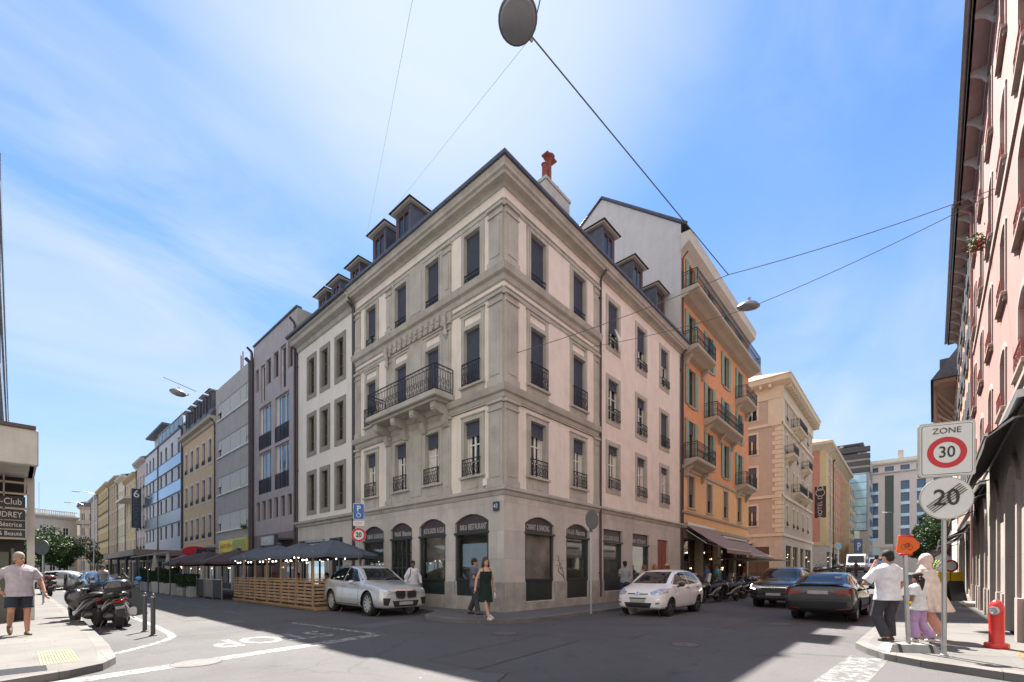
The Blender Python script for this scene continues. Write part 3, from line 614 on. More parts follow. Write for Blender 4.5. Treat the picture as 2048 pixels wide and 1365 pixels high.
# --- mauve office building
b = west('mauve_building', 'mauve rendered flat-topped building with narrow slit windows and two rows of tall balcony doors', 'building', 23.16); W = 23.16-16.19; Y0 = 23.16
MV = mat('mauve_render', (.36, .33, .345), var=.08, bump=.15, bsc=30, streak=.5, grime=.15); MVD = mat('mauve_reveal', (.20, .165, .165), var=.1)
ops = []; slits = [(.47+i*1.02, .62) for i in range(6)]
for x, w in slits: ops.append((x, x+w, 4.85, 6.1))
tops = [(.32, .9, 13.5, 15.0), (1.3, 2.03, 12.6, 15.0), (2.26, 3.0, 13.5, 15.1), (3.47, 4.22, 13.55, 15.15), (4.52, 5.38, 12.6, 15.2), (5.65, 6.33, 13.55, 15.2)]; ops += tops
big = [(.95, 3.06, 6.55, 9.4), (3.68, 5.79, 6.6, 9.42), (.95, 3.06, 9.4+.0, 9.4)]; big = [(.95, 3.06, 6.58, 9.3), (3.68, 5.79, 6.58, 9.3), (.95, 3.06, 9.5, 12.3), (3.68, 5.79, 9.5, 12.3)]; ops += big
flat_wall(b, W, 3.9, 16.7, ops, MV, dep=.2); body(b, W, 3.9, 16.7, 11, mat('grey_party_wall', (.36, .345, .35), streak=.3))
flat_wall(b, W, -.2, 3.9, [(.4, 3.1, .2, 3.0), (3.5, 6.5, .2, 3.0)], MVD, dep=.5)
shop_bay(b, .4, 3.1, .2, 3.0, lit=6, gl=SHOPG, M=T(0, .2, 0)); shop_bay(b, 3.5, 6.5, .2, 3.0, lit=6, gl=SHOPG, M=T(0, .2, 0))
for x, w in slits: put(win(w, 1.25, dep=.2, frame=MVD, mull=0, trans=0), b, T(x+w/2, 0, 4.85))
for a, c, z, t in tops: put(win(c-a, t-z, dep=.2, frame=WHITE if t-z > 2 else MVD, mull=0, trans=0), b, T((a+c)/2, 0, z))
for a, c, z, t in big: put(win(c-a, t-z, dep=.2, frame=mat('cream_frame', (.62, .58, .48), .5), mull=2, trans=0, rail=.95, rproj=.0, curt=.12, glass=GLB, style='bar'), b, T((a+c)/2, 0, z))
cp = MB(); cp.box(-.02, W+.02, -.08, .25, 16.7, 16.8); ob('parapet_cap', cp.me('parapet_cap', ZINC), b)
drainpipe(b, .0, .3, 16.5, r=.09, y=-.12); drainpipe(b, W-.1, .3, 15.9, r=.07, y=-.1)
sb = MB(); sb.box(4.5, 6.6, -1.1, -.9, 2.95, 3.6); sb.box(4.45, 6.65, -.9, -.04, 3.3, 3.4); sg = ob('shop_sign', sb.me('shop_sign', SLATM), b); sb = MB(); sb.box(4.6, 6.5, -1.12, -1.1, 3.02, 3.53); ob('face', sb.me('face', mat('grey_sign_face', (.33, .36, .40), .4)), sg)
lettering(sg, 'TATTOO', 5.55, -1.13, 3.27, .34, WHITE)
an = MB(); an.tube([(6.0, 3, 16.7), (6.0, 3, 18.9)], .03, 5); an.box(5.7, 6.3, 2.99, 3.01, 18.2, 18.23); an.box(5.8, 6.2, 2.99, 3.01, 18.5, 18.53); an.box(5.75, 6.25, 2.99, 3.01, 17.9, 17.93); ob('antenna', an.me('antenna', METAL), b)
# --- concrete ribbon-window building
b = west('concrete_building', 'grey concrete panel building with ribbon windows and lowered white blinds above a yellow shop sign', 'building', 31.71); W = 31.71-23.16
CO = mat('grey_concrete', (.37, .355, .345), var=.08, bump=.2, bsc=30, streak=.5, grime=.2)
rib = [(4.65, 5.97), (7.55, 8.92), (10.5, 11.85), (13.45, 14.75)]
ops = [(.5, 8.3, a, c) for a, c in rib]; flat_wall(b, W, 3.2, 16.05, ops, CO, dep=.15); body(b, W, 3.2, 16.05, 12, CO)
for k, (a, c) in enumerate(rib):
    xs = [.5, 1.4, 3.45, 4.05, 5.35, 7.4, 8.3]; bl_ = [.55, 1., 0, 1., .8 if k else 1., .6]
    for (x0_, x1_), q in zip(((.5, 1.35), (1.35, 3.5), (3.5, 5.7), (5.7, 7.0), (7.0, 8.3)), (.5, .97, .97, .9, .6 if k in (0, 2) else .95)):
        put(win(x1_-x0_-.02, c-a, q, dep=.15, mull=1 if x1_-x0_ > 1.8 else 0, trans=0, blindm=BLINDL), b, T((x0_+x1_)/2, 0, a))
    s_ = MB(); s_.bev(.45, 8.35, -.1, .02, a-.09, a, .01); ob('sill', s_.me('sill', WHITE), b)
ob('wall', wall(W, -.2, 3.2, [(.5, 3.8, .15, 2.6), (4.2, 8.0, .15, 2.6)], mat('white_ground_floor', (.5, .48, .47), streak=.3), dep=.4), b)
shop_bay(b, .5, 3.8, .15, 2.6, lit=5, gl=SHOPG, M=T(0, .1, 0)); shop_bay(b, 4.2, 8.0, .15, 2.6, lit=5, gl=SHOPG, M=T(0, .1, 0)); drainpipe(b, W-.12, .3, 15.8, r=.13, y=-.18)
for k in range(3): pass
sb = MB(); sb.box(2.0, 8.1, -.3, -.06, 2.95, 3.85); sg = ob('shop_sign', sb.me('shop_sign', mat('yellow_sign', (.78, .62, .02), .5)), b); sb = MB(); sb.box(5.2, 8.0, -.32, -.3, 3.03, 3.78); ob('face', sb.me('face', mat('olive_photo_panel', (.30, .34, .04), .5, .5, 3)), sg)
lettering(sg, 'SPAGHETTERIA', 3.6, -.33, 3.4, .42, mat('orange_letters', (.62, .22, .02), .5), sx=.95)
pt = MB(); rr = random.Random(4)
for i in range(60):
    c = Vector((6.8+rr.random()*.8, -.15-rr.random()*.12, 4.55+rr.random()*.2)); r_ = Vector((rr.uniform(-1, 1), rr.uniform(-1, 1), rr.uniform(-1, 1)))*.09; q_ = Vector((rr.uniform(-1, 1), rr.uniform(-1, 1), rr.uniform(-1, 1)))*.09
    pt.P([c, c+r_, c+r_+q_, c+q_])
ob('window_box', pt.me('window_box', mat('leaf_dark', (.04, .08, .02), .8, .4, 8)), b)
# --- ochre house with slate mansard
b = west('ochre_house', 'ochre yellow house with white window surrounds, dark mansard roof and clustered chimneys', 'building', 42.1); W = 42.1-31.71
OC = mat('ochre_render', (.54, .40, .25), var=.07, streak=.15); OCG = mat('ochre_base', (.42, .36, .28), streak=.3)
cols = [1.28, 3.2, 5.1, 7.0, 8.85]; zz = [(4.35, 6.2), (7.5, 9.35), (10.6, 12.5)]; ops = [(x-.42, x+.42, a, c) for x in cols for a, c in zz]
flat_wall(b, W, 3.6, 13.9, ops, OC); flat_wall(b, W, -.2, 3.6, [(.6, 3.2, .15, 2.9), (3.9, 6.3, .15, 2.9), (7.0, 9.6, .15, 2.9)], OCG)
for k, (a0, c0) in enumerate(((.6, 3.2), (3.9, 6.3), (7.0, 9.6))): shop_bay(b, a0, c0, .15, 2.9, WHITE, gl=SHOPG, lit=8)
WS = mat('white_stone', (.55, .52, .47), var=.06)
for x in cols:
    for a, c in zz: put(win(.84, c-a, sur=.17, surm=WS, frame=mat('brown_window_paint', (.12, .06, .05)), rail=.42, rproj=.04, dep=.2), b, T(x, 0, a))
cornice(b, 0, W, [(0, 3.45), (.12, 3.5), (.14, 3.7), (0, 3.76)], STONE, 'string_course'); cornice(b, 0, W, [(0, 13.5), (.1, 13.55), (.14, 13.8), (.4, 13.9), (.45, 14.1), (0, 14.15)], OCG)
roof_slab(b, [[(0, -.4, 14.1), (W, -.4, 14.1), (W, 1.0, 16.6), (0, 1.0, 16.6)], [(0, 1, 16.6), (W, 1, 16.6), (W, 11, 17.4), (0, 11, 17.4)], [(W, -.4, 14.1), (W, 11, 14.1), (W, 11, 17.4), (W, 1, 16.6)], [(0, -.4, 14.1), (0, 1, 16.6), (0, 11, 17.4), (0, 11, 14.1)]])
for x in cols: dormer(b, .95, 1.5, roofd=1.2, M=T(x, .0, 14.9), small=True)
mb = MB()
for x in (1.5, 4.4, 7.4, 9.3): mb.box(x, x+1.0, 2.5, 3.2, 16, 18.2); [mb.lathe([(.12, 18.2), (.1, 18.8)], 8, o=(x+.2+.3*i, 2.85, 0)) for i in range(3)]
mb.tube([(7.0, 3, 17), (7.0, 3, 21.5)], .06, 5); mb.tube([(6.5, 3, 17), (6.5, 3, 21.3)], .06, 5)
ob('chimney', mb.me('chimney', mat('chimney_mix', (.26, .2, .18), .9, .3, 3)), b)
awning(b, .4, 3.5, 3.15, 2.35, 1.6, mat('dusty_red_awning', (.32, .12, .13))); drainpipe(b, W-.1, .3, 13.7)
# --- blue glass-panelled hotel block
b = west('blue_panel_building', 'hotel block with glossy blue metal bands between window rows and a flat entrance canopy', 'building', 60.6); W = 60.6-42.1
BP = mat('blue_gloss_panel', (.16, .24, .36), .12, .1, .5, metal=.6); GP = mat('grey_gloss_panel', (.16, .165, .185), .3, .1, .8, metal=.4); WP = mat('white_panel', (.42, .44, .48), .6, .06)
lv = [(5.0, 6.4), (7.85, 9.3), (10.7, 12.0), (13.3, 14.8)]; ops = []
wx = [x for x in (.9, 2.8, 4.7)]+[8.8, 11.2, 13.9, 16.7]
for a, c in lv: ops += [(x-.45, x+.45, a, c) for x in wx]
flat_wall(b, W, 3.6, 15.6, ops, WP, dep=.15)
for a, c in lv:
    for x in wx: put(win(.9, c-a, dep=.15, frame=GP, mull=0, trans=0), b, T(x, 0, a))
mb = MB(); m2_ = MB()
for k, (a, c) in enumerate(((6.5, 7.75), (9.45, 10.6), (12.1, 13.2))):
    (mb if k else m2_).box(0, 7.35, -.07, 0, a, c); (mb if k else m2_).box(7.6, W, -.07, 0, a, c)
ob('panel_band', mb.me('panel_band', BP), b); ob('panel_band', m2_.me('panel_band', GP), b)
mb = MB(); mb.box(7.35, 7.6, -.12, 0, 3.6, 15.6); mb.box(0, W, -.1, 0, 15.55, 15.7)
for z in (6.45, 7.75, 9.4, 10.6, 12.05, 13.2): mb.box(0, W, -.09, 0, z, z+.06)
ob('trim', mb.me('trim', SLATM), b)
mb = MB(); mb.box(0, 8, .9, 10, 15.6, 18.0, 0); mb.box(8, 15, 2.6, 10, 15.6, 18.0, 0); mb.box(-.6, 8.6, .1, 10.5, 18.0, 18.2, 1); mb.box(8.6, 15.6, 1.8, 10.5, 18.0, 18.2, 1); mb.box(10, 13, 4, 7, 18.2, 19.6, 1); ob('penthouse', mb.me('penthouse', [WP, ZINC]), b)
mb = MB(); mb.box(7.8, W, -.05, -.02, 15.7, 16.7); ob('glass_parapet', mb.me('glass_parapet', CLR), b)
mb = MB()
for i in range(7): x = 7.8+(W-7.8)*i/6; mb.box(x-.03, x+.03, -.1, .0, 15.6, 16.8)
mb.box(7.8, W, -.1, 0, 16.7, 16.76); ob('rail', mb.me('rail', METAL), b)
body(b, W, -.2, 15.6, 12, WP); cm = MB(); cm.box(-1.6, W, -3.7, 0, 3.0, 3.55, 0); cm.box(-1.5, W-.1, -3.6, -.1, 2.96, 3.0, 1); ob('canopy', cm.me('canopy', [mat('taupe_canopy', (.20, .17, .15), .6, .1), mat('dark_soffit', (.06, .055, .05))]), b)
flat_wall(b, W, -.2, 3.6, [(.5+i*3, 3.1+i*3, .15, 2.7) for i in range(6)], GP, dep=.3)
for i in range(6): shop_bay(b, .5+i*3, 3.1+i*3, .15, 2.7, gl=SHOPG, lit=14)
drainpipe(b, W-.1, 3.6, 15.4, r=.12, m=SLATM)
pc = MB()
for x in (1, 6.5, 12, 17.6): pc.box(x-.1, x+.1, -3.4, -3.2, 0, 2.96)
ob('canopy_post', pc.me('canopy_post', SLATM), b)
# --- houses farther up the row
def row_house(name, label, y1, y0, H, col, ncol, zz, ww, roofh, sur=None, rail=0, awn=None, extra=None, roofm=None, cornm=None, glass=None, eave=.5):
    b = west(name, label, 'building', y1); W = y1-y0; m = mat(name+'_render', col, var=.06, streak=.15)
    xs = [W*(i+.5)/ncol for i in range(ncol)]; ops = [(x-ww/2, x+ww/2, a, c) for x in xs for a, c in zz]
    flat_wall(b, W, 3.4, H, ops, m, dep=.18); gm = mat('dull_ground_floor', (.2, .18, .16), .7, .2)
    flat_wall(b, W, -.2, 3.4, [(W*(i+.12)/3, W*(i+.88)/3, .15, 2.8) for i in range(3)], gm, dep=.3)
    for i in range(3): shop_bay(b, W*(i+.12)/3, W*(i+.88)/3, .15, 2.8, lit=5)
    for x in xs:
        for a, c in zz: put(win(ww, c-a, sur=.14 if sur else 0, surm=sur, rail=rail, rproj=.03, dep=.18, glass=glass, sill=.1), b, T(x, 0, a))
    cornice(b, 0, W, [(0, H-.4), (.1, H-.35), (eave-.05, H-.1), (eave, H+.1), (0, H+.15)], cornm or m); body(b, W, 0, H, 11, m)
    if roofh: roof_slab(b, [[(0, -eave, H+.12), (W, -eave, H+.12), (W, 3, H+roofh), (0, 3, H+roofh)], [(0, 3, H+roofh), (W, 3, H+roofh), (W, 11, H+roofh+.5), (0, 11, H+roofh+.5)], [(W, -eave, H+.12), (W, 11, H+.1), (W, 11, H+roofh+.5), (W, 3, H+roofh)]], mt=roofm)
    if awn: awning(b, .3, W-.3, 3.1, 2.5, 1.3, awn)
    drainpipe(b, .15, .3, H-.4); return b
Z4 = [(4.4, 5.9), (6.9, 8.6), (9.5, 11.2), (11.95, 13.7)]
b = row_house('hotel_house', 'narrow pinkish hotel front carrying a tall dark vertical sign', 66.6, 60.6, 15.6, (.40, .36, .37), 3, Z4, .9, 1.4, rail=.4)
sb = MB(); sb.bev(4.35, 4.6, -1.15, -.2, 7.0, 11.9, .03); sg = ob('hotel_sign', sb.me('hotel_sign', mat('midnight_sign', (.02, .035, .06), .3)), b)
ob('lettering', text_mesh('NOVOTEL', 1.0, mat_=mat('dim_silver', (.09, .11, .14), .4)), sg, T(4.62, -.68, 9.0) @ RZ(pi/2) @ RX(pi/2) @ RZ(pi/2) @ SC(.85, .75, 1))
ob('lettering', text_mesh('6', 1.3, mat_=WHITE), sg, T(4.63, -.68, 11.2) @ RZ(pi/2) @ TXT)
for x_ in ('NOVOTEL',): pass
b = row_house('balcony_house', 'cream yellow house with a stone balcony slab under its top row of windows', 75.3, 66.6, 14.6, (.46, .37, .22), 3, Z4, 1.0, 1.2, sur=WS)
mb = MB(); mb.box(.8, 8.0, -1.2, 0, 11.3, 11.6); ob('balcony', mb.me('balcony', WS), b)
row_house('pale_house', 'off-white plastered house with small plain windows between two yellow houses', 82.4, 75.3, 15.6, (.55, .51, .44), 4, Z4, .8, 1.0)
row_house('beige_house', 'beige house with brown panels below its windows and a dark downpipe', 92.4, 82.4, 16.4, (.38, .30, .22), 4, Z4+[(14.2, 15.6)], 1.2, .9, glass=GLB)
row_house('deep_yellow_house', 'long deep yellow house with dotted rows of dark window boxes', 107.4, 92.4, 16.8, (.46, .37, .22), 8, Z4+[(14.2, 15.8)], .9, .9, rail=.35)
row_house('grey_house', 'grey-mauve last house of the row with horizontal grooves and roof railing', 119.4, 107.4, 16.4, (.36, .36, .40), 6, Z4+[(14.2, 15.6)], 1.0, .0, sur=WS)
# --- turreted house closing the row
b = thing('turret_house', 'far beige house with rounded corner turret at the end of the left street', 'building', T(-.6, 131.5, 0)); m = mat('far_beige', (.44, .37, .31), var=.1)
mb = MB(); mb.lathe([(2.3, 0), (2.3, 16), (2.6, 16.2), (2.8, 16.5), (2.3, 17.2)], 20, o=(2.2, 2.2, 0)); mb.box(2.2, 12, .5, 12, 0, 16.5); ob('wall', mb.me('wall', m, 40), b)
mb = MB()
for z in (5.5, 9.0, 12.5): mb.lathe([(2.9, z), (2.95, z+.15), (2.95, z+.2)], 20, o=(2.2, 2.2, 0)); mb.lathe([(2.9, z+.2), (2.9, z+.9)], 20, o=(2.2, 2.2, 0))
ob('balcony', mb.me('balcony', mat('far_stone', (.34, .3, .27)), 40), b)
mb = MB()
for z in (2, 6, 9.6, 13):
    for a in (-2.4, -1.75, -1.1): c_, s_ = cos(a), sin(a); mb.box(2.2+2.31*c_-.4, 2.2+2.31*c_+.4, 2.2+2.31*s_-.05, 2.2+2.31*s_+.2, z, z+2.0)
ob('window', mb.me('window', GL), b); mb = MB(); mb.lathe([(2.9, 16.6), (2.6, 17.6), (.2, 18.6)], 20, o=(2.2, 2.2, 0)); mb.box(4, 12, .3, 12, 16.5, 17.4); ob('roof', mb.me('roof', SLATE, 40), b)
# --- stately building behind the trees
b = thing('stately_building', 'pale stately building with columns of windows and balustraded roof behind the trees', 'building', T(-9.2, 134, 0) @ RZ(radians(28))); m = mat('pale_stone_far', (.50, .47, .42), var=.08, streak=.2)
ops = [(x-.55, x+.55, z, z+h) for x in (-8.5, -6.3, -4.1, -1.6, 1.2, 3.0, 4.8, 7.3) for z, h in ((1, 2.6), (5.4, 2.2), (9.0, 2.8))]
ob('wall', wall(9.5, -.2, 14.5, ops, m, x0=-10), b)
for x in (-8.5, -6.3, -4.1, -1.6, 1.2, 3.0, 4.8, 7.3):
    for z, h in ((1, 2.6), (5.4, 2.2), (9.0, 2.8)): put(win(1.1, h, sur=.25, surm=WS, sill=.1), b, T(x, 0, z))
for z in (4.4, 8.2): cornice(b, -10, 9.5, [(0, z), (.3, z+.2), (.3, z+.45), (0, z+.5)], m, 'string_course')
cornice(b, -10, 9.5, [(0, 13.6), (.3, 13.8), (.8, 14.2), (.8, 14.5), (0, 14.6)], m)
mb = MB(); mb.box(-10, 9.5, .0, .2, 14.6, 14.8); mb.box(-10, 9.5, 0, .2, 15.5, 15.65)
for i in range(48): mb.box(-9.9+i*.4, -9.75+i*.4, .03, .17, 14.8, 15.5)
ob('balustrade', mb.me('balustrade', m), b)
roof_slab(b, [[(-10, .6, 14.6), (-1.5, .6, 14.6), (-3.5, 5, 20.5), (-8, 5, 20.5)], [(-1.5, .6, 14.6), (-1.5, 12, 14.6), (-3.5, 8, 20.5), (-3.5, 5, 20.5)], [(-8, 5, 20.5), (-3.5, 5, 20.5), (-3.5, 8, 20.5), (-8, 8, 20.5)]], mt=mat('blue_grey_lead', (.22, .25, .30), .5)); body(b, 9.5, 0, 14.6, 14, m)
mb = MB(); mb.tube([(4, 3, 14), (4, 3, 22)], .06, 5); ob('flagpole', mb.me('flagpole', METAL), b)
b = thing('brown_roof_house', 'far house with brown tiled roof peeping between the trees and the turret', 'building', T(-4.6, 150, 0)); mb = MB(); mb.box(0, 9, 0, 10, 0, 10, 0); mb.mesh([(-.5, -.5, 10), (9.5, -.5, 10), (9.5, 10, 10), (-.5, 10, 10), (2, 4, 14), (7.5, 4, 14)], [(0, 1, 5, 4), (1, 2, 5), (2, 3, 4, 5), (3, 0, 4)], 1)
ob('wall', mb.me('wall', [mat('far_beige2', (.3, .26, .24)), mat('brown_tiles', (.13, .085, .07), .8, .2, 2)]), b)
# ================================================================ right-hand street, left side
b = thing('orange_building', 'tall orange and ochre house with pale green shutters and curved stone balconies', 'building', T(15.4, 0, 0)); W = 14.7
OR = mat('orange_render', (.66, .30, .15), var=.08, streak=.12, grime=.08); OY = mat('yellow_ochre_render', (.70, .43, .21), var=.06, streak=.1); SH = mat('pale_green_shutter', (.22, .33, .25), .6, .12, 4); SL = mat('sand_stone', (.42, .37, .30), var=.08, streak=.2)
cx = [1.6, 4.95, 8.5, 12.0]; L = [(8.3, 10.75), (11.65, 13.95), (14.95, 17.3)]; ww = 1.05
ops = [(x-ww/2, x+ww/2, a, c) for x in cx for a, c in L]+[(x-ww/2, x+ww/2, 18.25, 20.3) for x in cx]
ob('wall', wall(W, 7.8, 21.0, ops, OR), b)
ob('wall', wall(W, 4.2, 7.8, [(x-.5, x+.5, 5.4, 7.35) for x in cx], OY), b)
ob('wall', wall(W, -.2, 4.2, [(.35, 3.2, .1, 3.5), (3.8, 6.8, .1, 3.5), (7.4, 10.5, .1, 3.5), (11.1, 14.2, .1, 3.5)], mat('brown_shop_stone', (.30, .22, .16), .7, .15), dep=.5), b)
for i, (a, c) in enumerate(((.35, 3.2), (3.8, 6.8), (7.4, 10.5), (11.1, 14.2))): shop_bay(b, a, c, .1, 3.5, mat('brown_window_paint', (.12, .06, .05)), gl=SHOPG, lit=9, n=3, M=T(0, .2, 0))
BR = mat('brown_window_paint', (.12, .06, .05))
for k, (a, c) in enumerate(L):
    for i, x in enumerate(cx): put(win(ww, c-a, shut=.52, shutm=SH, sur=.0, sill=.1, surm=SL, frame=BR, blind=.3 if (i+k) % 3 == 0 else 0), b, T(x, 0, a))
for x in cx: put(win(ww, 2.05, shut=.45, shutm=SH, frame=BR), b, T(x, 0, 18.25)); put(win(1.0, 1.95, sur=.14, surm=SL, blind=.55, blindm=mat('brown_blind', (.16, .12, .10)), sill=.1, frame=BR), b, T(x, 0, 5.4))
cornice(b, 0, W, [(0, 7.55), (.1, 7.6), (.12, 7.78), (0, 7.84)], SL, 'string_course'); cornice(b, 0, W, [(0, 4.95), (.1, 5.0), (.14, 5.12), (0, 5.16)], SL, 'string_course'); cornice(b, 0, W, [(0, 4.05), (.15, 4.1), (.2, 4.3), (0, 4.36)], SL, 'string_course')
def balcony(par, a, c, z, p, m, n=2, h=.95, cur=True):
    mb = MB()
    if cur: mb.extr([(0, z), (-p, z), (-p, z-.14), (-p*.92, z-.2), (-p*.6, z-.3), (-p*.35, z-.42), (0, z-.5)], a, c)
    else: mb.bev(a, c, -p, 0, z-.22, z, .02)
    o = ob('balcony', mb.me('balcony', m), par)
    for i in range(n):
        br = MB(); x = a+.25+(c-a-.5)*i/max(1, n-1); br.extr([(0, z-.5), (-p*.5, z-.4), (-p*.55, z-.5), (-p*.3, z-.7), (-p*.2, z-.95), (0, z-1.05)], x-.12, x+.12); ob('bracket', br.me('bracket', m), o)
    ob('railing', railing(c-a-.06, h, .11, .0), o, T((a+c)/2, -p+.05, z))
    for x in (a+.04, c-.04): ob('railing', railing(p-.08, h, .11, 0), o, T(x, -p/2, z) @ RZ(pi/2))
    return o
for a, c, z in ((.3, 3.7, 8.2), (10.9, 14.0, 8.2), (3.9, 10.0, 11.55), (.3, 3.7, 14.85), (10.9, 14.0, 14.85)): balcony(b, a, c, z, .85, SL, 3 if c-a > 5 else 2)
balcony(b, 0, 14.7, 18.15, .95, SL, 0)
cornice(b, -.1, W+.1, [(0, 20.4), (.1, 20.5), (.5, 20.8), (.55, 21.2), (.6, 21.35), (0, 21.4)], mat('pale_eave_paint', (.5, .47, .42), .7, .05))
gb = MB(); gp = [(-.0, 14), (-.0, 22.0), (5.3, 26.4), (7.0, 25.3), (12, 22), (12, 14)]
gb.P([(-.03, y, z) for y, z in gp]); ob('gable_wall', gb.me('gable_wall', mat('grey_gable_render', (.50, .50, .51), var=.06, streak=.25)), b)
roof_slab(b, [[(-.1, -.3, 21.9), (W, -.3, 21.9), (W, 5.3, 26.5), (-.1, 5.3, 26.5)], [(-.1, 5.3, 26.5), (W, 5.3, 26.5), (W, 12.2, 22.0), (-.1, 12.2, 22.0)]], mt=SLATE)
e_ = MB(); e_.tube([(-.08, -.35, 21.85), (-.08, 5.3, 26.5), (-.08, 7.0, 25.4), (-.08, 12, 22)], .09, 5); ob('verge', e_.me('verge', ZINC), b)
body(b, W, 0, 21.4, 12, OR); drainpipe(b, .1, .3, 20.2)
AW = mat('striped_taupe_awning', (.27, .21, .20), .9, .12, 3)
awning(b, .5, 5.6, 4.3, 2.75, 2.3, AW); awning(b, 7.2, 13.5, 3.9, 2.6, 2.0, AW)
mb = MB()
for x in (14.2, ): pass
# pergola-like flat awning frame
mb.box(5.6, 14.9, -2.9, -.3, 2.35, 2.42); ob('flat_canopy', mb.me('flat_canopy', mat('taupe_canopy', (.2, .17, .15))), b)
# --- cream corner building beyond the side street
b = thing('cream_building', 'tall cream corner house with quoins, heavy bracketed cornice and curved balconies beyond the side street', 'building', T(43.2, 0, 0)); W = 19.6; DD = 16.
CB = mat('beige_render', (.40, .325, .26), var=.06, streak=.1); CS = mat('cream_stone', (.55, .48, .37), var=.07, streak=.12)
g0 = gz(43)
LV = [(6.5, 8.7), (10.6, 12.9), (14.3, 16.5), (18.0, 19.9)]; fx = [2.6, 6.2, 8.6, 12.2, 15.8]
ob('wall', wall(W, 5.6, 20.6, [(x-.5, x+.5, a, c) for x in fx for a, c in LV], CB), b)
WMc = T(0, DD, 0) @ RZ(-pi/2)                         # its side facing the side street
sx_ = [2, 5, 8, 11, 13.1]
ob('wall', wall(DD, 5.6, 20.6, [(x-.5, x+.5, a, c) for x in sx_ for a, c in LV], CB), b, WMc)
for a, c in LV:
    for x in fx: put(win(1.0, c-a, sur=.2, surm=CS, sill=.1, rail=.5), b, T(x, 0, a))
    for x in sx_: put(win(1.0, c-a, sur=.2, surm=CS, sill=.1, rail=.5, blind=.3), b, WMc @ T(x, 0, a))
q = MB()
for M_, flip in ((None, 0), (WMc, 1)):
    q.M = M_; Wd = DD if flip else W
    for z in (5.3, 9.4, 17.1): q.box(0 if not flip else 0, Wd, -.16, 0, z, z+.3)
    q.box(0, Wd, -.1, 0, 19.95, 20.7)
    for k in range(30):
        z = 5.7+k*.49
        if z > 19.5: break
        l = .9 if k % 2 else .65; a_ = (Wd-l if flip else 0)
        if z < 17: q.box(a_, a_+l, -.07, 0, z, z+.44)
    if not flip: q.box(0, 1.3, -.05, 0, 17.4, 19.95)
    else: q.box(Wd-1.3, Wd, -.05, 0, 17.4, 19.95)
q.M = None; ob('stone_trim', q.me('stone_trim', CS), b)
pc_ = [(0, 20.5), (.1, 20.6), (.15, 21.2), (.9, 21.5), (.95, 21.9), (1.05, 22.0), (0, 22.1)]
cornice(b, 0, W, pc_, CS, 'cornice', None, 1, 0); cornice(b, 0, DD, pc_, CS, 'cornice', WMc, 0, 1)
q = MB()
for i in range(22): q.box(.5+i*.9, .75+i*.9, -.8, -.1, 21.05, 21.4)
q.M = WMc
for i in range(17): q.box(.5+i*.9, .75+i*.9, -.8, -.1, 21.05, 21.4)
q.M = None; ob('modillion', q.me('modillion', CS), b)
roof_slab(b, [[(-1, -1, 22.05), (W, -1, 22.05), (W-3, 4, 24.6), (4, 4, 24.6)], [(-1, DD, 22.05), (-1, -1, 22.05), (4, 4, 24.6), (4, DD, 24.6)], [(4, 4, 24.6), (W-3, 4, 24.6), (W-3, DD, 24.6), (4, DD, 24.6)]], mt=mat('red_brown_tiles', (.25, .13, .09), .8, .2, 3))
mb = MB()
for x, y in ((1.5, 5), (5, 3.2), (6.2, 3.2)): mb.box(x, x+.9, y, y+.7, 22.5, 25.2); mb.lathe([(.15, 25.2), (.12, 26.2)], 8, o=(x+.3, y+.35, 0)); mb.lathe([(.15, 25.2), (.12, 25.9)], 8, o=(x+.65, y+.35, 0))
ob('chimney', mb.me('chimney', mat('chimney_render', (.42, .4, .38))), b)
for a, c, z in ((4.9, 9.8, 10.5), (1.4, 4.2, 14.2), (11.0, 13.5, 14.2), (4.9, 9.8, 17.9), (11, 13.5, 10.5)): balcony(b, a, c, z, .9, CS, 2)
gd = mat('cream_ground', (.47, .41, .34), streak=.2)
ob('wall', wall(W, 0, 5.6, [(2, 5, g0+.2, 4.4), (6, 9, g0+.2, 4.4), (10.5, 13, g0+.2, 4.4), (14, 18.5, g0+.2, 4.4)], gd, dep=.4), b); ob('wall', wall(DD, 0, 5.6, [(2, 6, g0+.2, 4.2), (7.5, 11.5, g0+.2, 4.2), (12.3, 14.8, g0+.2, 4.2)], gd, dep=.4), b, WMc)
for a, c in ((2, 5), (6, 9), (10.5, 13), (14, 18.5)): shop_bay(b, a, c, g0+.2, 4.4, lit=5, gl=SHOPG)
for a, c in ((2, 6), (7.5, 11.5), (12.3, 14.8)): shop_bay(b, a, c, g0+.2, 4.2, M=WMc)
aw = awning(b, 9.5, 13.2, 4.6, 4.2, 1.2, mat('black_awning', (.03, .03, .03)), WMc)
mb = MB(); mb.bev(19.3, 19.55, -1.6, -.3, 8.9, 13.2, .03); sg = ob('hotel_sign', mb.me('hotel_sign', mat('plum_sign', (.05, .02, .035), .4)), b)
ob('lettering', text_mesh('HOTEL D', .75, mat_=mat('cream_letters', (.55, .5, .4))), sg, T(19.28, -.95, 10.4) @ RZ(-pi/2) @ TXT @ RZ(pi/2))
mb = MB(); mb.tube([(19.2, -.95+.5*cos(i*pi/8), 12.3+.5*sin(i*pi/8)) for i in range(16)], .05, 5, closed=True); mb.tube([(19.2, -.95+.3*cos(i*pi/8), 12.9+.3*sin(i*pi/8)) for i in range(16)], .05, 5, closed=True); ob('emblem', mb.me('emblem', mat('cream_letters', (.55, .5, .4))), sg)
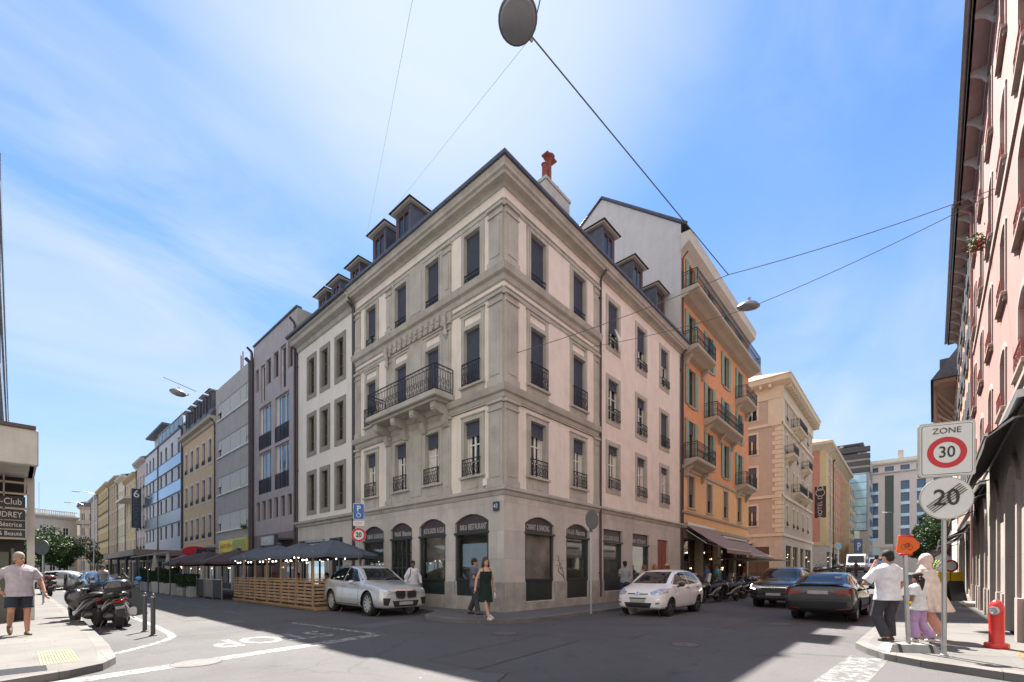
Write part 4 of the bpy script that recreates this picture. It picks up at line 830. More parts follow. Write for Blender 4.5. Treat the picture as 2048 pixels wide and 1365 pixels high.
# --- red and yellow hotel
b = thing('red_render_building', 'salmon red rendered building with yellow corner strips, halfway up the street', 'building', T(75.3, 0, 0)); W = 34.; DD = 16.
RR_ = mat('salmon_render', (.48, .20, .14), var=.07); RY_ = mat('yellow_strip', (.52, .40, .22), var=.06)
LV = [(6.8, 8.6), (9.8, 11.6), (12.8, 14.6), (15.8, 17.6), (18.6, 20.2)]; fx = [4.5+i*3.6 for i in range(8)]
ob('wall', wall(W, 6.0, 21.3, [(x-.6, x+.6, a, c) for x in fx for a, c in LV], RY_), b); WMr = T(0, DD, 0) @ RZ(-pi/2)
ob('wall', wall(DD, 6.0, 21.3, [(x-.5, x+.5, a, c) for x in (5, 9, 13.) for a, c in LV], RR_), b, WMr)
for a, c in LV:
    for x in fx: put(win(1.2, c-a, sur=.22, surm=CS, sill=.1), b, T(x, 0, a))
    for x in (5, 9, 13.): put(win(1.0, c-a, sur=.22, surm=CS, sill=.1), b, WMr @ T(x, 0, a))
mb = MB()
for x in fx: mb.box(x+.9, x+2.7, -.05, 0, 6.6, 20.6)
ob('red_panel', mb.me('red_panel', RR_), b); mb = MB(); mb.M = WMr; mb.box(DD-.7, DD, -.06, 0, 6, 21.3); mb.box(0, DD, -.1, 0, 5.7, 6.3); mb.M = None; mb.box(0, W, -.1, 0, 5.7, 6.3); mb.box(0, 2.6, -.06, 0, 6.3, 21.2); ob('stone_trim', mb.me('stone_trim', RY_), b)
pc_ = [(0, 21.0), (.8, 21.6), (1.1, 21.7), (1.15, 22.1), (0, 22.2)]; cornice(b, 0, W, pc_, CS, 'cornice', None, 1, 0); cornice(b, 0, DD, pc_, CS, 'cornice', WMr, 0, 1)
roof_slab(b, [[(-1, -1, 22.15), (W, -1, 22.15), (W-3, 5, 24.8), (5, 5, 24.8)], [(-1, DD, 22.15), (-1, -1, 22.15), (5, 5, 24.8), (5, DD, 24.8)]], mt=mat('red_brown_tiles', (.25, .13, .09)))
mb = MB(); mb.box(3, 4, 4, 5, 23, 26.5); ob('chimney', mb.me('chimney', mat('chimney_brick', (.2, .12, .1))), b)
ob('wall', wall(W, 0, 6, [(2+i*5, 5.5+i*5, 1.5, 4.8) for i in range(6)], gd, dep=.4), b); ob('wall', wall(DD, 0, 6, [(2, 7, 1.5, 5), (9, 14, 1.5, 5)], gd, dep=.4), b, WMr)
for i in range(6): shop_bay(b, 2+i*5, 5.5+i*5, 1.5, 4.8, lit=4)
for a, c in ((2, 7), (9, 14)): shop_bay(b, a, c, 1.5, 5, M=WMr)
drainpipe(b, 9.5, 1, 21, r=.12, m=BLACK)
# --- glazed tower beyond
b = thing('glass_tower', 'dark terraced tower block with pale blue curtain-wall strip at the far end', 'building', T(112, -1.5, 0)); TS = mat('tower_stone', (.42, .40, .40), var=.1); LB = mat('light_blue_glass', (.38, .60, .74), .1, .2, .3, metal=.25)
mb = MB(); mb.box(0, 14, -2.0, 12, 0, 26.5, 0); mb.box(2, 14, 0, 10, 26.5, 29.5, 0); ob('wall', mb.me('wall', TS), b)
mb = MB(); mb.box(-.15, 0, -1.7, 4.8, 10.5, 23, 0); ob('curtain_wall', mb.me('curtain_wall', LB), b)
mb = MB()
for i in range(8): mb.box(-.2, -.15, -1.7, 4.8, 10.5+i*1.75, 10.58+i*1.75)
for y in (-1.7, 1.5, 3.1, 4.8): mb.box(-.2, -.15, y, y+.08, 10.5, 23)
for i in range(4): mb.box(-.3, 1, -2.2, 9, 23.2+i*1.5, 24.2+i*1.5)
mb.box(1, 14, -1, 10, 29.5, 29.9); ob('mullion', mb.me('mullion', SLATM), b)
mb = MB()
for i in range(6):
    for k in range(3): mb.box(2+k*3.6, 4+k*3.6, -2.06, -2.0, 4+i*3.6, 6+i*3.6)
ob('window', mb.me('window', GLB), b)
mb = MB(); mb.box(-14, 0, .2, 12, 0, 19, 0); ob('low_block', mb.me('low_block', mat('sandy_block', (.46, .37, .26), var=.1)), b)
mb = MB()
for i in range(6):
    for k in range(4): mb.box(-12.5+k*3, -11+k*3, .13, .2, 4+i*2.6, 5.5+i*2.6)
ob('window', mb.me('window', GL), b)
mb = MB(); mb.box(-16, 2, -1.8, .2, 0, 7, 0); ob('podium', mb.me('podium', mat('sandy_block', (.46, .37, .26))), b)
# --- far block across the end of the street
b = thing('far_office_block', 'pale pinkish stone office block with columns of blue windows closing the view', 'building', T(125, 4, 0) @ RZ(-pi/2)); FS = mat('pink_grey_stone', (.66, .61, .60), var=.06); W = 36
xs = [5.0+i*2.75 for i in range(11)]; lv = [9.5+i*2.75 for i in range(5)]
ops = [(x-.75, x+.75, z, z+2.0) for x in xs if abs(x-10.5) > .5 for z in lv]+[(x-.8, x+.8, 25.0, 26.1) for x in xs]+[(9.7, 11.3, 8, 24), (4.2, 7.2, 1.4, 5.2, 1.4)]
ob('wall', wall(W, 0, 26.6, ops, FS, dep=.3), b)
for x in xs:
    for z in lv:
        if abs(x-10.5) > .5: put(win(1.5, 2.0, glass=GLB, frame=SLATM, mull=0, trans=0, dep=.3), b, T(x, 0, z))
    put(win(1.6, 1.1, glass=GLB, frame=SLATM, mull=0, trans=0, dep=.3), b, T(x, 0, 25.0))
mb = MB()
for x in xs:
    if abs(x-10.5) > .5: [mb.box(x-.75, x+.75, -.03, .06, z-.72, z-.03) for z in lv]
ob('spandrel', mb.me('spandrel', LB), b)
mb = MB(); mb.P([(9.7, .25, 8), (11.3, .25, 8), (11.3, .25, 24), (9.7, .25, 24)]); mb.P([(4.2, .28, 1.4), (7.2, .28, 1.4), (7.2, .28, 5.2), (4.2, .28, 5.2)]); ob('pane', mb.me('pane', glass_dark('green_glass', (.02, .05, .05))), b)
mb = MB(); mb.box(-.3, W, -.4, 8, 26.6, 27.0); mb.box(0, W, .6, 8, 27, 27.9); mb.box(0, W, -.3, 0, 24.6, 24.8); mb.box(0, W, -.15, 0, 6.9, 7.4); mb.box(12, 13, 2, 3, 27.9, 30); ob('cornice', mb.me('cornice', mat('pale_eave_paint', (.5, .47, .42))), b)
mb = MB(); mb.box(3.2, 8.8, -.4, -.05, 5.5, 7.2); sg = ob('sign_board', mb.me('sign_board', mat('pale_blue_sign', (.5, .68, .72), .4)), b)
# ================================================================ pink building on the right (faces the street, turned 1.6 degrees)
PK = Matrix.Translation((-4.0, -11.65-.028*-4.0, 0)) @ RZ(-.028)     # u runs along the street, v = into the street
def PKM(u0): return PK @ T(u0, 0, 0) @ RZ(pi)                          # facade frame: local x = -u, y inward
b = thing('pink_building', 'sunlit pink rendered house with arched window tops, stone sills and deep bracketed eaves', 'building', PKM(20.6)); W = 16.0      # u 4.6..20.6 (X .6..16.6)
PM = mat('pink_render', (.40, .20, .18), var=.04, bump=.08, streak=.08); PS = mat('grey_pink_stone', (.33, .275, .25), var=.08, streak=.2); GS = blocks('grey_shop_stone', (.36, .33, .295), 1.4, .9, .006, .65)
wu = [2.85+3.35*i for i in range(6)]; wxl = [20.6-u for u in wu if 5 < u < 20]
PL = [(5.42, 6.95), (8.15, 10.0), (11.4, 13.3), (14.5, 16.4)]
def psur(mb, x, z, t, w=.52):
    n = 8; r = .16
    for s_ in (-1, 1): mb.box(x+(s_*(w+.07))-.07, x+(s_*(w+.07))+.07, -.03, 0, z, t-r)
    pts = [(x-w-.18+(2*w+.36)*i/n, t-r+.02+(r+.16)*(1-(2*i/n-1)**2)) for i in range(n+1)]; ins = [(x-w+(2*w)*i/n, t-r+r*(1-(2*i/n-1)**2)) for i in range(n, -1, -1)]
    mb.plate([(x-w-.18, t-r)]+pts+[(x+w+.18, t-r)]+ins, -.03, 0)
    mb.bev(x-w-.2, x+w+.2, -.11, 0, z-.1, z, .012); mb.box(x-w-.16, x-w-.08, -.07, 0, z-.2, z-.1); mb.box(x+w+.08, x+w+.16, -.07, 0, z-.2, z-.1)
ops = [(x-.52, x+.52, z, t, .16) for x in wxl for z, t in PL]
ob('wall', wall(W, 4.6, 17.3, ops, PM, dep=.2), b)
mb = MB()
for x in wxl:
    for z, t in PL: psur(mb, x, z, t)
mb.box(0, W, -.07, 0, 4.6, 4.95); mb.box(0, W, -.05, 0, 10.75, 10.95); mb.box(0, W, -.06, 0, 16.95, 17.15); mb.box(0, W, -.12, 0, 4.95, 5.05)
ob('stone_trim', mb.me('stone_trim', PS), b)
PR = mat('rusty_rose_iron', (.30, .10, .09), .6, .2)
rl = railing(1.0, .42, .12, .0, 'curl', PR, .012)
for k, x in enumerate(wxl):
    for j, (z, t) in enumerate(PL):
        o = put(win(1.04, t-z, .0 if (k+j) % 3 else .5, dep=.2, frame=WHITE, blindm=BLINDL, trans=.35), b, T(x, 0, z)); ob('railing', rl, o, T(0, -.08, 0)); 
def eaves(b, W, z, p=.46, n=10, step=2.1, off=.8):
    mb = MB(); mb.box(-.1, W+.1, -p, 0, z, z+.1, 0); mb.box(-.1, W+.1, -p-.02, -p+.06, z+.0, z+.22, 1)
    for i in range(n):
        x = off+i*step
        if x < W-.2: mb.extr([(0, z), (-p+.06, z), (-p+.05, z-.08), (-p*.65, z-.14), (-p*.35, z-.28), (-.06, z-.46), (0, z-.5)], x-.07, x+.07, 2)
    o = ob('eaves', mb.me('eaves', [mat('mauve_soffit', (.36, .29, .29)), mat('dark_fascia', (.16, .17, .19), .4, metal=.3), mat('pale_bracket', (.48, .45, .44))]), b)
    g = MB(); g.tube([(-.1, -p-.1, z+.16), (W+.1, -p-.1, z+.16)], .08, 8); ob('gutter', g.me('gutter', ZINCL, 60), b); return o
eaves(b, W, 17.35)
body(b, W, 0, 17.4, 9, PM); roof_slab(b, [[(-.1, -.5, 17.5), (W+.1, -.5, 17.5), (W, 5, 21), (0, 5, 21)]])
pops = []
for i in range(4):
    x = 2.2+3.7*i; pops.append((x-.85, x+.85, .35 if i % 2 == 0 else .12, 3.7, .45))
ob('wall', wall(W, -.2, 4.6, pops, GS, dep=.35), b, T(0, -.03, 0))
mb = MB()
for o in pops:
    x = (o[0]+o[1])/2; n = 10; w = .85
    for s_ in (-1, 1): mb.box(x+s_*(w+.12)-.12, x+s_*(w+.12)+.12, -.09, -.03, .0, 3.25); mb.box(x+s_*(w+.42)-.2, x+s_*(w+.42)+.2, -.12, -.03, .0, .95)
    pts = [(x-w-.24+(2*w+.48)*i/n, 3.25+.7*(1-(2*i/n-1)**2)) for i in range(n+1)]; ins = [(x-w+2*w*i/n, 3.25+.45*(1-(2*i/n-1)**2)) for i in range(n, -1, -1)]
    mb.plate(pts+ins, -.09, -.03)
ob('stone_trim', mb.me('stone_trim', PS), b)
for i, o in enumerate(pops): shop_bay(b, o[0], o[1], o[2], 3.7, mat('brown_grey_joinery', (.11, .10, .09), .5), M=T(0, .1, 0), n=2 if i % 2 else 1)
DA = mat('charcoal_awning', (.05, .045, .045), .9, .1)
awning(b, 7.6, 15.6, 4.55, 3.95, .5, DA); awning(b, .6, 6.6, 4.3, 3.6, .7, DA)
fl = MB(); rr = random.Random(5)
for (cx_, cy_, cz_, R_) in ((wxl[0], -.35, 14.75, .42), (wxl[2], -.3, 11.6, .25)):
    for i in range(420):
        d = Vector((rr.gauss(0, .5), rr.gauss(0, .4), rr.gauss(0, .5)))*R_+Vector((cx_, cy_, cz_-.02)); u_ = Vector((rr.uniform(-1, 1), rr.uniform(-1, 1), rr.uniform(-1, 1)))*.05; v_ = Vector((rr.uniform(-1, 1), rr.uniform(-1, 1), rr.uniform(-1, 1)))*.05
        fl.P([d, d+u_, d+u_+v_, d+v_], 1 if rr.random() < .25 and d.z < cz_ else 0)
ob('flower_box', fl.me('flower_box', [mat('leaf_mid', (.07, .13, .02), .7, .4, 8), mat('pink_petals', (.55, .06, .12), .7)]), b)
drainpipe(b, .1, .3, 17, m=mat('pink_pipe', (.42, .26, .24)))
# orange-pink neighbour
b = thing('peach_building', 'peach coloured house with grey-blue shutters continuing the pink row', 'building', PKM(36.5)); W = 15.9
PM2 = mat('peach_render', (.42, .25, .165), var=.06, streak=.1); cxs = [1.6, 4.8, 8., 11.2, 14.2]; LV = [(5.4, 7.2), (8.4, 10.3), (11.5, 13.4), (14.3, 16.1)]
ob('wall', wall(W, 4.3, 17.2, [(x-.5, x+.5, a, c) for x in cxs for a, c in LV], PM2), b)
for a, c in LV:
    for x in cxs: o = put(win(1.0, c-a, shut=.48, shutm=mat('grey_blue_shutter', (.30, .34, .38), .6), sill=.1, surm=PS, rail=.45, rproj=.1), b, T(x, 0, a))
mb = MB(); mb.box(0, W, -.1, 0, 4.3, 4.6); mb.box(0, W, -.06, 0, 16.9, 17.1); ob('stone_trim', mb.me('stone_trim', PS), b); eaves(b, W, 17.3, .52, 10, 1.6)
ob('wall', wall(W, -.2, 4.3, [(.8+i*3, 2.8+i*3, .3, 3.4, .3) for i in range(5)], GS, dep=.35), b)
for i in range(5): shop_bay(b, .8+i*3, 2.8+i*3, .3, 3.4, n=2)
awning(b, 2, 8, 3.6, 2.9, 1.0, DA); awning(b, 9, 15, 3.6, 2.9, 1.0, DA); body(b, W, 0, 17.3, 9, PM2)
# turreted brown roof building
b = thing('turret_roof_building', 'far corner house with steep dark roof on wooden-braced eaves above the road sign', 'building', PKM(50.)); W = 11.5
mb = MB(); mb.box(0, W, 0, 9, 0, 15.2, 0); ob('wall', mb.me('wall', mat('grey_white_render', (.46, .44, .42), var=.06)), b)
mb = MB(); mb.box(0, W+.6, -1.25, 0, 15.2, 15.45)
for i in range(7):
    x = .3+i*1.75; mb.tube([(x, -.05, 13.4), (x, -1.15, 15.1)], .08, 5); mb.tube([(x, -1.15, 15.1), (x, -1.1, 12.6)], .07, 5); mb.tube([(x, -1.1, 13.2), (x, 0, 12.3)], .06, 5)
mb.box(0, W, -1.2, -1.05, 12.5, 12.65); ob('eaves', mb.me('eaves', mat('weathered_timber', (.28, .20, .16), .8, .2)), b)
mb = MB(); mb.mesh([(-.3, -1.4, 15.45), (W+.8, -1.4, 15.45), (W+.8, 8, 15.45), (-.3, 8, 15.45), (2, 2.4, 21.5), (W-1.5, 2.4, 21.5)], [(0, 1, 5, 4), (1, 2, 5), (2, 3, 4, 5), (3, 0, 4)])
for z, y in ((17, -.7), (19, .3)): mb.box(W-3, W-1.8, y-.2, y+1, z-.6, z+.7); mb.box(3, 4.2, y-.2, y+1, z-.6, z+.7)
ob('roof', mb.me('roof', SLATE), b); mb = MB(); mb.box(2.2, 3.2, 2, 3, 20, 23.5); ob('chimney', mb.me('chimney', mat('chimney_brick', (.2, .12, .1))), b)
b = thing('shaded_terrace_house', 'dull brown far house behind awnings on the right of the street', 'building', PKM(95)); W = 45
mb = MB(); mb.box(0, W, 0, 10, 0, 9, 0); ob('wall', mb.me('wall', mat('dull_brown_render', (.33, .24, .19), var=.2)), b); awning(b, 2, 20, 4.6, 3.6, 1.6, DA); awning(b, 24, 42, 4.4, 3.4, 1.6, mat('striped_taupe_awning', (.27, .21, .2)))
mb = MB(); [mb.box(2+i*4, 4+i*4, -.05, 0, 5.4, 7.6) for i in range(11)]; [mb.box(1+i*4, 4+i*4, -.05, 0, 1.5, 4) for i in range(11)]; ob('window', mb.me('window', GL), b)
# ================================================================ left corner with bar signs, and the block behind the camera
b = thing('bar_building', 'left edge building with white canopy slab, hanging bar boards and balconied upper floors', 'building', T(-10.55, 5.2, 0))
WC = mat('whitewashed_concrete', (.55, .52, .47), streak=.5, grime=.3)
mb = MB(); mb.bev(-6, .08, 0.0, .22, 3.95, 4.78, .02, 0); mb.box(-6, .03, .22, 6.8, 4.05, 4.25, 0); mb.box(-6.05, .04, -.05, .3, 4.78, 4.86, 1); mb.box(-.05, .07, .22, 6.8, 4.05, 4.78, 0)
ob('canopy', mb.me('canopy', [WC, mat('brown_edge', (.11, .08, .07))]), b)
mb = MB(); mb.box(-6, -.12, 3.0, 3.4, 0.1, 4.05, 0); mb.box(-.07, .08, 2.9, 3.05, .1, 4.05, 1); ob('column', mb.me('column', [mat('dark_doorway', (.035, .03, .03)), mat('pale_stone_column', (.6, .56, .5), var=.15, grime=.3)]), b)
mb = MB(); mb.box(-1.0, -.4, 2.95, 3.0, .1, 2.0); mb.box(-.36, -.3, 2.9, 3.0, .1, 2.1); ob('door', mb.me('door', mat('green_grey_panel', (.14, .15, .12))), b)
SB = mat('black_board', (.02, .018, .02), .4)
for z, t, h in ((3.33, 'Dream Bar-Club', .30), (2.98, 'BIJOUTERIE LAUDREY', .26), (2.72, 'Institut Béatrice', .22), (2.48, 'Salon Coiffure & Beauté', .2)):
    mb = MB(); mb.box(-3.2, -.10, 2.55, 2.6, z-h/2, z+h/2); s_ = ob('sign_board', mb.me('sign_board', SB), b); me = text_mesh(t, h*.8, mat_=WHITE, align='RIGHT'); ob('lettering', me, s_, T(-.16, 2.54, z) @ TXT @ SC(.72, 1, 1))
mb = MB()
for z in (3.55, 3.15, 2.84, 2.6, 2.35, 3.85): mb.box(-3.2, -.08, 2.56, 2.62, z-.02, z+.03)
for x in (-.5, -1.5): mb.box(x, x+.03, 2.56, 2.62, 2.6, 4.05)
ob('sign_frame', mb.me('sign_frame', mat('cream_stone', (.55, .48, .37))), b)
UP = mat('upper_white_panel', (.34, .35, .36), var=.08); mb = MB(); mb.box(-14, -.85, 6.9, 45, 4.8, 15.5, 0); ob('wall', mb.me('wall', UP), b)
mb = MB()
for z in (5.2, 8.2, 11.2, 14.2): mb.box(-.85, -.6, 7, 44, z, z+.12, 0)
ob('balcony', mb.me('balcony', mat('pale_slab_edge', (.40, .42, .45))), b)
mb = MB()
for z in (5.35, 8.35, 11.35, 14.35): mb.box(-.62, -.60, 7.2, 43.8, z, z+1.0)
ob('glass_parapet', mb.me('glass_parapet', CLR), b)
mb = MB(); [mb.box(-.86, -.84, 8+i*3, 10+i*3, z, z+2) for i in range(12) for z in (5.6, 8.6, 11.6, 14.6)]; ob('window', mb.me('window', GLB), b)
b = thing('rear_building', 'stone house across the junction seen only as a reflection in the shop windows', 'building', T(-15, -13.5, 0) @ RZ(pi/2) @ T(-22, 0, 0))
LVb = [(5, 7), (8.4, 10.4), (11.8, 13.8)]; cxb = [1.5+3*i for i in range(7)]; ob('wall', wall(22, 0, 15.5, [(x-.6, x+.6, a, c) for x in cxb for a, c in LVb+[(.5, 3.4)]], mat('cream_stone', (.55, .48, .37))), b)
for x in cxb:
    for a, c in LVb+[(.5, 3.4)]: put(win(1.2, c-a), b, T(x, 0, a))
body(b, 22, 0, 15.5, 10, mat('cream_stone', (.55, .48, .37)))
# ================================================================ ground, pavements, markings
def asphalt():
    m = mat('asphalt', (.100, .096, .098), .85, .16, .35, .7, 120, speck=.45); t = m.node_tree; n = t.nodes; k = t.links; b = n['Principled BSDF']; src = b.inputs['Base Color'].links[0].from_socket
    c = n.new('ShaderNodeTexCoord').outputs['Object']
    def stain(sc, lo, hi, dk, src, dist=.0, detail=6):
        x = n.new('ShaderNodeTexNoise'); x.inputs['Scale'].default_value = sc; x.inputs['Detail'].default_value = detail; x.inputs['Roughness'].default_value = .65; x.inputs['Distortion'].default_value = dist; k.new(c, x.inputs['Vector'])
        r = n.new('ShaderNodeMapRange'); r.inputs['From Min'].default_value = lo; r.inputs['From Max'].default_value = hi; k.new(x.outputs['Fac'], r.inputs['Value'])
        q = n.new('ShaderNodeMix'); q.data_type = 'RGBA'; q.blend_type = 'MULTIPLY'; k.new(r.outputs[0], q.inputs[0]); k.new(src, q.inputs[6]); q.inputs[7].default_value = (dk, dk, dk, 1); return q.outputs[2]
    s = stain(.22, .48, .62, .80, src); s = stain(1.1, .55, .7, .82, s, 2.5); s = stain(3.2, .62, .72, .75, s, 1.5); s = stain(9, .68, .74, .72, s)
    v = n.new('ShaderNodeTexVoronoi'); v.feature = 'DISTANCE_TO_EDGE'; v.inputs['Scale'].default_value = .22
    no = n.new('ShaderNodeTexNoise'); no.inputs['Scale'].default_value = 1.2; no.inputs['Detail'].default_value = 6; k.new(c, no.inputs['Vector'])
    ad = n.new('ShaderNodeVectorMath'); ad.operation = 'MULTIPLY_ADD'; ad.inputs[1].default_value = (1.2, 1.2, 0); k.new(no.outputs['Color'], ad.inputs[0]); k.new(c, ad.inputs[2]); k.new(ad.outputs[0], v.inputs['Vector'])
    r = n.new('ShaderNodeMapRange'); r.inputs['From Min'].default_value = .002; r.inputs['From Max'].default_value = .006; r.inputs['To Min'].default_value = .3; r.inputs['To Max'].default_value = 0; k.new(v.outputs['Distance'], r.inputs['Value'])
    q = n.new('ShaderNodeMix'); q.data_type = 'RGBA'; q.blend_type = 'MULTIPLY'; k.new(r.outputs[0], q.inputs[0]); k.new(s, q.inputs[6]); q.inputs[7].default_value = (.35, .34, .33, 1); k.new(q.outputs[2], b.inputs['Base Color'])
    return m
ASP = asphalt()
xs = [-600, -200, -60, -20, -8, 0, 6, 11]+[13+2.5*i for i in range(26)]+[85, 110, 160, 300, 900]; ys = [-700, -200, -60, -20, -8, 0, 10, 30, 80, 200, 900]
mb = MB(); mb.mesh([(x, y, gz(x)) for y in ys for x in xs], [(j*len(xs)+i, j*len(xs)+i+1, (j+1)*len(xs)+i+1, (j+1)*len(xs)+i) for j in range(len(ys)-1) for i in range(len(xs)-1)])
tag(ob('road', mb.me('road', ASP, True)), kind='structure')
PAV = blocks('pavement_slabs', (.15, .141, .134), 1.6, .8, .004, .75, var=.1, rough=.9, plane='xy')
PAVA = mat('pavement_asphalt', (.12, .115, .115), .9, .12, .6, .4, 120, speck=.3, grime=.2)
KRB = blocks('granite_kerb', (.165, .155, .145), 1.1, 1.1, .006, .5, var=.25, plane='xy')
def pavement(pairs, m, h=.12, kw=.2, kerb=True):
    P = MB(); Kb = MB(); n = len(pairs)
    def z(p): return gz(p[0])+h
    for (o0, i0), (o1, i1) in zip(pairs, pairs[1:]):
        def ins(o, i):
            v = Vector((i[0]-o[0], i[1]-o[1])); l = v.length; v = v/l; return (o[0]+v.x*kw, o[1]+v.y*kw)
        a, b = ins(o0, i0), ins(o1, i1)
        P.P([(*a, z(a)), (*b, z(b)), (*i1, z(i1)), (*i0, z(i0))])
        Kb.P([(*o0, z(o0)-.008), (*o1, z(o1)-.008), (*b, z(b)+.002), (*a, z(a)+.002)]); Kb.P([(*o0, gz(o0[0])-.05), (*o1, gz(o1[0])-.05), (*o1, z(o1)-.008), (*o0, z(o0)-.008)])
    tag(ob('pavement', P.me('pavement', m)), kind='structure')
    if kerb: tag(ob('kerb', Kb.me('kerb', KRB)), kind='structure')
arc = lambda cx, cy, r, a0, a1, n: [(cx+r*cos(a0+(a1-a0)*i/n), cy+r*sin(a0+(a1-a0)*i/n)) for i in range(n+1)]
pr = [((-.95, y), (.2, y)) for y in (140, 60, 20, 5, 2.7)]+[((-1.05, 2.3), (.2, 2.3)), ((-1.5, 1.85), (.2, 1.85)), ((-2.1, 1.5), (.2, 1.5)), ((-2.4, 1.1), (.2, 1.1)), ((-2.46, .6), (.2, .6))]+[(p, (.2, .2)) for p in arc(-.55, .0, 1.93, pi*.93, pi*1.5, 8)]+[((x, -1.93), (x, .2)) for x in (1, 4, 8, 12, 16, 20, 24, 28, 30)]+[(p, (30.2, .2)) for p in arc(30.2, -.1, 1.83, -pi/2, 0, 5)]+[((32.03, y), (30.0, y)) for y in (.5, 30, 80)]
pavement(pr, PAVA)
pr = [((41.2, y), (43.3, y)) for y in (80, 30, .5)]+[(p, (43.3, .2)) for p in arc(43.1, 0, 1.9, pi, 1.5*pi, 5)]+[((x, -1.9), (x, .2)) for x in (44, 48, 52, 56, 60, 66, 72, 80, 95, 123)]
pavement(pr, PAV)
pr = [((-9.55, y), (-17, y)) for y in (140, 25, 8)]+[((-9.68, 1.0), (-17, 1.0)), ((-9.78, -.7), (-17, -.7)), ((-9.98, -1.2), (-17, -1.0)), ((-10.35, -1.5), (-17, -1.1)), ((-11, -1.75), (-17, -1.2)), ((-13, -1.9), (-17, -1.2)), ((-17, -2.0), (-17.5, -1.2)), ((-40, -2.0), (-40, .0))]
pavement(pr, PAV)
def kr(x): return -9.33-.028*x
pr = [((x, kr(x)), (x, kr(x)-2.9)) for x in (120, 80, 62, 50, 42, 36, 30, 25, 20, 15, 10, 3.4)]+[((.8, kr(.8)+.03), (.8, -12.3)), ((-.2, kr(-.2)+.03), (.6, -12.3))]+[(p, (.6, -12.3)) for p in ((-.8, -9.5), (-1.29, -9.75), (-1.66, -10.2), (-1.95, -10.85))]+[((-2.25, -11.6), (.6, -12.4)), ((-2.4, -14), (.6, -14)), ((-2.4, -60), (.6, -60))]
pavement(pr, PAV)
# painted markings, worn
def paint(name, col, wear):
    m = mat(name, col, .7, .06, 2, .2, 120); t = m.node_tree; n = t.nodes; k = t.links; b = n['Principled BSDF']
    x = n.new('ShaderNodeTexNoise'); x.inputs['Scale'].default_value = 7; x.inputs['Detail'].default_value = 10; x.inputs['Roughness'].default_value = .75; k.new(n.new('ShaderNodeTexCoord').outputs['Object'], x.inputs['Vector'])
    r = n.new('ShaderNodeMapRange'); r.inputs['From Min'].default_value = wear; r.inputs['From Max'].default_value = wear+.16; r.inputs['To Min'].default_value = .12; k.new(x.outputs['Fac'], r.inputs['Value']); k.new(r.outputs[0], b.inputs['Alpha']); return m
PW = paint('white_road_paint', (.32, .31, .30), .40); PWW = paint('worn_road_paint', (.29, .285, .275), .45); PY = paint('yellow_tactile_paint', (.48, .36, .18), .40)
def strip(mb, pts, w, z=.004):
    for (x0, y0), (x1, y1) in zip(pts, pts[1:]):
        d = Vector((x1-x0, y1-y0)).normalized(); nx, ny = -d.y*w/2, d.x*w/2
        mb.P([(x0-nx, y0-ny, gz(x0)+z), (x1-nx, y1-ny, gz(x1)+z), (x1+nx, y1+ny, gz(x1)+z), (x0+nx, y0+ny, gz(x0)+z)])
def line(pts, w, m=PW, z=.004, name='road_marking'):
    mb = MB(); strip(mb, pts, w, z); return tag(ob(name, mb.me(name, m)), kind='structure')
line([(-5.15, -.86), (-8, -1.36), (-12.5, -2.15)], .36)
line([(-5.2, -.66), (-5.35, .9), (-5.55, 3.2)], .14, z=.004)
for y in (7, 11, 15, 19, 25, 31): line([(-5.6, y), (-5.6, y+2)], .14, PWW)
line([(-9.66, .45), (-9.1, 1.15), (-8.7, 1.75), (-8.48, 2.3), (-8.4, 3.0), (-8.33, 5), (-8.3, 9), (-8.3, 40)], .15)
me = text_mesh('STOP', 1.5, .0, PW, bold=.028); o = tag(ob('road_lettering', me, None, T(-7.05, .36, .004) @ RZ(pi) @ SC(.66, 1.05, 1)), kind='structure')
line([(-1.2, -9.55), (-3.9, -9.36), (-8, -9.1)], .52, PWW); 
for k in (1, 2, 3): pass
line([(3.0, -4.35), (9.6, -4.35)], .1, PWW); line([(6.6, -2.0), (8.2, -4.3)], .1, PWW); line([(9, -5.7), (12, -5.7)], .12, PWW)
for i in range(5): line([(37.0, -8.7+i*1.45), (40.5, -8.7+i*1.45)], .5, PW)
mb = MB()
for i in range(9): mb.box(-10.62+.045*i, -10.60+.045*i+.012, -.9, .75, .0, .004)
tp = thing('tactile_paving', 'yellow ribbed tactile strip set in the left pavement corner', 'tactile paving', T(0, 0, .121)); mb = MB()
for i in range(12): mb.box(-10.6+.035*i, -10.6+.035*i+.02, -.85, .75, .0, .005)
ob('rib', mb.me('rib', PY), tp)
tp = thing('tactile_paving', 'yellow ribbed tactile strip near the no-limit road sign pole on the right', 'tactile paving', T(0, 0, .121)); mb = MB()
for i in range(30): mb.box(-1.55+.06*i, -1.52+.06*i, -11.75, -11.35, .0, .005)
ob('rib', mb.me('rib', PY), tp)
def cover(x, y, r, lab, z=0):
    mb = MB(); n = 28
    for a, b_, m in ((r, r*.93, 0), (r*.9, r*.1, 1)):
        for i in range(n):
            p, q = 2*pi*i/n, 2*pi*(i+1)/n; mb.P([(a*cos(p), a*sin(p), .005), (a*cos(q), a*sin(q), .005), (b_*cos(q), b_*sin(q), .005), (b_*cos(p), b_*sin(p), .005)], m)
    tag(ob('manhole_cover', mb.me('manhole_cover', [mat('cover_rim', (.05, .048, .045), .7), mat('cover_iron', (.12, .11, .105), .7, .2, 8)]), None, T(x, y, z)), lab, 'manhole cover')
cover(-8.9, -1.55, .36, 'round iron manhole cover crossed by the white stop line'); cover(1.0, -10.0, .3, 'iron cover in the right pavement behind the three pedestrians', .12); cover(-1.9, -6.7, .3, 'iron manhole cover in the middle of the shaded junction')
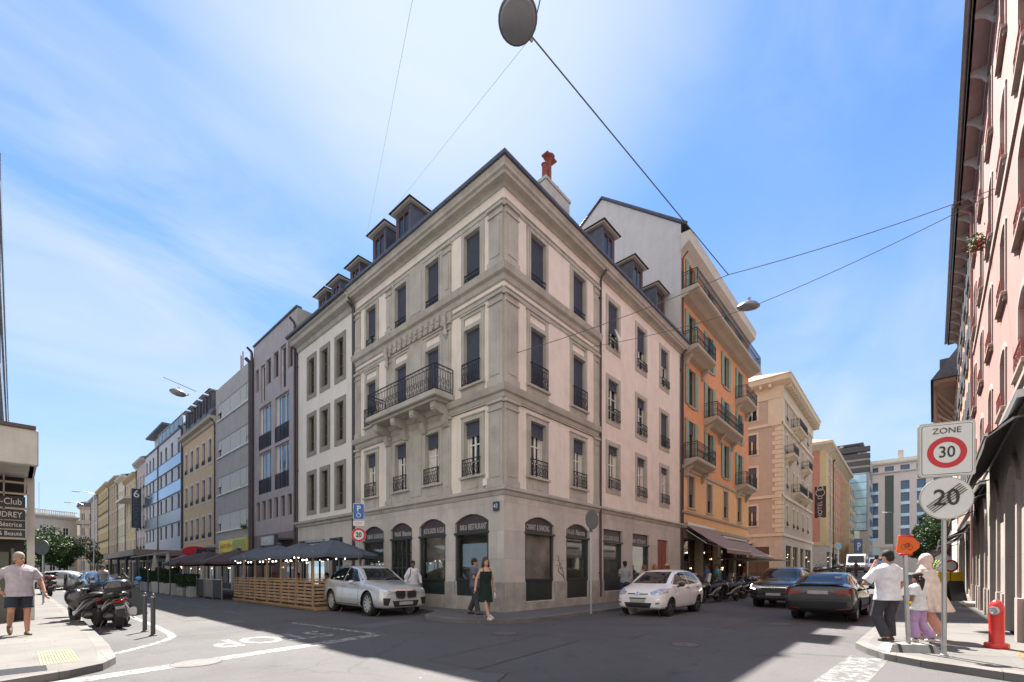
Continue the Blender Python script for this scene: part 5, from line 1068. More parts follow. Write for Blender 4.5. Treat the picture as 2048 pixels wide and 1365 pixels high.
# drain grate
mb = MB(); [mb.box(-11.4+.0, -10.55, -1.35+i*.09, -1.30+i*.09, .121, .127) for i in range(6)]; tag(ob('drain_grate', mb.me('drain_grate', SLATM)), 'dark grate sunk in the left pavement below the yellow tactile strip', 'grate')
# ================================================================ street furniture
def bollard(x, y, lab):
    mb = MB(); mb.lathe([(.075, 0), (.075, .02), (.045, .03), (.045, .86), (.042, .9), (.025, .95), (.005, .965)], 14)
    o = thing('bollard', lab, 'bollard', T(x, y, 0), 'slim dark bollards by the scooter bay'); ob('post', mb.me('post', SLATM, 40), o)
    b_ = MB(); b_.lathe([(.047, .875), (.047, .9)], 14); ob('cap_ring', b_.me('cap_ring', METAL, 40), o)
for x, y, l in ((-8.74, 2.81, 'slim dark bollard nearest the camera inside the curved white line'), (-8.73, 3.83, 'slim dark bollard second nearest, just beside the scooters'), (-9.15, 16.6, 'slim dark bollard far up the left street, left of the scooters'), (-8.75, 17.2, 'slim dark bollard far up the left street, just behind the scooter windscreen')): bollard(x, y, l)
def disc(mb, r, y0, y1, n=28, m=0, m2=None, z=0):
    mb.lathe([(r, y0), (r, y1)], n, m, 'y', (0, 0, z))
def ringf(mb, r0, r1, y, n=28, m=0, z=0):
    for i in range(n):
        p, q = 2*pi*i/n, 2*pi*(i+1)/n; mb.P([(r0*cos(p), y, z+r0*sin(p)), (r0*cos(q), y, z+r0*sin(q)), (r1*cos(q), y, z+r1*sin(q)), (r1*cos(p), y, z+r1*sin(p))], m)
SWH = mat('sign_white', (.66, .66, .66), .4, .03); SRD = mat('sign_red', (.52, .02, .035), .4, .03); SBK = mat('sign_black', (.02, .02, .022), .4); SBL = mat('sign_blue', (.015, .12, .40), .4, .05); SGR = mat('sign_back', (.10, .12, .13), .5, .15, 4)
def pole(par, h, r=.03, M=None, m=None):
    mb = MB(); mb.lathe([(r*1.6, 0), (r*1.6, .02), (r, .03), (r, h), (r*.6, h+.01)], 12); return ob('pole', mb.me('pole', m or METAL, 40), par, M)
s = thing('speed_zone_sign', 'tall galvanised pole with a zone 30 plate above a round struck-out 20 sign', 'road sign', T(-.98, -10.47, .12) @ RZ(radians(-70.2)))
pole(s, 3.65, .033)
mb = MB(); w, h = .35, .43
def rrect(w, h, r, n=4): return [(cx+r*cos(a), cz+r*sin(a)) for cx, cz, a0 in ((w-r, h-r, 0), (-w+r, h-r, pi/2), (-w+r, -h+r, pi), (w-r, -h+r, 1.5*pi)) for a in [a0+pi/2*i/n for i in range(n+1)]]
mb.plate(rrect(w, h, .05), -.075, -.04, 1); mb.plate(rrect(w-.022, h-.022, .04), -.079, -.075, 0); mb.plate(rrect(w-.038, h-.038, .035), -.081, -.079, 2); mb.plate(rrect(w-.046, h-.046, .03), -.083, -.081, 0)
pz = ob('zone_plate', mb.me('zone_plate', [SWH, METAL, SBK]), s, T(0, 0, 3.27))
mb = MB(); ringf(mb, .165, .245, -.086, 40, z=-.05); ob('red_ring', mb.me('red_ring', SRD), pz)
lettering(pz, 'ZONE', 0, -.086, .29, .13, SBK, bold=-.001); lettering(pz, '30', 0, -.086, -.05, .25, SBK, bold=.001, sx=.85)
mb = MB(); disc(mb, .335, -.07, -.04, 40, 1); disc(mb, .318, -.074, -.07, 40, 0); pr_ = ob('end_plate', mb.me('end_plate', [SWH, METAL], 40), s, T(0, 0, 2.50))
lettering(pr_, '20', 0, -.079, 0, .36, SBK, bold=.003, sx=.92)
mb = MB()
for k in range(-2, 3):
    o_ = k*.032; mb.M = RY(radians(-40)) @ T(0, 0, o_); mb.box(-.27, .27, -.085, -.083, -.006, .006)
mb.M = None; ob('bar', mb.me('bar', SBK), pr_)
# mobile orange arrow sign
s = thing('orange_detour_sign', 'orange arrow-shaped bicycle detour sign on a mobile pole with grey block foot', 'road sign', T(-.79, -10.05, .12) @ RZ(radians(-60)) @ SC(.95, .95, .97))
mb = MB(); mb.M = RY(radians(-2.0)); mb.box(-.025, .025, -.025, .025, .1, 1.72); mb.M = None; ob('pole', mb.me('pole', METAL), s); mb = MB(); mb.box(-.035, .035, -.035, .035, .82, .86); ob('yellow_band', mb.me('yellow_band', YEL), s)
mb = MB(); mb.plate([(-.22, -.165), (.09, -.165), (.24, -.03), (.24, .05), (.09, .165), (-.22, .165)], -.05, -.035); fp = ob('face', mb.me('face', mat('fluorescent_orange', (.75, .12, .01), .5, .03)), s, T(-.04, 0, 1.84) @ RY(radians(7)) @ SC(.74, 1, .86))
mb = MB(); ringf(mb, .045, .055, -.052, 16); mb.M = T(.13, 0, 0); ringf(mb, .045, .055, -.052, 16); mb.M = None
for a, b_ in (((0, 0), (.05, .08)), ((.05, .08), (.13, 0)), ((.05, .08), (.11, .08)), ((0, 0), (.07, 0)), ((.07, 0), (.11, .09))): mb.tube([(a[0], -.053, a[1]), (b_[0], -.053, b_[1])], .005, 4)
ob('bicycle_symbol', mb.me('bicycle_symbol', SBK), fp, T(-.08, 0, -.04)); mb = MB(); mb.bev(-.12, .08, -.03, .03, 0, .04); ob('clamp', mb.me('clamp', SRD), s, T(-0.03, 0, 1.66)); mb = MB(); mb.bev(-.12, .10, -.03, .03, 0, .04); ob('clamp', mb.me('clamp', SRD), s, T(-.04, 0, 1.98))
mb = MB()
for q in (-1, 1): mb.mesh([(-.40, -.2, 0), (.40, -.2, 0), (.40, .2, 0), (-.40, .2, 0), (-.32, -.13, .13), (.32, -.13, .13), (.32, .13, .13), (-.32, .13, .13)], [(0, 1, 5, 4), (1, 2, 6, 5), (2, 3, 7, 6), (3, 0, 4, 7), (4, 5, 6, 7)], 0) if q > 0 else None
for x in (-.25, .22): mb.mesh([(x, -.21, .0), (x+.05, -.21, 0), (x+.05, -.135, .137), (x, -.135, .137), (x, .21, 0), (x+.05, .21, 0), (x+.05, .135, .137), (x, .135, .137)], [(0, 1, 2, 3), (3, 2, 6, 7), (7, 6, 5, 4)], 1)
ob('foot', mb.me('foot', [mat('recycled_grey_plastic', (.30, .30, .29), .8, .2, 6, .2), BLACK]), s)
# hydrant
s = thing('fire_hydrant', 'red fire hydrant with silver hose coupling on the right pavement', 'hydrant', T(.64, -11.2, .12))
mb = MB(); mb.lathe([(.155, 0), (.16, .02), (.16, .075), (.15, .09), (.105, .1), (.1, .12), (.1, .60), (.104, .62), (.104, .66), (.1, .68), (.095, .74), (.075, .80), (.04, .84), (.005, .85)], 22); ob('body', mb.me('body', RED, 35), s)
mb = MB(); mb.M = RZ(radians(160)); mb.lathe([(.055, .07), (.07, .08), (.075, .15), (.07, .17), (.05, .175), (.03, .16)], 14, axis='x', o=(0, 0, .66)); mb.M = None; ob('coupling', mb.me('coupling', METAL, 35), s)
mb = MB(); mb.M = RZ(radians(160)); mb.lathe([(.06, .02), (.08, .03), (.085, .09), (.06, .1)], 14, axis='x', o=(0, 0, .66)); mb.M = None; ob('collar', mb.me('collar', RED, 35), s)
# round sign by the right shop fronts (seen from behind), and others
s = thing('round_sign_back', 'dark back of a round road sign on a pole before the corner house', 'road sign', T(1.54, -2.4, .12) @ RZ(radians(-8))); pole(s, 3.25, .03); mb = MB(); disc(mb, .31, -.06, -.035, 28); ob('plate', mb.me('plate', SGR, 40), s, T(0, 0, 3.02)); mb = MB(); mb.lathe([(.055, 0), (.055, .14)], 10); ob('bracket', mb.me('bracket', mat('teal_bracket', (.05, .14, .12))), s, T(0, 0, 2.62))
s = thing('round_sign_back', 'dark round sign seen from behind, beside the walking man and trees', 'road sign', T(-10.05, 16.7, .12) @ RZ(radians(-48))); pole(s, 2.6, .035); mb = MB(); disc(mb, .31, -.07, -.04, 28); ob('plate', mb.me('plate', SGR, 40), s, T(0, 0, 2.36))
s = thing('parking_sign', 'blue parking sign with white plate above a red-ringed 20 sign on the left pavement', 'road sign', T(-1.4, 6.83, .12) @ RZ(radians(-38))); pole(s, 4.15, .032)
mb = MB(); mb.plate(rrect(.22, .33, .03), -.06, -.04, 1); mb.plate(rrect(.2, .31, .025), -.064, -.06, 0); mb.plate(rrect(.22, .12, .02), -.06, -.04, 2); q_ = ob('blue_plate', mb.me('blue_plate', [SBL, SWH, SWH]), s, T(0, 0, 3.82)); lettering(q_, 'P', 0, -.068, .12, .3, SWH, bold=.01)
mb = MB(); mb.tube([(-.03, -.068, .02), (-.03, -.068, -.1), (.05, -.068, -.1), (.08, -.068, -.2)], .012, 4); ringf(mb, .07, .09, -.068, 14, z=-.15); ob('symbol', mb.me('symbol', SWH), q_)
mb = MB(); mb.plate(rrect(.22, .11, .02), -.06, -.04, 0); mb.box(-.15, .15, -.064, -.06, .02, .035, 1); mb.box(-.15, .12, -.064, -.06, -.04, -.025, 1); ob('info_plate', mb.me('info_plate', [SWH, SRD]), s, T(0, 0, 3.34))
mb = MB(); disc(mb, .29, -.06, -.04, 30, 0); ringf(mb, .2, .285, -.064, 30, 1); q_ = ob('round_plate', mb.me('round_plate', [SWH, SRD], 40), s, T(0, 0, 2.86)); lettering(q_, '20', 0, -.067, 0, .27, SBK, bold=.008, sx=.85)
# ================================================================ overhead cables and hanging lamps
def cable(pts, r, lab, sag=.0, n=14, m=None):
    mb = MB(); out = []
    for a, b_ in zip(pts, pts[1:]):
        a, b_ = Vector(a), Vector(b_)
        for i in range(n): t = i/n; p = a.lerp(b_, t); p.z -= sag*4*t*(1-t); out.append(p)
    out.append(Vector(pts[-1])); mb.tube(out, r, 5); return tag(ob('overhead_cable', mb.me('overhead_cable', m or mat('grey_cable', (.10, .11, .12), .5))), lab, 'cable')
J1 = (4.12, -5.81, 10.81); J2 = (7.85, -5.43, 11.55)
cable([(.5, -.02, 8.9), J1, (7.64, -11.9, 12.3)], .011, 'thin cable from the corner pillar across the right street to the pink house', .12)
cable([(5.6, -.02, 11.07), J2, (8.2, -11.9, 12.5)], .011, 'lower thin cable carrying the street lamp above the right-hand street', .12)
cable([J1, (-4.35, -4.75, 11.55)], .014, 'thick diagonal cable running up to the large overhead lamp'); cable([(-4.35, -4.75, 11.55), (-7.5, -9.6, 12.6)], .011, 'short beaded cable leaving the large overhead lamp upward')
cable([(1, 7.9, 18.5), (-4.35, -4.75, 11.55)], .003, 'hair-thin wire rising from the dormers towards the big lamp')
cable([(1.5, 11.2, 19.2), (-9.2, -9.35, 8.55)], .003, 'hair-thin wire crossing the sky left of the sun towards the slate dormers')
def hang_lamp(M, R, lab, grp='lamps hung over the streets'):
    s = thing('hanging_street_lamp', lab, 'street lamp', M, grp); mb = MB(); mb.lathe([(R*.12, R*.55), (R*.25, R*.5), (R*.7, R*.32), (R*.95, R*.1), (R, 0), (R*.97, -.02), (R*.93, -.02)], 28); ob('shade', mb.me('shade', mat('lamp_shade_grey', (.22, .23, .25), .35, .1, metal=.5), 40), s)
    mb = MB(); mb.lathe([(R*.92, -.01), (R*.85, -.06), (R*.5, -.1), (.01, -.12)], 24); ob('diffuser', mb.me('diffuser', mat('lamp_diffuser', (.24, .25, .28), .3, .1, 3), 40), s)
    mb = MB(); mb.tube([(R*.9, 0, R*.1), (R*1.15, 0, R*.16), (R*1.2, 0, R*.4)], .03, 6); mb.box(-.04, .04, -.04, .04, R*.5, R*.8); ob('bracket', mb.me('bracket', METAL), s)
hang_lamp(T(-4.75, -4.75, 11.5) @ RY(radians(8)) @ RX(radians(-12)), .36, 'big grey disc lamp seen from below at the top of the picture')
hang_lamp(T(8.5, -5.3, 11.95) @ RZ(.8) @ RY(radians(-14)), .42, 'grey dish lamp hung on cables beside the orange house')
hang_lamp(T(-6.2, 13.2, 9.1) @ RY(.15), .3, 'small grey dish lamp hung far above the left street')
cable([(-6.7, 13.2, 9.6), (-6.2, 13.2, 9.5), (-5.5, 13.4, 9.42)], .012, 'short wire with sitting birds above the small dish lamp'); 
def street_lamp(M, h, lab, arm=1.6):
    s = thing('street_lamp', lab, 'street lamp', M, 'tall street lamps on the far pavements'); mb = MB(); mb.tube([(0, 0, 0), (0, 0, h*.7), (0, 0, h)], [.09, .07, .05], 8); mb.tube([(0, 0, h), (arm*.4, 0, h+.25), (arm, 0, h+.2)], .04, 6); ob('pole', mb.me('pole', METAL, 40), s)
    mb = MB(); mb.bev(arm-.1, arm+.75, -.16, .16, h+.1, h+.24, .03); ob('lamp_head', mb.me('lamp_head', mat('lamp_white', (.6, .6, .6), .4)), s)
street_lamp(T(62, -2.2, gz(62)) @ RZ(pi*1.2), 16, 'tall thin street lamp in front of the glass tower'); street_lamp(T(90, -8, 1.5) @ RZ(pi*.8), 10, 'street lamp far down the right street before the office block')
street_lamp(T(-3, 95, 0) @ RZ(pi), 13, 'white arched street lamp by the deep yellow house on the left'); street_lamp(T(-3, 80, 0) @ RZ(pi), 13, 'white arched street lamp by the beige house on the left')
# shop advertising things hung out
def disc_sign(M, lab, m, r=.45): s = thing('hanging_shop_sign', lab, 'shop sign', M); mb = MB(); disc(mb, r, -.06, .06, 24); ob('face', mb.me('face', m, 40), s, SC(1.3, 1, .6)); mb = MB(); mb.box(0, 1.0, -.02, .02, .3, .34); ob('bracket', mb.me('bracket', IRON), s)
disc_sign(T(-1.0, 33.4, 3.15), 'red oval shop sign hung over the awnings of the ochre house', SRD, .7)
s = thing('hanging_shop_sign', 'small black square shop sign beside the red oval sign', 'shop sign', T(-.9, 31.0, 2.9)); mb = MB(); mb.box(-.6, .6, -.05, .05, -.35, .35); mb.box(-.6, .9, -.02, .02, .4, .44); ob('face', mb.me('face', SBK), s); lettering(s, 'ba', 0, -.06, 0, .4, SWH)
s = thing('blue_round_sign', 'blue and grey round sign on the pole before the salmon building', 'road sign', T(66, -2.6, gz(66)+.12) @ RZ(-.8)); pole(s, 3.6, .06); mb = MB(); disc(mb, .45, -.06, -.03); ob('plate', mb.me('plate', mat('steel_blue_sign', (.12, .24, .32))), s, T(0, 0, 3.6))
s = thing('parking_board', 'tall blue car park board with white letters far down the street', 'road sign', T(92, -3.0, 1.6) @ RZ(-.8) @ SC(.6, .6, .9)); pole(s, 6, .08); mb = MB(); mb.box(-1.3, 1.3, -.2, -.05, 3.8, 6.6, 0); mb.box(-1.3, .3, -.2, -.05, 6.7, 8.2, 1); q_ = ob('face', mb.me('face', [mat('dusk_blue_sign', (.07, .12, .25)), mat('mint_sign', (.45, .58, .48))]), s); lettering(q_, 'P', .1, -.22, 5.0, 2.2, SWH, bold=.03)

# repair patches, covers and spilt dirt in the carriageway
PA1 = mat('dark_asphalt_patch', (.092, .088, .085), .9, .15, 1, .5, 140, speck=.3); PA2 = mat('pale_asphalt_patch', (.112, .107, .106), .9, .15, 1, .5, 140, speck=.3)
for i, (x, y, w, h, a, m) in enumerate(((-4.6, -4.5, 3.4, 1.1, .12, PA1), (-6.9, 8.6, 1.2, 5.5, 0, PA1), (-3.9, 1.0, 2.0, .8, .3, PA2), (4.5, -6.8, 6.5, .7, -.03, PA1), (15, -6.5, 9, .6, -.03, PA2), (-7.2, -5.6, 1.6, 1.3, .5, PA2), (-1.5, -4.2, .9, 2.6, .1, PA1))):
    mb = MB(); mb.M = T(x, y, 0) @ RZ(a); n = 8
    pts = [(-w/2, -h/2), (w/2, -h/2), (w/2, h/2), (-w/2, h/2)]; mb.P([(p[0], p[1], gz(x)+.0025) for p in pts]); tag(ob('road_patch', mb.me('road_patch', m)), kind='structure')
    mb = MB(); mb.M = T(x, y, 0) @ RZ(a); [mb.P([(p[0], p[1], gz(x)+.0035) for p in ((-w/2-.02, q-.012), (w/2+.02, q-.012), (w/2+.02, q+.012), (-w/2-.02, q+.012))]) for q in (-h/2, h/2)]; tag(ob('tar_joint', mb.me('tar_joint', mat('tar', (.03, .03, .03), .5))), kind='structure')
cover(-3.1, -2.9, .32, 'round iron cover in the shaded road below the striding woman'); cover(3.4, -7.4, .34, 'round iron cover in the road before the white hatchback'); cover(-6.6, 4.6, .3, 'round iron cover in the left road beyond the painted letters')
mb = MB(); rr = random.Random(12)
for i in range(260):
    if rr.random() < .5: x, y, z = rr.uniform(-9.5, 2), rr.uniform(-8.5, 5), .003
    else: x, y, z = (rr.uniform(-1.2, 8), rr.uniform(-11.4, -9.6), .1225) if rr.random() < .5 else (rr.uniform(-11.5, -9.9), rr.uniform(-.8, 9), .1225)
    r = rr.uniform(.008, .022); a = rr.random()*6; mb.P([(x+r*cos(a+k*pi/2.5), y+r*sin(a+k*pi/2.5)*.7, z+.002) for k in range(5)], 1 if z > .1 and rr.random() < .8 else 0)
tag(ob('litter_specks', mb.me('litter_specks', [mat('pale_litter', (.4, .38, .34)), mat('dark_gum', (.05, .05, .05))])), kind='stuff')
# ================================================================ vehicles
from mathutils.bvhtree import BVHTree
TS = None
def evaluated(me, mods):
    global TS
    if TS is None: TS = bpy.data.scenes.new('scratch')
    o = bpy.data.objects.new('tmp', me); TS.collection.objects.link(o)
    for t, kw in mods:
        m = o.modifiers.new('m', t)
        for k, v in kw.items(): setattr(m, k, v)
    vl = TS.view_layers[0]; vl.update(); dg = vl.depsgraph; r = bpy.data.meshes.new_from_object(o.evaluated_get(dg)); bpy.data.objects.remove(o); return r
def paint_mat(name, col, rough=.28, metal=0., coat=.8):
    m = mat(name, col, rough, .02, 2, metal=metal, coat=coat); return m
TYRE = mat('tyre_rubber', (.018, .018, .019), .8, .1); ALU = mat('alloy_rim', (.50, .50, .51), .4, .05, metal=.35); HEADL = mat('headlight_lens', (.48, .52, .58), .12, .45, 22, metal=.4); TAIL = mat('tail_light_red', (.18, .006, .006), .12, .3, 20); CGL = glass_dark('car_glass', (.012, .016, .02), .02, 0.0)
PLATE = mat('blurred_plate', (.36, .36, .38), .6, .1, 6)
def decal(bvh, view, pts, off=.006, cuts=2):
    b = bmesh.new(); f = b.faces.new([b.verts.new((p[0], p[1], 0)) for p in pts]); bmesh.ops.triangulate(b, faces=[f])
    for _ in range(cuts): bmesh.ops.subdivide_edges(b, edges=[e for e in b.edges if e.calc_length() > .05], cuts=1, use_grid_fill=True); bmesh.ops.triangulate(b, faces=b.faces)
    ok = {}
    for v in b.verts:
        a, c = v.co.x, v.co.y
        if view == 'F': o, d = Vector((6, a, c)), Vector((-1, 0, 0))
        elif view == 'B': o, d = Vector((-6, a, c)), Vector((1, 0, 0))
        elif view == 'L': o, d = Vector((a, 4, c)), Vector((0, -1, 0))
        elif view == 'R': o, d = Vector((a, -4, c)), Vector((0, 1, 0))
        else: o, d = Vector((a, c, 5)), Vector((0, 0, -1))
        h = bvh.ray_cast(o, d)
        if h[0] is None: ok[v] = 0
        else: n = h[1] if h[1].dot(d) < 0 else -h[1]; v.co = h[0]+n*off; ok[v] = 1
    bad = [v for v in b.verts if not ok[v]]
    if bad: bmesh.ops.delete(b, geom=bad, context='VERTS')
    bmesh.ops.recalc_face_normals(b, faces=b.faces)
    return b
def decal_ob(name, par, bvh, items, m, **kw):
    vs_, fs = [], []
    for view, pts in items:
        b = decal(bvh, view, pts, **kw); base = len(vs_); b.verts.ensure_lookup_table(); b.verts.index_update(); vs_ += [v.co[:] for v in b.verts]; fs += [tuple(v.index+base for v in f.verts) for f in b.faces]; b.free()
    me = bpy.data.meshes.new(name); me.from_pydata(vs_, [], fs); me.materials.append(m); me.polygons.foreach_set('use_smooth', [True]*len(me.polygons)); return ob(name, me, par)
def wheel(par, x, y, r, style=5, w=.21, rimm=None, side=1):
    t = MB(); q = w/2; t.M = T(x, y, r); t.lathe([(r*.66, -q), (r*.93, -q), (r, -q*.75), (r, q*.75), (r*.93, q), (r*.66, q)], 28, axis='y', cap=False); wo = ob('wheel', t.me('wheel', TYRE, 50), par)
    g = MB(); g.M = T(x, y, r) @ (Matrix() if side > 0 else RZ(pi)); g.lathe([(r*.7, q-.05), (r*.7, q-.005), (r*.66, q-.002), (r*.64, q-.06), (r*.5, q-.10), (.02, q-.10)], 28, axis='y', m=1, cap=False)
    g.lathe([(r*.70, q-.02), (r*.70, q), (r*.65, q), (r*.64, q-.03)], 28, axis='y', cap=False)
    for i in range(style):
        M0 = g.M; g.M = M0 @ RY(2*pi*i/style); g.mesh([(-.035, q-.05, .0), (.035, q-.05, 0), (.022, q-.015, r*.66), (-.022, q-.015, r*.66), (-.05, q-.02, 0), (.05, q-.02, 0), (.03, q-.004, r*.66), (-.03, q-.004, r*.66)], [(0, 1, 2, 3), (4, 7, 6, 5), (0, 3, 7, 4), (1, 5, 6, 2)]); g.M = M0
    g.lathe([(.06, q-.03), (.055, q), (.02, q+.004)], 12, axis='y'); ob('rim', g.me('rim', [rimm or ALU, BLACK], 40), wo)
def car(name, label, cat, M, st, paintm, wh, F, lv=3, group=None, low=False):
    """st: stations (x, halfwidth, z_bottom, z_shoulder, z_belt, w_roof, z_roof); wh: (x_front, x_rear, track/2, radius, spokes, rim, arch_mat)"""
    t = thing(name, label, cat, M, group); mb = MB(); n = None; rows = []
    for (x, w, zb, zs, zl, wr, zr) in st:
        half = [(0, zb), (.8*w, zb), (.95*w, zb+.05), (w, zb+.18), (w, (zb+.18+zs)/2), (w*.985, zs), (w*.945, zl), (wr, zr-.045), (wr-.13, zr), (0, zr+.015)]
        rows.append([(x, y, z) for y, z in half]+[(x, -y, z) for y, z in reversed(half[1:-1])])
    n = len(rows[0]); v = [p for r in rows for p in r]; f = [(i*n+k, (i+1)*n+k, (i+1)*n+(k+1) % n, i*n+(k+1) % n) for i in range(len(rows)-1) for k in range(n)]
    def cap(i, flip):
        b = i*n; out = []
        for k in range(0, 9): out.append((b+k, b+k+1, b+(n-k-1) % n, b+(n-k) % n) if 0 < k < 8 else ((b, b+1, b+n-1) if k == 0 else (b+8, b+9, b+10)))
        return [tuple(reversed(q)) if flip else q for q in out]
    mb.mesh(v, f+cap(0, True)+cap(len(rows)-1, False)); me = mb.me('body', paintm, True, fix=True)
    me = evaluated(me, [('SUBSURF', dict(levels=lv, render_levels=lv))]); bv = bmesh.new(); bv.from_mesh(me)
    X = [v_.co.x for v_ in bv.verts]; Y = [v_.co.y for v_ in bv.verts]; Z = [v_.co.z for v_ in bv.verts]; zb0 = min(q[2] for q in st)
    kx = (st[0][0]-st[-1][0])/(max(X)-min(X)); ky = 2*max(q[1] for q in st)/(max(Y)-min(Y)); kz = (max(q[6] for q in st)+.015-zb0)/(max(Z)-min(Z))
    for v_ in bv.verts: v_.co.x *= kx; v_.co.y *= ky; v_.co.z = zb0+(v_.co.z-min(Z))*kz
    bv.normal_update(); bvh = BVHTree.FromBMesh(bv)
    xf, xr, tr, R, sp, rimm, am = wh; RA = R*1.16
    for cx_ in (xf, xr):
        c = Vector((cx_, 0, R)); dl = [f_ for f_ in bv.faces if abs(f_.calc_center_median().y) > tr-.25 and ((f_.calc_center_median().x-cx_)**2+(f_.calc_center_median().z-R)**2) < RA*RA]
        bmesh.ops.delete(bv, geom=dl, context='FACES')
        for v_ in bv.verts:
            if v_.is_boundary and abs(v_.co.y) > tr-.3:
                d = Vector((v_.co.x-cx_, v_.co.z-R)); l = d.length
                if .01 < l < RA*1.35 and v_.co.z > R*.5: d = d/l*RA; v_.co.x = cx_+d.x; v_.co.z = R+d.y
    bv.to_mesh(me); bv.free(); me.materials.clear(); me.materials.append(paintm); me.polygons.foreach_set('use_smooth', [True]*len(me.polygons)); body_ = ob('body', me, t)
    # arch lips and dark wheel wells
    lip = MB(); wl = MB()
    for cx_ in (xf, xr):
        for s in (-1, 1):
            k = 18; a0, a1 = radians(4), radians(176)
            for i in range(k):
                a, b_ = a0+(a1-a0)*i/k, a0+(a1-a0)*(i+1)/k
                def pt(a, rr, dy):
                    X, Z = cx_+rr*cos(a), R+rr*sin(a); h = bvh.ray_cast(Vector((X, s*4, Z)), Vector((0, -s, 0))); Y = abs(h[0].y) if h[0] is not None else tr+.1
                    return (X, s*(max(Y, tr+.02)+dy), Z)
                lip.P([pt(a, RA*.97, .004), pt(b_, RA*.97, .004), pt(b_, RA*1.10, .006), pt(a, RA*1.10, .006)]); A, B = pt(a, RA*.97, .004), pt(b_, RA*.97, .004); lip.P([A, (A[0], A[1]-s*.05, A[2]), (B[0], B[1]-s*.05, B[2]), B])
                wl.P([(A[0], A[1]-s*.02, A[2]), (B[0], B[1]-s*.02, B[2]), (B[0], s*(tr-.25), B[2]), (A[0], s*(tr-.25), A[2])])
            wl.P([(cx_+RA*cos(radians(i*20)), s*(tr-.25), R+RA*sin(radians(i*20))) for i in range(18)])
            wheel(t, cx_, s*(tr-.09), R, sp, .22, rimm, s)
    ob('arch_trim', lip.me('arch_trim', am or paintm, True), body_); ob('wheel_well', wl.me('wheel_well', BLACK), body_)
    mm = {'glass': CGL, 'head': HEADL, 'tail': TAIL, 'grille': BLACK, 'plate': PLATE, 'gap': mat('panel_gap', (.01, .01, .01), .8, 0), 'chrome': CHROME, 'trim': BLACK, 'drl': emit('daytime_light', (1, .95, .85), 5), 'paint': paintm}
    for nm, key, items, off in F:
        par = t
        decal_ob(nm, par, bvh, items, mm[key], off=off, cuts=1 if low else 3)
    return t, bvh
def mirror2(view_pts): return [('L', view_pts), ('R', view_pts)]
def ribbon(pts, w=.006):
    out = []
    for a, b_ in zip(pts, pts[1:]):
        d = Vector((b_[0]-a[0], b_[1]-a[1])); l = d.length or 1; n_ = (-d.y/l*w, d.x/l*w); out.append([(a[0]-n_[0], a[1]-n_[1]), (b_[0]-n_[0], b_[1]-n_[1]), (b_[0]+n_[0], b_[1]+n_[1]), (a[0]+n_[0], a[1]+n_[1])])
    return out
def mirrors(t, x, y, z, m):
    for s in (-1, 1):
        a = MB(); a.ell((x, s*(y+.12), z), (.07, .11, .075), 12, 8); a.tube([(x+.02, s*(y-.03), z-.07), (x, s*(y+.08), z-.04)], .03, 6); ob('wing_mirror', a.me('wing_mirror', m, True), t)
def hdl(t, xs, y, z, m):
    for x in xs:
        for s in (-1, 1): a = MB(); a.bev(x-.09, x+.09, s*y-.018, s*y+.018, z-.015, z+.015, .008); ob('door_handle', a.me('door_handle', m), t)
SILV = paint_mat('silver_car_paint', (.56, .57, .58), .28, .35); WHC = paint_mat('white_car_paint', (.82, .82, .83), .3); BLK = paint_mat('black_car_paint', (.010, .010, .012), .12); NAVY = paint_mat('dark_blue_car_paint', (.02, .05, .12), .15)
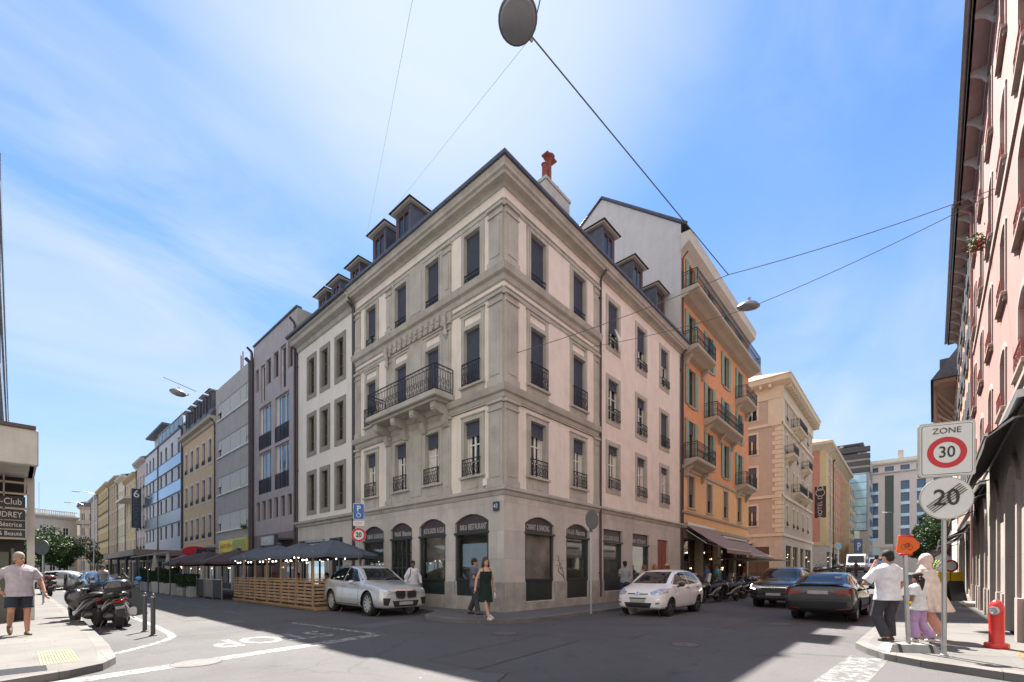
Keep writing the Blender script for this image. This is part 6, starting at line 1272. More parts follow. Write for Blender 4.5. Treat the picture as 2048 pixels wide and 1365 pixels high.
# --- silver crossover coupe, faces -Y (local +x = forward)
st = [(2.36, .62, .34, .60, .72, .50, .80), (2.32, .80, .27, .62, .80, .58, .88), (2.18, .90, .24, .70, .90, .66, .96), (1.75, .955, .23, .78, .98, .72, 1.04), (1.15, .96, .22, .82, 1.02, .74, 1.10), (.92, .96, .22, .83, 1.02, .78, 1.13), (.62, .96, .22, .84, 1.03, .75, 1.32), (.25, .96, .22, .85, 1.04, .69, 1.55), (-.2, .96, .22, .86, 1.05, .66, 1.63), (-.9, .96, .22, .88, 1.07, .65, 1.62), (-1.5, .96, .24, .92, 1.11, .65, 1.51), (-2.0, .94, .28, .96, 1.16, .66, 1.28), (-2.22, .90, .32, .96, 1.14, .66, 1.17), (-2.33, .80, .40, .85, 1.02, .62, 1.08), (-2.36, .68, .45, .75, .9, .52, .98)]
Fw = [('side_window', 'glass', mirror2([(.80, 1.09), (.22, 1.49), (-.3, 1.56), (-.36, 1.10)])+mirror2([(-.42, 1.10), (-.38, 1.56), (-.95, 1.55), (-1.45, 1.44), (-1.78, 1.27), (-1.6, 1.15)]), .006),
 ('windscreen', 'glass', [('F', [(-.78, 1.13), (.78, 1.13), (.66, 1.53), (-.66, 1.53)])], .006), ('rear_window', 'glass', [('B', [(-.55, 1.24), (.55, 1.24), (.5, 1.5), (-.5, 1.5)])], .006),
 ('headlight', 'head', [('F', [(.44, .80), (.80, .84), (.84, .76), (.74, .70), (.48, .72)])], .01), ('headlight', 'head', [('F', [(-.44, .80), (-.80, .84), (-.84, .76), (-.74, .70), (-.48, .72)])], .01),
 ('grille', 'grille', [('F', [(.04, .80), (.35, .81), (.40, .76), (.36, .60), (.10, .58), (.04, .64)])], .018), ('grille', 'grille', [('F', [(-.04, .80), (-.35, .81), (-.40, .76), (-.36, .60), (-.10, .58), (-.04, .64)])], .018),
 ('grille_surround', 'chrome', [('F', q) for q in ribbon([(.025, .82), (.36, .83), (.425, .76), (.37, .58), (.09, .56), (.025, .63), (.025, .82)], .012)]+[('F', q) for q in ribbon([(-.025, .82), (-.36, .83), (-.425, .76), (-.37, .58), (-.09, .56), (-.025, .63), (-.025, .82)], .012)], .02),
 ('lower_intake', 'trim', [('F', [(-.5, .50), (.5, .50), (.42, .32), (-.42, .32)]), ('F', [(.56, .58), (.80, .60), (.78, .38), (.64, .36)]), ('F', [(-.56, .58), (-.80, .60), (-.78, .38), (-.64, .36)])], .012),
 ('number_plate', 'plate', [('F', [(-.26, .47), (.26, .47), (.26, .37), (-.26, .37)])], .024), ('door_gap', 'gap', [(s, q) for s in 'LR' for l in ([(.80, 1.04), (.86, .8), (.82, .4), (.7, .3)], [(-.39, 1.08), (-.39, .3)], [(-1.5, 1.1), (-1.42, .85), (-1.15, .62), (-1.1, .3)], [(.82, .28), (-1.1, .28)]) for q in ribbon(l)], .004),
 ('side_sill', 'chrome', mirror2([(.85, .36), (-.95, .36), (-.95, .33), (.85, .33)]), .006), ('tail_light', 'tail', [('B', [(.4, 1.0), (.84, 1.0), (.82, .9), (.45, .92)]), ('B', [(-.4, 1.0), (-.84, 1.0), (-.82, .9), (-.45, .92)])], .01)]
t, bv_ = car('parked_car', 'silver coupe-backed crossover parked beside the timber terrace, nose toward the junction', 'car', T(-2.12, 4.62, 0) @ RZ(radians(-92.5)) @ SC(.96, 1.0, 1.04), st, SILV, (1.45, -1.40, .90, .39, 10, ALU, None), Fw)
mirrors(t, .62, .96, 1.07, SILV); hdl(t, (-.15, -1.2), .965, .93, SILV)
# --- white hatchback, nose toward -X
st = [(1.97, .55, .36, .58, .66, .42, .72), (1.93, .70, .27, .60, .74, .50, .80), (1.78, .80, .23, .66, .84, .60, .90), (1.45, .85, .22, .74, .94, .66, 1.00), (1.05, .86, .21, .78, .98, .68, 1.09), (.78, .865, .21, .80, 1.00, .70, 1.27), (.38, .865, .21, .81, 1.01, .65, 1.46), (0, .865, .21, .82, 1.02, .62, 1.53), (-.6, .865, .21, .84, 1.04, .61, 1.54), (-1.15, .86, .22, .87, 1.07, .62, 1.50), (-1.6, .85, .26, .90, 1.08, .63, 1.38), (-1.82, .82, .3, .88, 1.04, .62, 1.16), (-1.93, .74, .36, .8, .96, .6, 1.02), (-1.97, .62, .42, .7, .86, .5, .92)]
Fh = [('side_window', 'glass', mirror2([(.98, 1.04), (.50, 1.36), (.1, 1.45), (-.26, 1.47), (-.28, 1.03)])+mirror2([(-.34, 1.03), (-.32, 1.47), (-.9, 1.46), (-1.2, 1.38), (-1.34, 1.20), (-1.2, 1.06)]), .006),
 ('windscreen', 'glass', [('F', [(-.72, 1.07), (.72, 1.07), (.62, 1.46), (-.62, 1.46)])], .006), ('rear_window', 'glass', [('B', [(-.5, 1.12), (.5, 1.12), (.48, 1.4), (-.48, 1.4)])], .006),
 ('headlight', 'head', [('F', [(.40, .80), (.62, .90), (.80, .92), (.82, .78), (.62, .70), (.44, .72)])], .01), ('headlight', 'head', [('F', [(-.40, .80), (-.62, .90), (-.80, .92), (-.82, .78), (-.62, .70), (-.44, .72)])], .01),
 ('grille', 'grille', [('F', [(-.36, .755), (.36, .755), (.34, .725), (-.34, .725)]), ('F', [(-.3, .62), (.3, .62), (.28, .58), (-.28, .58)])], .012), ('emblem', 'chrome', [('F', q) for z in (.745, .715) for q in ribbon([(-.07, z), (0, z+.05), (.07, z)], .011)], .022),
 ('lower_intake', 'trim', [('F', [(-.48, .46), (.48, .46), (.40, .30), (-.40, .30)])], .012), ('number_plate', 'plate', [('F', [(-.26, .57), (.26, .57), (.26, .47), (-.26, .47)])], .02),
 ('fog_lamp', 'chrome', [('F', [(.58, .56), (.74, .60), (.73, .58), (.58, .54)]), ('F', [(-.58, .56), (-.74, .60), (-.73, .58), (-.58, .54)]), ('F', [(.58, .46), (.72, .49), (.70, .44), (.60, .42)]), ('F', [(-.58, .46), (-.72, .49), (-.70, .44), (-.60, .42)])], .01),
 ('door_gap', 'gap', [(s, q) for s in 'LR' for l in ([(.95, 1.0), (.92, .7), (.86, .28)], [(-.31, 1.03), (-.33, .28)], [(-1.3, 1.15), (-1.25, .9), (-1.0, .62), (-.95, .28)], [(.86, .27), (-.95, .27)]) for q in ribbon(l)], .004), ('tail_light', 'tail', [('B', [(.5, 1.05), (.76, 1.05), (.74, .8), (.58, .8)]), ('B', [(-.5, 1.05), (-.76, 1.05), (-.74, .8), (-.58, .8)])], .01)]
t, bv_ = car('parked_car', 'small white hatchback parked by the right-hand pavement in front of the corner house', 'car', T(4.72, -3.42, 0) @ RZ(radians(180)), st, WHC, (1.24, -1.24, .80, .31, 6, mat('grey_wheel', (.12, .12, .13), .4, metal=.6), None), Fh)
mirrors(t, .78, .87, 1.04, BLACK); hdl(t, (-.12, -1.08), .868, .92, BLACK)
# --- black SUV driving toward the camera
st = [(2.3, .66, .42, .66, .78, .5, .86), (2.27, .82, .34, .70, .88, .6, .96), (2.1, .90, .30, .76, .98, .68, 1.05), (1.6, .925, .28, .84, 1.04, .74, 1.12), (1.15, .93, .27, .88, 1.06, .80, 1.15), (.90, .93, .27, .89, 1.07, .78, 1.30), (.5, .93, .27, .90, 1.08, .70, 1.58), (.1, .93, .27, .90, 1.08, .68, 1.67), (-.8, .93, .27, .92, 1.10, .68, 1.69), (-1.75, .92, .3, .95, 1.13, .67, 1.65), (-2.1, .90, .34, .96, 1.14, .67, 1.42), (-2.22, .86, .38, .92, 1.08, .66, 1.12), (-2.3, .74, .44, .8, .96, .6, 1.0)]
Fs = [('side_window', 'glass', mirror2([(1.0, 1.13), (.45, 1.5), (.1, 1.58), (-.35, 1.6), (-.35, 1.12)])+mirror2([(-.42, 1.12), (-.4, 1.6), (-1.15, 1.58), (-1.15, 1.14)])+mirror2([(-1.22, 1.15), (-1.22, 1.57), (-1.6, 1.5), (-1.85, 1.22)]), .006),
 ('windscreen', 'glass', [('F', [(-.78, 1.16), (.78, 1.16), (.67, 1.60), (-.67, 1.60)])], .006), ('rear_window', 'glass', [('B', [(-.6, 1.2), (.6, 1.2), (.52, 1.55), (-.52, 1.55)])], .006),
 ('headlight', 'head', [('F', [(.42, .88), (.82, .96), (.84, .84), (.6, .78), (.44, .8)])], .01), ('headlight', 'head', [('F', [(-.42, .88), (-.82, .96), (-.84, .84), (-.6, .78), (-.44, .8)])], .01),
 ('daytime_running_light', 'drl', [('F', q) for s in (-1, 1) for q in ribbon([(s*.86, .96), (s*.87, .82), (s*.64, .77)], .014)], .02), ('grille', 'grille', [('F', [(-.42, .84), (.42, .84), (.40, .66), (-.40, .66)])], .012), ('grille_bar', 'chrome', [('F', [(-.44, .86), (.44, .86), (.44, .83), (-.44, .83)])]+[('F', q) for q in ribbon([(-.055, .88), (-.04, .78), (-.05, .88)], .01)+ribbon([(.055, .88), (.04, .78), (.05, .88)], .01)+ribbon([(-.045, .83), (.045, .83)], .01)], .022),
 ('lower_intake', 'trim', [('F', [(-.6, .54), (.6, .54), (.5, .38), (-.5, .38)])], .012), ('number_plate', 'plate', [('F', [(-.26, .62), (.26, .62), (.26, .52), (-.26, .52)])], .02), ('bumper_trim', 'chrome', [('F', [(.5, .5), (.85, .54), (.85, .51), (.5, .47)]), ('F', [(-.5, .5), (-.85, .54), (-.85, .51), (-.5, .47)])], .02)]
t, bv_ = car('moving_car', 'black SUV with daytime lights on, coming toward the junction', 'car', T(11.7, -5.98, 0) @ RZ(radians(180)), st, BLK, (1.38, -1.28, .86, .355, 6, ALU, BLACK), Fs); mirrors(t, .75, .93, 1.14, BLK)
# --- black saloon seen from behind, nose toward +X
st = [(2.32, .55, .36, .55, .62, .42, .68), (2.28, .72, .28, .58, .68, .52, .76), (2.1, .82, .24, .62, .76, .62, .82), (1.6, .87, .22, .68, .84, .68, .90), (1.0, .88, .21, .74, .90, .68, .97), (.6, .88, .21, .75, .92, .69, 1.14), (.15, .88, .21, .76, .93, .62, 1.37), (-.3, .88, .21, .77, .94, .59, 1.45), (-.85, .88, .21, .78, .96, .59, 1.45), (-1.35, .88, .22, .80, .99, .62, 1.32), (-1.75, .875, .23, .84, 1.02, .69, 1.11), (-2.0, .86, .25, .86, 1.03, .72, 1.09), (-2.24, .85, .28, .86, 1.02, .74, 1.08), (-2.33, .80, .33, .80, .95, .70, 1.01), (-2.34, .68, .4, .66, .8, .5, .88)]
Fd = [('side_window', 'glass', mirror2([(.82, .97), (.25, 1.29), (-.2, 1.37), (-.28, .97)])+mirror2([(-.34, .97), (-.28, 1.37), (-.75, 1.36), (-1.1, 1.27), (-1.32, 1.08), (-1.2, 1.0)]), .006),
 ('windscreen', 'glass', [('F', [(-.66, .98), (.66, .98), (.55, 1.34), (-.55, 1.34)])], .006), ('rear_window', 'glass', [('B', [(-.68, 1.115), (.68, 1.115), (.56, 1.40), (-.56, 1.40)])], .006),
 ('tail_light', 'tail', [('B', [(.38, .93), (.76, .96), (.81, .91), (.79, .82), (.46, .80)])], .012), ('tail_light', 'tail', [('B', [(-.38, .93), (-.76, .96), (-.81, .91), (-.79, .82), (-.46, .80)])], .012),
 ('number_plate', 'plate', [('B', [(-.25, .92), (.25, .92), (.25, .82), (-.25, .82)])], .014), ('bumper_gap', 'gap', [('B', q) for q in ribbon([(-.8, .68), (-.4, .66), (.4, .66), (.8, .68)], .006)+ribbon([(-.75, .46), (.75, .46)], .008)], .006), ('reflector', 'tail', [('B', [(.45, .41), (.72, .42), (.72, .39), (.45, .38)]), ('B', [(-.45, .41), (-.72, .42), (-.72, .39), (-.45, .38)])], .01),
 ('door_gap', 'gap', [(s, q) for s in 'LR' for l in ([(-.31, .97), (-.33, .28)], [(-1.25, 1.0), (-1.1, .7), (-1.0, .28)], [(.85, .9), (.8, .28)]) for q in ribbon(l)], .004), ('window_sticker', 'plate', [('B', [(-.26, 1.31), (-.46, 1.31), (-.42, 1.27), (-.30, 1.27)]), ('B', [(-.28, 1.255), (-.44, 1.255), (-.42, 1.245), (-.3, 1.245)])], .012), ('headlight', 'head', [('F', [(.45, .76), (.8, .78), (.78, .66), (.5, .66)]), ('F', [(-.45, .76), (-.8, .78), (-.78, .66), (-.5, .66)])], .01)]
t, bv_ = car('moving_car', 'black saloon with red tail lights driving away past the waiting pedestrians', 'car', T(7.02, -8.15, 0) @ RZ(radians(-2)), st, BLK, (1.36, -1.32, .80, .325, 8, ALU, None), Fd); mirrors(t, .62, .88, .98, BLK)
mb = MB(); mb.extr([(-.0, 0), (.0, .0)], 0, 1) if False else None
mb = MB(); mb.bev(-2.28, -2.16, -.6, .6, 1.085, 1.125, .012); ob('boot_spoiler', mb.me('boot_spoiler', BLK), t)
# --- distant cars (simplified)
Ffar = [('side_window', 'glass', mirror2([(.95, 1.04), (.4, 1.4), (-.9, 1.42), (-1.3, 1.15)]), .006), ('windscreen', 'glass', [('F', [(-.62, 1.09), (.62, 1.09), (.54, 1.42), (-.54, 1.42)])], .006), ('rear_window', 'glass', [('B', [(-.5, 1.12), (.5, 1.12), (.48, 1.4), (-.48, 1.4)])], .006), ('headlight', 'head', [('F', [(.45, .84), (.8, .9), (.78, .76), (.5, .74)]), ('F', [(-.45, .84), (-.8, .9), (-.78, .76), (-.5, .74)])], .01), ('tail_light', 'tail', [('B', [(.5, 1.0), (.76, 1.0), (.74, .8), (.58, .8)]), ('B', [(-.5, 1.0), (-.76, 1.0), (-.74, .8), (-.58, .8)])], .01), ('grille', 'grille', [('F', [(-.4, .5), (.4, .5), (.35, .32), (-.35, .32)])], .01)]
sth = [(1.97, .55, .36, .58, .66, .42, .72), (1.93, .70, .27, .60, .74, .50, .80), (1.78, .80, .23, .66, .84, .60, .90), (1.45, .85, .22, .74, .94, .66, 1.00), (1.05, .86, .21, .78, .98, .68, 1.09), (.35, .865, .21, .81, 1.01, .58, 1.46), (0, .865, .21, .82, 1.02, .55, 1.50), (-.6, .865, .21, .84, 1.04, .54, 1.50), (-1.15, .86, .22, .87, 1.07, .55, 1.45), (-1.6, .85, .26, .90, 1.08, .58, 1.30), (-1.93, .74, .36, .8, .96, .6, 1.02), (-1.97, .62, .42, .7, .86, .5, .92)]
for lab, M, pm in (('distant silver crossover crossing the far end of the left street', T(-7.9, 42, 0) @ RZ(radians(-35)) @ SC(1.1, 1, 1.05), SILV), ('distant dark blue car partly behind the red scooter', T(-10.1, 44.5, 0) @ RZ(radians(-35)), NAVY), ('distant blue car in the left street behind the scooter windscreens', T(-6.9, 33, 0) @ RZ(radians(-85)), NAVY), ('distant dark car beyond the scooters in the left street', T(-6.6, 48, 0) @ RZ(radians(-88)), BLK), ('small dark blue car behind the waiting man, far down the right street', T(60, -7.3, gz(60)) @ RZ(pi), NAVY), ('distant black car beyond the white van', T(78, -7.5, gz(78)) @ RZ(pi), BLK)):
    car('distant_car', lab, 'car', M, sth, pm, (1.24, -1.24, .80, .32, 6, ALU, None), Ffar, lv=2, low=True)
def van(lab, M, h=2.5):
    t = thing('white_van', lab, 'van', M); mb = MB(); pf = [(2.6, .35), (2.62, .9), (2.5, 1.15), (1.95, 1.35), (1.35, h-.15), (1.1, h), (-2.5, h), (-2.6, h-.1), (-2.6, .35)]
    mb.plate(pf, -.98, .98); me = evaluated(mb.me('body', WHC), [('BEVEL', dict(width=.08, segments=3, limit_method='ANGLE'))]); ob('body', me, t)
    g = MB(); g.mesh([(1.97, -.85, 1.38), (1.97, .85, 1.38), (1.40, .78, h-.25), (1.40, -.78, h-.25)], [(0, 1, 2, 3)]); g.M = T(.03, 0, .02); ob('windscreen', g.me('windscreen', CGL), t, T(.03, 0, .02))
    for s in (-1, 1): g = MB(); g.P([(1.75, s*.99, 1.35), (.6, s*.99, 1.35), (.6, s*.99, h-.4), (1.25, s*.99, h-.4)]); ob('side_window', g.me('side_window', CGL), t)
    g = MB(); g.box(2.6, 2.66, -.95, .95, .35, .8); g.box(2.6, 2.65, -.5, .5, .88, 1.05); ob('bumper', g.me('bumper', BLACK), t); g = MB(); g.box(2.56, 2.66, .6, .9, .85, 1.1); g.box(2.56, 2.66, -.9, -.6, .85, 1.1); ob('headlight', g.me('headlight', HEADL), t)
    for x in (1.7, -1.6):
        for s in (-1, 1): wheel(t, x, s*.9, .35, 6, .22, ALU, s)
van('white delivery van facing the junction, far down the right street', T(63, -4.9, gz(63)-.1) @ RZ(pi)); van('second white van parked just behind the delivery van', T(73, -6.6, gz(73)-.1) @ RZ(pi), 2.2)
# ================================================================ scooters and motorbikes
def scooter(label, M, bodym, seatm, lean=radians(7), case=True, screen=True, blanket=None, group='scooters in the parking bay', moto=False, mir=None, red=None):
    t = thing('motor_scooter', label, 'scooter', M @ RX(-lean), group)
    def wh(x, r, w): 
        b = MB(); b.M = T(x, 0, r); q = w/2; b.lathe([(r*.6, -q*.7), (r*.85, -q), (r*.97, -q*.6), (r, 0), (r*.97, q*.6), (r*.85, q), (r*.6, q*.7)], 24, axis='y'); o = ob('wheel', b.me('wheel', TYRE, 50), t)
        b = MB(); b.M = T(x, 0, r); b.lathe([(r*.62, -q*.5), (r*.58, 0), (r*.62, q*.5), (r*.3, .02), (.03, .03), (.03, -.03), (r*.3, -.02)], 20, axis='y'); [b.box(-.015, .015, -.02, .02, -r*.6, r*.6)]; ob('rim', b.me('rim', ALU, 40), o)
    wh(.78, .27 if not moto else .31, .12); wh(-.66, .26 if not moto else .31, .15)
    b = MB()                                                              # main shell lofted along x
    def sec(x, zc, ry, rz): return ((x, 0, zc), rz, ry, RY(pi/2).to_3x3())
    b.rings([sec(-1.0, .78, .04, .03), sec(-.92, .74, .11, .08), sec(-.7, .70, .16, .15), sec(-.4, .60, .19, .20), sec(-.1, .48, .19, .18), (( .15, 0, .36), .14, .19, RY(pi/2).to_3x3()), sec(.35, .34, .18, .12), sec(.5, .36, .12, .1)], 16)
    b.rings([sec(.28, .62, .05, .30), sec(.40, .68, .20, .32), sec(.55, .74, .23, .28), sec(.70, .80, .19, .2), sec(.84, .80, .10, .12), sec(.9, .79, .03, .05)], 16)
    ob('body', b.me('body', bodym, 60), t)
    b = MB(); b.rings([sec(-.98, .88, .05, .03), sec(-.9, .88, .13, .06), sec(-.6, .86, .17, .08), sec(-.3, .80, .17, .09), sec(-.02, .74, .14, .08), sec(.1, .70, .07, .05)], 14); ob('seat', b.me('seat', seatm, 60), t)
    b = MB(); b.rings([((.55, 0, .30), .02, .08, RY(pi/2).to_3x3()), sec(.62, .5, .08, .1), sec(.86, .52, .08, .05), sec(1.03, .42, .06, .04)], 12); b.tube([(.78, .09, .27), (.66, .08, .7)], .03, 8); b.tube([(.78, -.09, .27), (.66, -.08, .7)], .03, 8); ob('fork', b.me('fork', BLACK, 50), t)
    b = MB(); b.tube([(.48, -.36, 1.05), (.56, -.2, 1.02), (.6, 0, .98), (.56, .2, 1.02), (.48, .36, 1.05)], .018, 8); b.tube([(.48, -.38, 1.05), (.5, -.26, 1.04)], .026, 8); b.tube([(.48, .38, 1.05), (.5, .26, 1.04)], .026, 8); b.ell((.62, 0, .98), (.12, .15, .09), 12, 8); ob('handlebar', b.me('handlebar', BLACK, 50), t)
    for s in (-1, 1): b = MB(); b.tube([(.5, s*.28, 1.05), (.52, s*.36, 1.2)], .009, 6); b.ell((.52, s*.40, 1.23), (.02, .08, .055), 12, 6); ob('mirror', b.me('mirror', mir or BLACK, 50), t)
    if screen: b = MB(); n = 8; b.mesh([(.66-.16*k/3+.05*(1-abs(2*i/n-1)**2)-.05, (-.2+.4*i/n)*(1-.12*k/3), 1.0+.14*k) for k in range(4) for i in range(n+1)], [(k*(n+1)+i, k*(n+1)+i+1, (k+1)*(n+1)+i+1, (k+1)*(n+1)+i) for k in range(3) for i in range(n)]); ob('windscreen', b.me('windscreen', glass_clear('screen_plastic', .15, (.6, .62, .65)), True), t)
    if case:
        b = MB(); b.rings([((-1.12, 0, .98), .17, .2), ((-1.12, 0, 1.0), .22, .27), ((-1.12, 0, 1.1), .235, .285)], 20); c = ob('top_case', b.me('top_case', BLACK, 50), t); b = MB(); b.rings([((-1.12, 0, 1.1), .24, .29), ((-1.12, 0, 1.2), .225, .27), ((-1.12, 0, 1.26), .17, .2), ((-1.12, 0, 1.27), .1, .1)], 20); ob('lid', b.me('lid', bodym, 50), c)
        b = MB(); b.box(-1.2, -.8, -.05, .05, .92, .98); ob('rack', b.me('rack', BLACK), t)
    b = MB(); b.ell((-1.0, 0, .72), (.05, .13, .05), 12, 6); ob('tail_light', b.me('tail_light', TAIL, True), t); b = MB(); b.ell((.88, .06, .8), (.05, .07, .06), 10, 6); b.ell((.88, -.06, .8), (.05, .07, .06), 10, 6); ob('headlight', b.me('headlight', HEADL, True), t)
    b = MB(); b.M = T(-1.02, 0, .52) @ RY(radians(-18)); b.box(-.006, .006, -.09, .09, -.09, .09, 0); ob('number_plate', b.me('number_plate', PLATE), t); b = MB(); b.mesh([(-1.0, -.1, .7), (-1.0, .1, .7), (-1.07, .08, .34), (-1.07, -.08, .34), (-.96, -.1, .7), (-.96, .1, .7), (-1.03, .08, .34), (-1.03, -.08, .34)], [(0, 1, 2, 3), (5, 4, 7, 6), (0, 3, 7, 4), (1, 5, 6, 2)]); ob('mudguard', b.me('mudguard', BLACK), t)
    b = MB(); b.tube([(-.1, -.2, .3), (-.5, -.22, .3), (-.95, -.24, .42)], [.03, .07, .075], 12); b.lathe([(.078, 0), (.05, .02), (.02, .02)], 12, axis='x', o=(-.97, -.24, .42)); ob('exhaust', b.me('exhaust', ALU, 50), t); b = MB(); b.ell((-.35, .05, .33), (.24, .16, .13), 12, 8); b.tube([(0, .15, .2), (-.12, .28, .01)], .014, 6); b.tube([(-.1, -.14, .2), (-.15, -.2, .12)], .014, 6); ob('engine', b.me('engine', mat('engine_grey', (.10, .10, .105), .4, .3, 12, metal=.6), 50), t)
    if blanket:
        b = MB(); b.M = Matrix(); n = 7; P_ = [[(.52-.10*k+.02*sin(i+k), (-.36+.72*i/n)*(1+.10*k), .98-.2*k-.01*((i*k) % 3)) for i in range(n+1)] for k in range(5)]
        b.mesh([p for r in P_ for p in r], [(k*(n+1)+i, k*(n+1)+i+1, (k+1)*(n+1)+i+1, (k+1)*(n+1)+i) for k in range(4) for i in range(n)]); ob('leg_blanket', b.me('leg_blanket', blanket, True), t)
    return t
SB1 = paint_mat('black_scooter_paint', (.02, .02, .022), .2); SB2 = paint_mat('graphite_scooter_paint', (.055, .05, .055), .25, .4); SEAT = mat('black_seat_vinyl', (.02, .02, .02), .5, .1, 5)
scooter('black maxi scooter with wide top case and silver exhaust, nearest the bollards, seen from behind', T(-9.12, 5.75, 0) @ RZ(radians(96)), SB1, SEAT)
scooter('graphite maxi scooter leaning at the kerb, left of the one with the wide top case', T(-9.5, 6.7, 0) @ RZ(radians(104)), SB2, SEAT, case=False)
scooter('black scooter with green-black leg blanket and blue mirror, right of the other two', T(-8.72, 6.6, 0) @ RZ(radians(80)), SB1, SEAT, case=False, blanket=mat('oilcloth_green', (.012, .022, .018), .35), mir=mat('blue_mirror', (.05, .22, .55), .1, metal=.5))
scooter('dark red scooter parked alone at the kerb farther up the left street', T(-9.5, 29.5, 0) @ RZ(radians(100)), paint_mat('dark_red_paint', (.16, .02, .025)), SEAT)
for x, y, a, l in ((11.3, -2.95, 172, 'dark motorbike side-on just behind the white hatchback'), (13.0, -3.3, 165, 'dark motorbike side-on between the hatchback and the black SUV'), (14.8, -3.1, 160, 'black scooter with grey seat nearest the black SUV'), (17.3, -3.1, 150, 'motorbike under the second awning of the orange house'), (11.6, -2.0, 190, 'scooter with blue leg cover against the orange shopfront')):
    scooter(l, T(x, y, 0) @ RZ(radians(a)), SB1 if x != 14.8 else SB2, SEAT, lean=radians(5), case=x in (14.8, 11.6), screen=x != 13.0, group='motorbikes parked by the orange house', blanket=mat('navy_cover', (.01, .03, .09), .5) if x == 11.6 else None)
for i, l in enumerate(('first in the far line of motorbikes under the salmon building', 'second in the far line of motorbikes under the salmon building', 'third in the far line of motorbikes under the salmon building', 'last in the far line of motorbikes under the salmon building')): scooter(l, T(48+3*i, -2.9, gz(48+3*i)) @ RZ(radians(110)), (SB1, SB2, WHC, SB1)[i], SEAT, group='far line of motorbikes')
# ================================================================ people (front of the body faces local -y; image-right = +x)
def remesh(mb, vox, mats, sm=1, name='body'):
    me = mb.me(name, mats)
    r = evaluated(me, [('REMESH', dict(mode='VOXEL', voxel_size=vox)), ('SMOOTH', dict(factor=.5, iterations=sm+1))]); r.materials.clear(); r.materials.append(mats)
    r.polygons.foreach_set('use_smooth', [True]*len(r.polygons)); return r
def limb(mb, pts, rs, n=10):
    pts = [Vector(p) for p in pts]; P_, R_ = [], []
    for i in range(len(pts)-1):
        for k in range(4): t = k/4; P_.append(pts[i].lerp(pts[i+1], t)); R_.append(rs[i]+(rs[i+1]-rs[i])*t)
    P_.append(pts[-1]); R_.append(rs[-1]); mb.tube(P_, R_, n)
    for p, r in zip(pts, rs): mb.ell(p, (r*.98, r*.98, r*.98), 10, 7)
SKIN = {}
def skin(c): return mat('skin_%d' % int(c[0]*1000), c, .55, .06, 30, spec=.4)
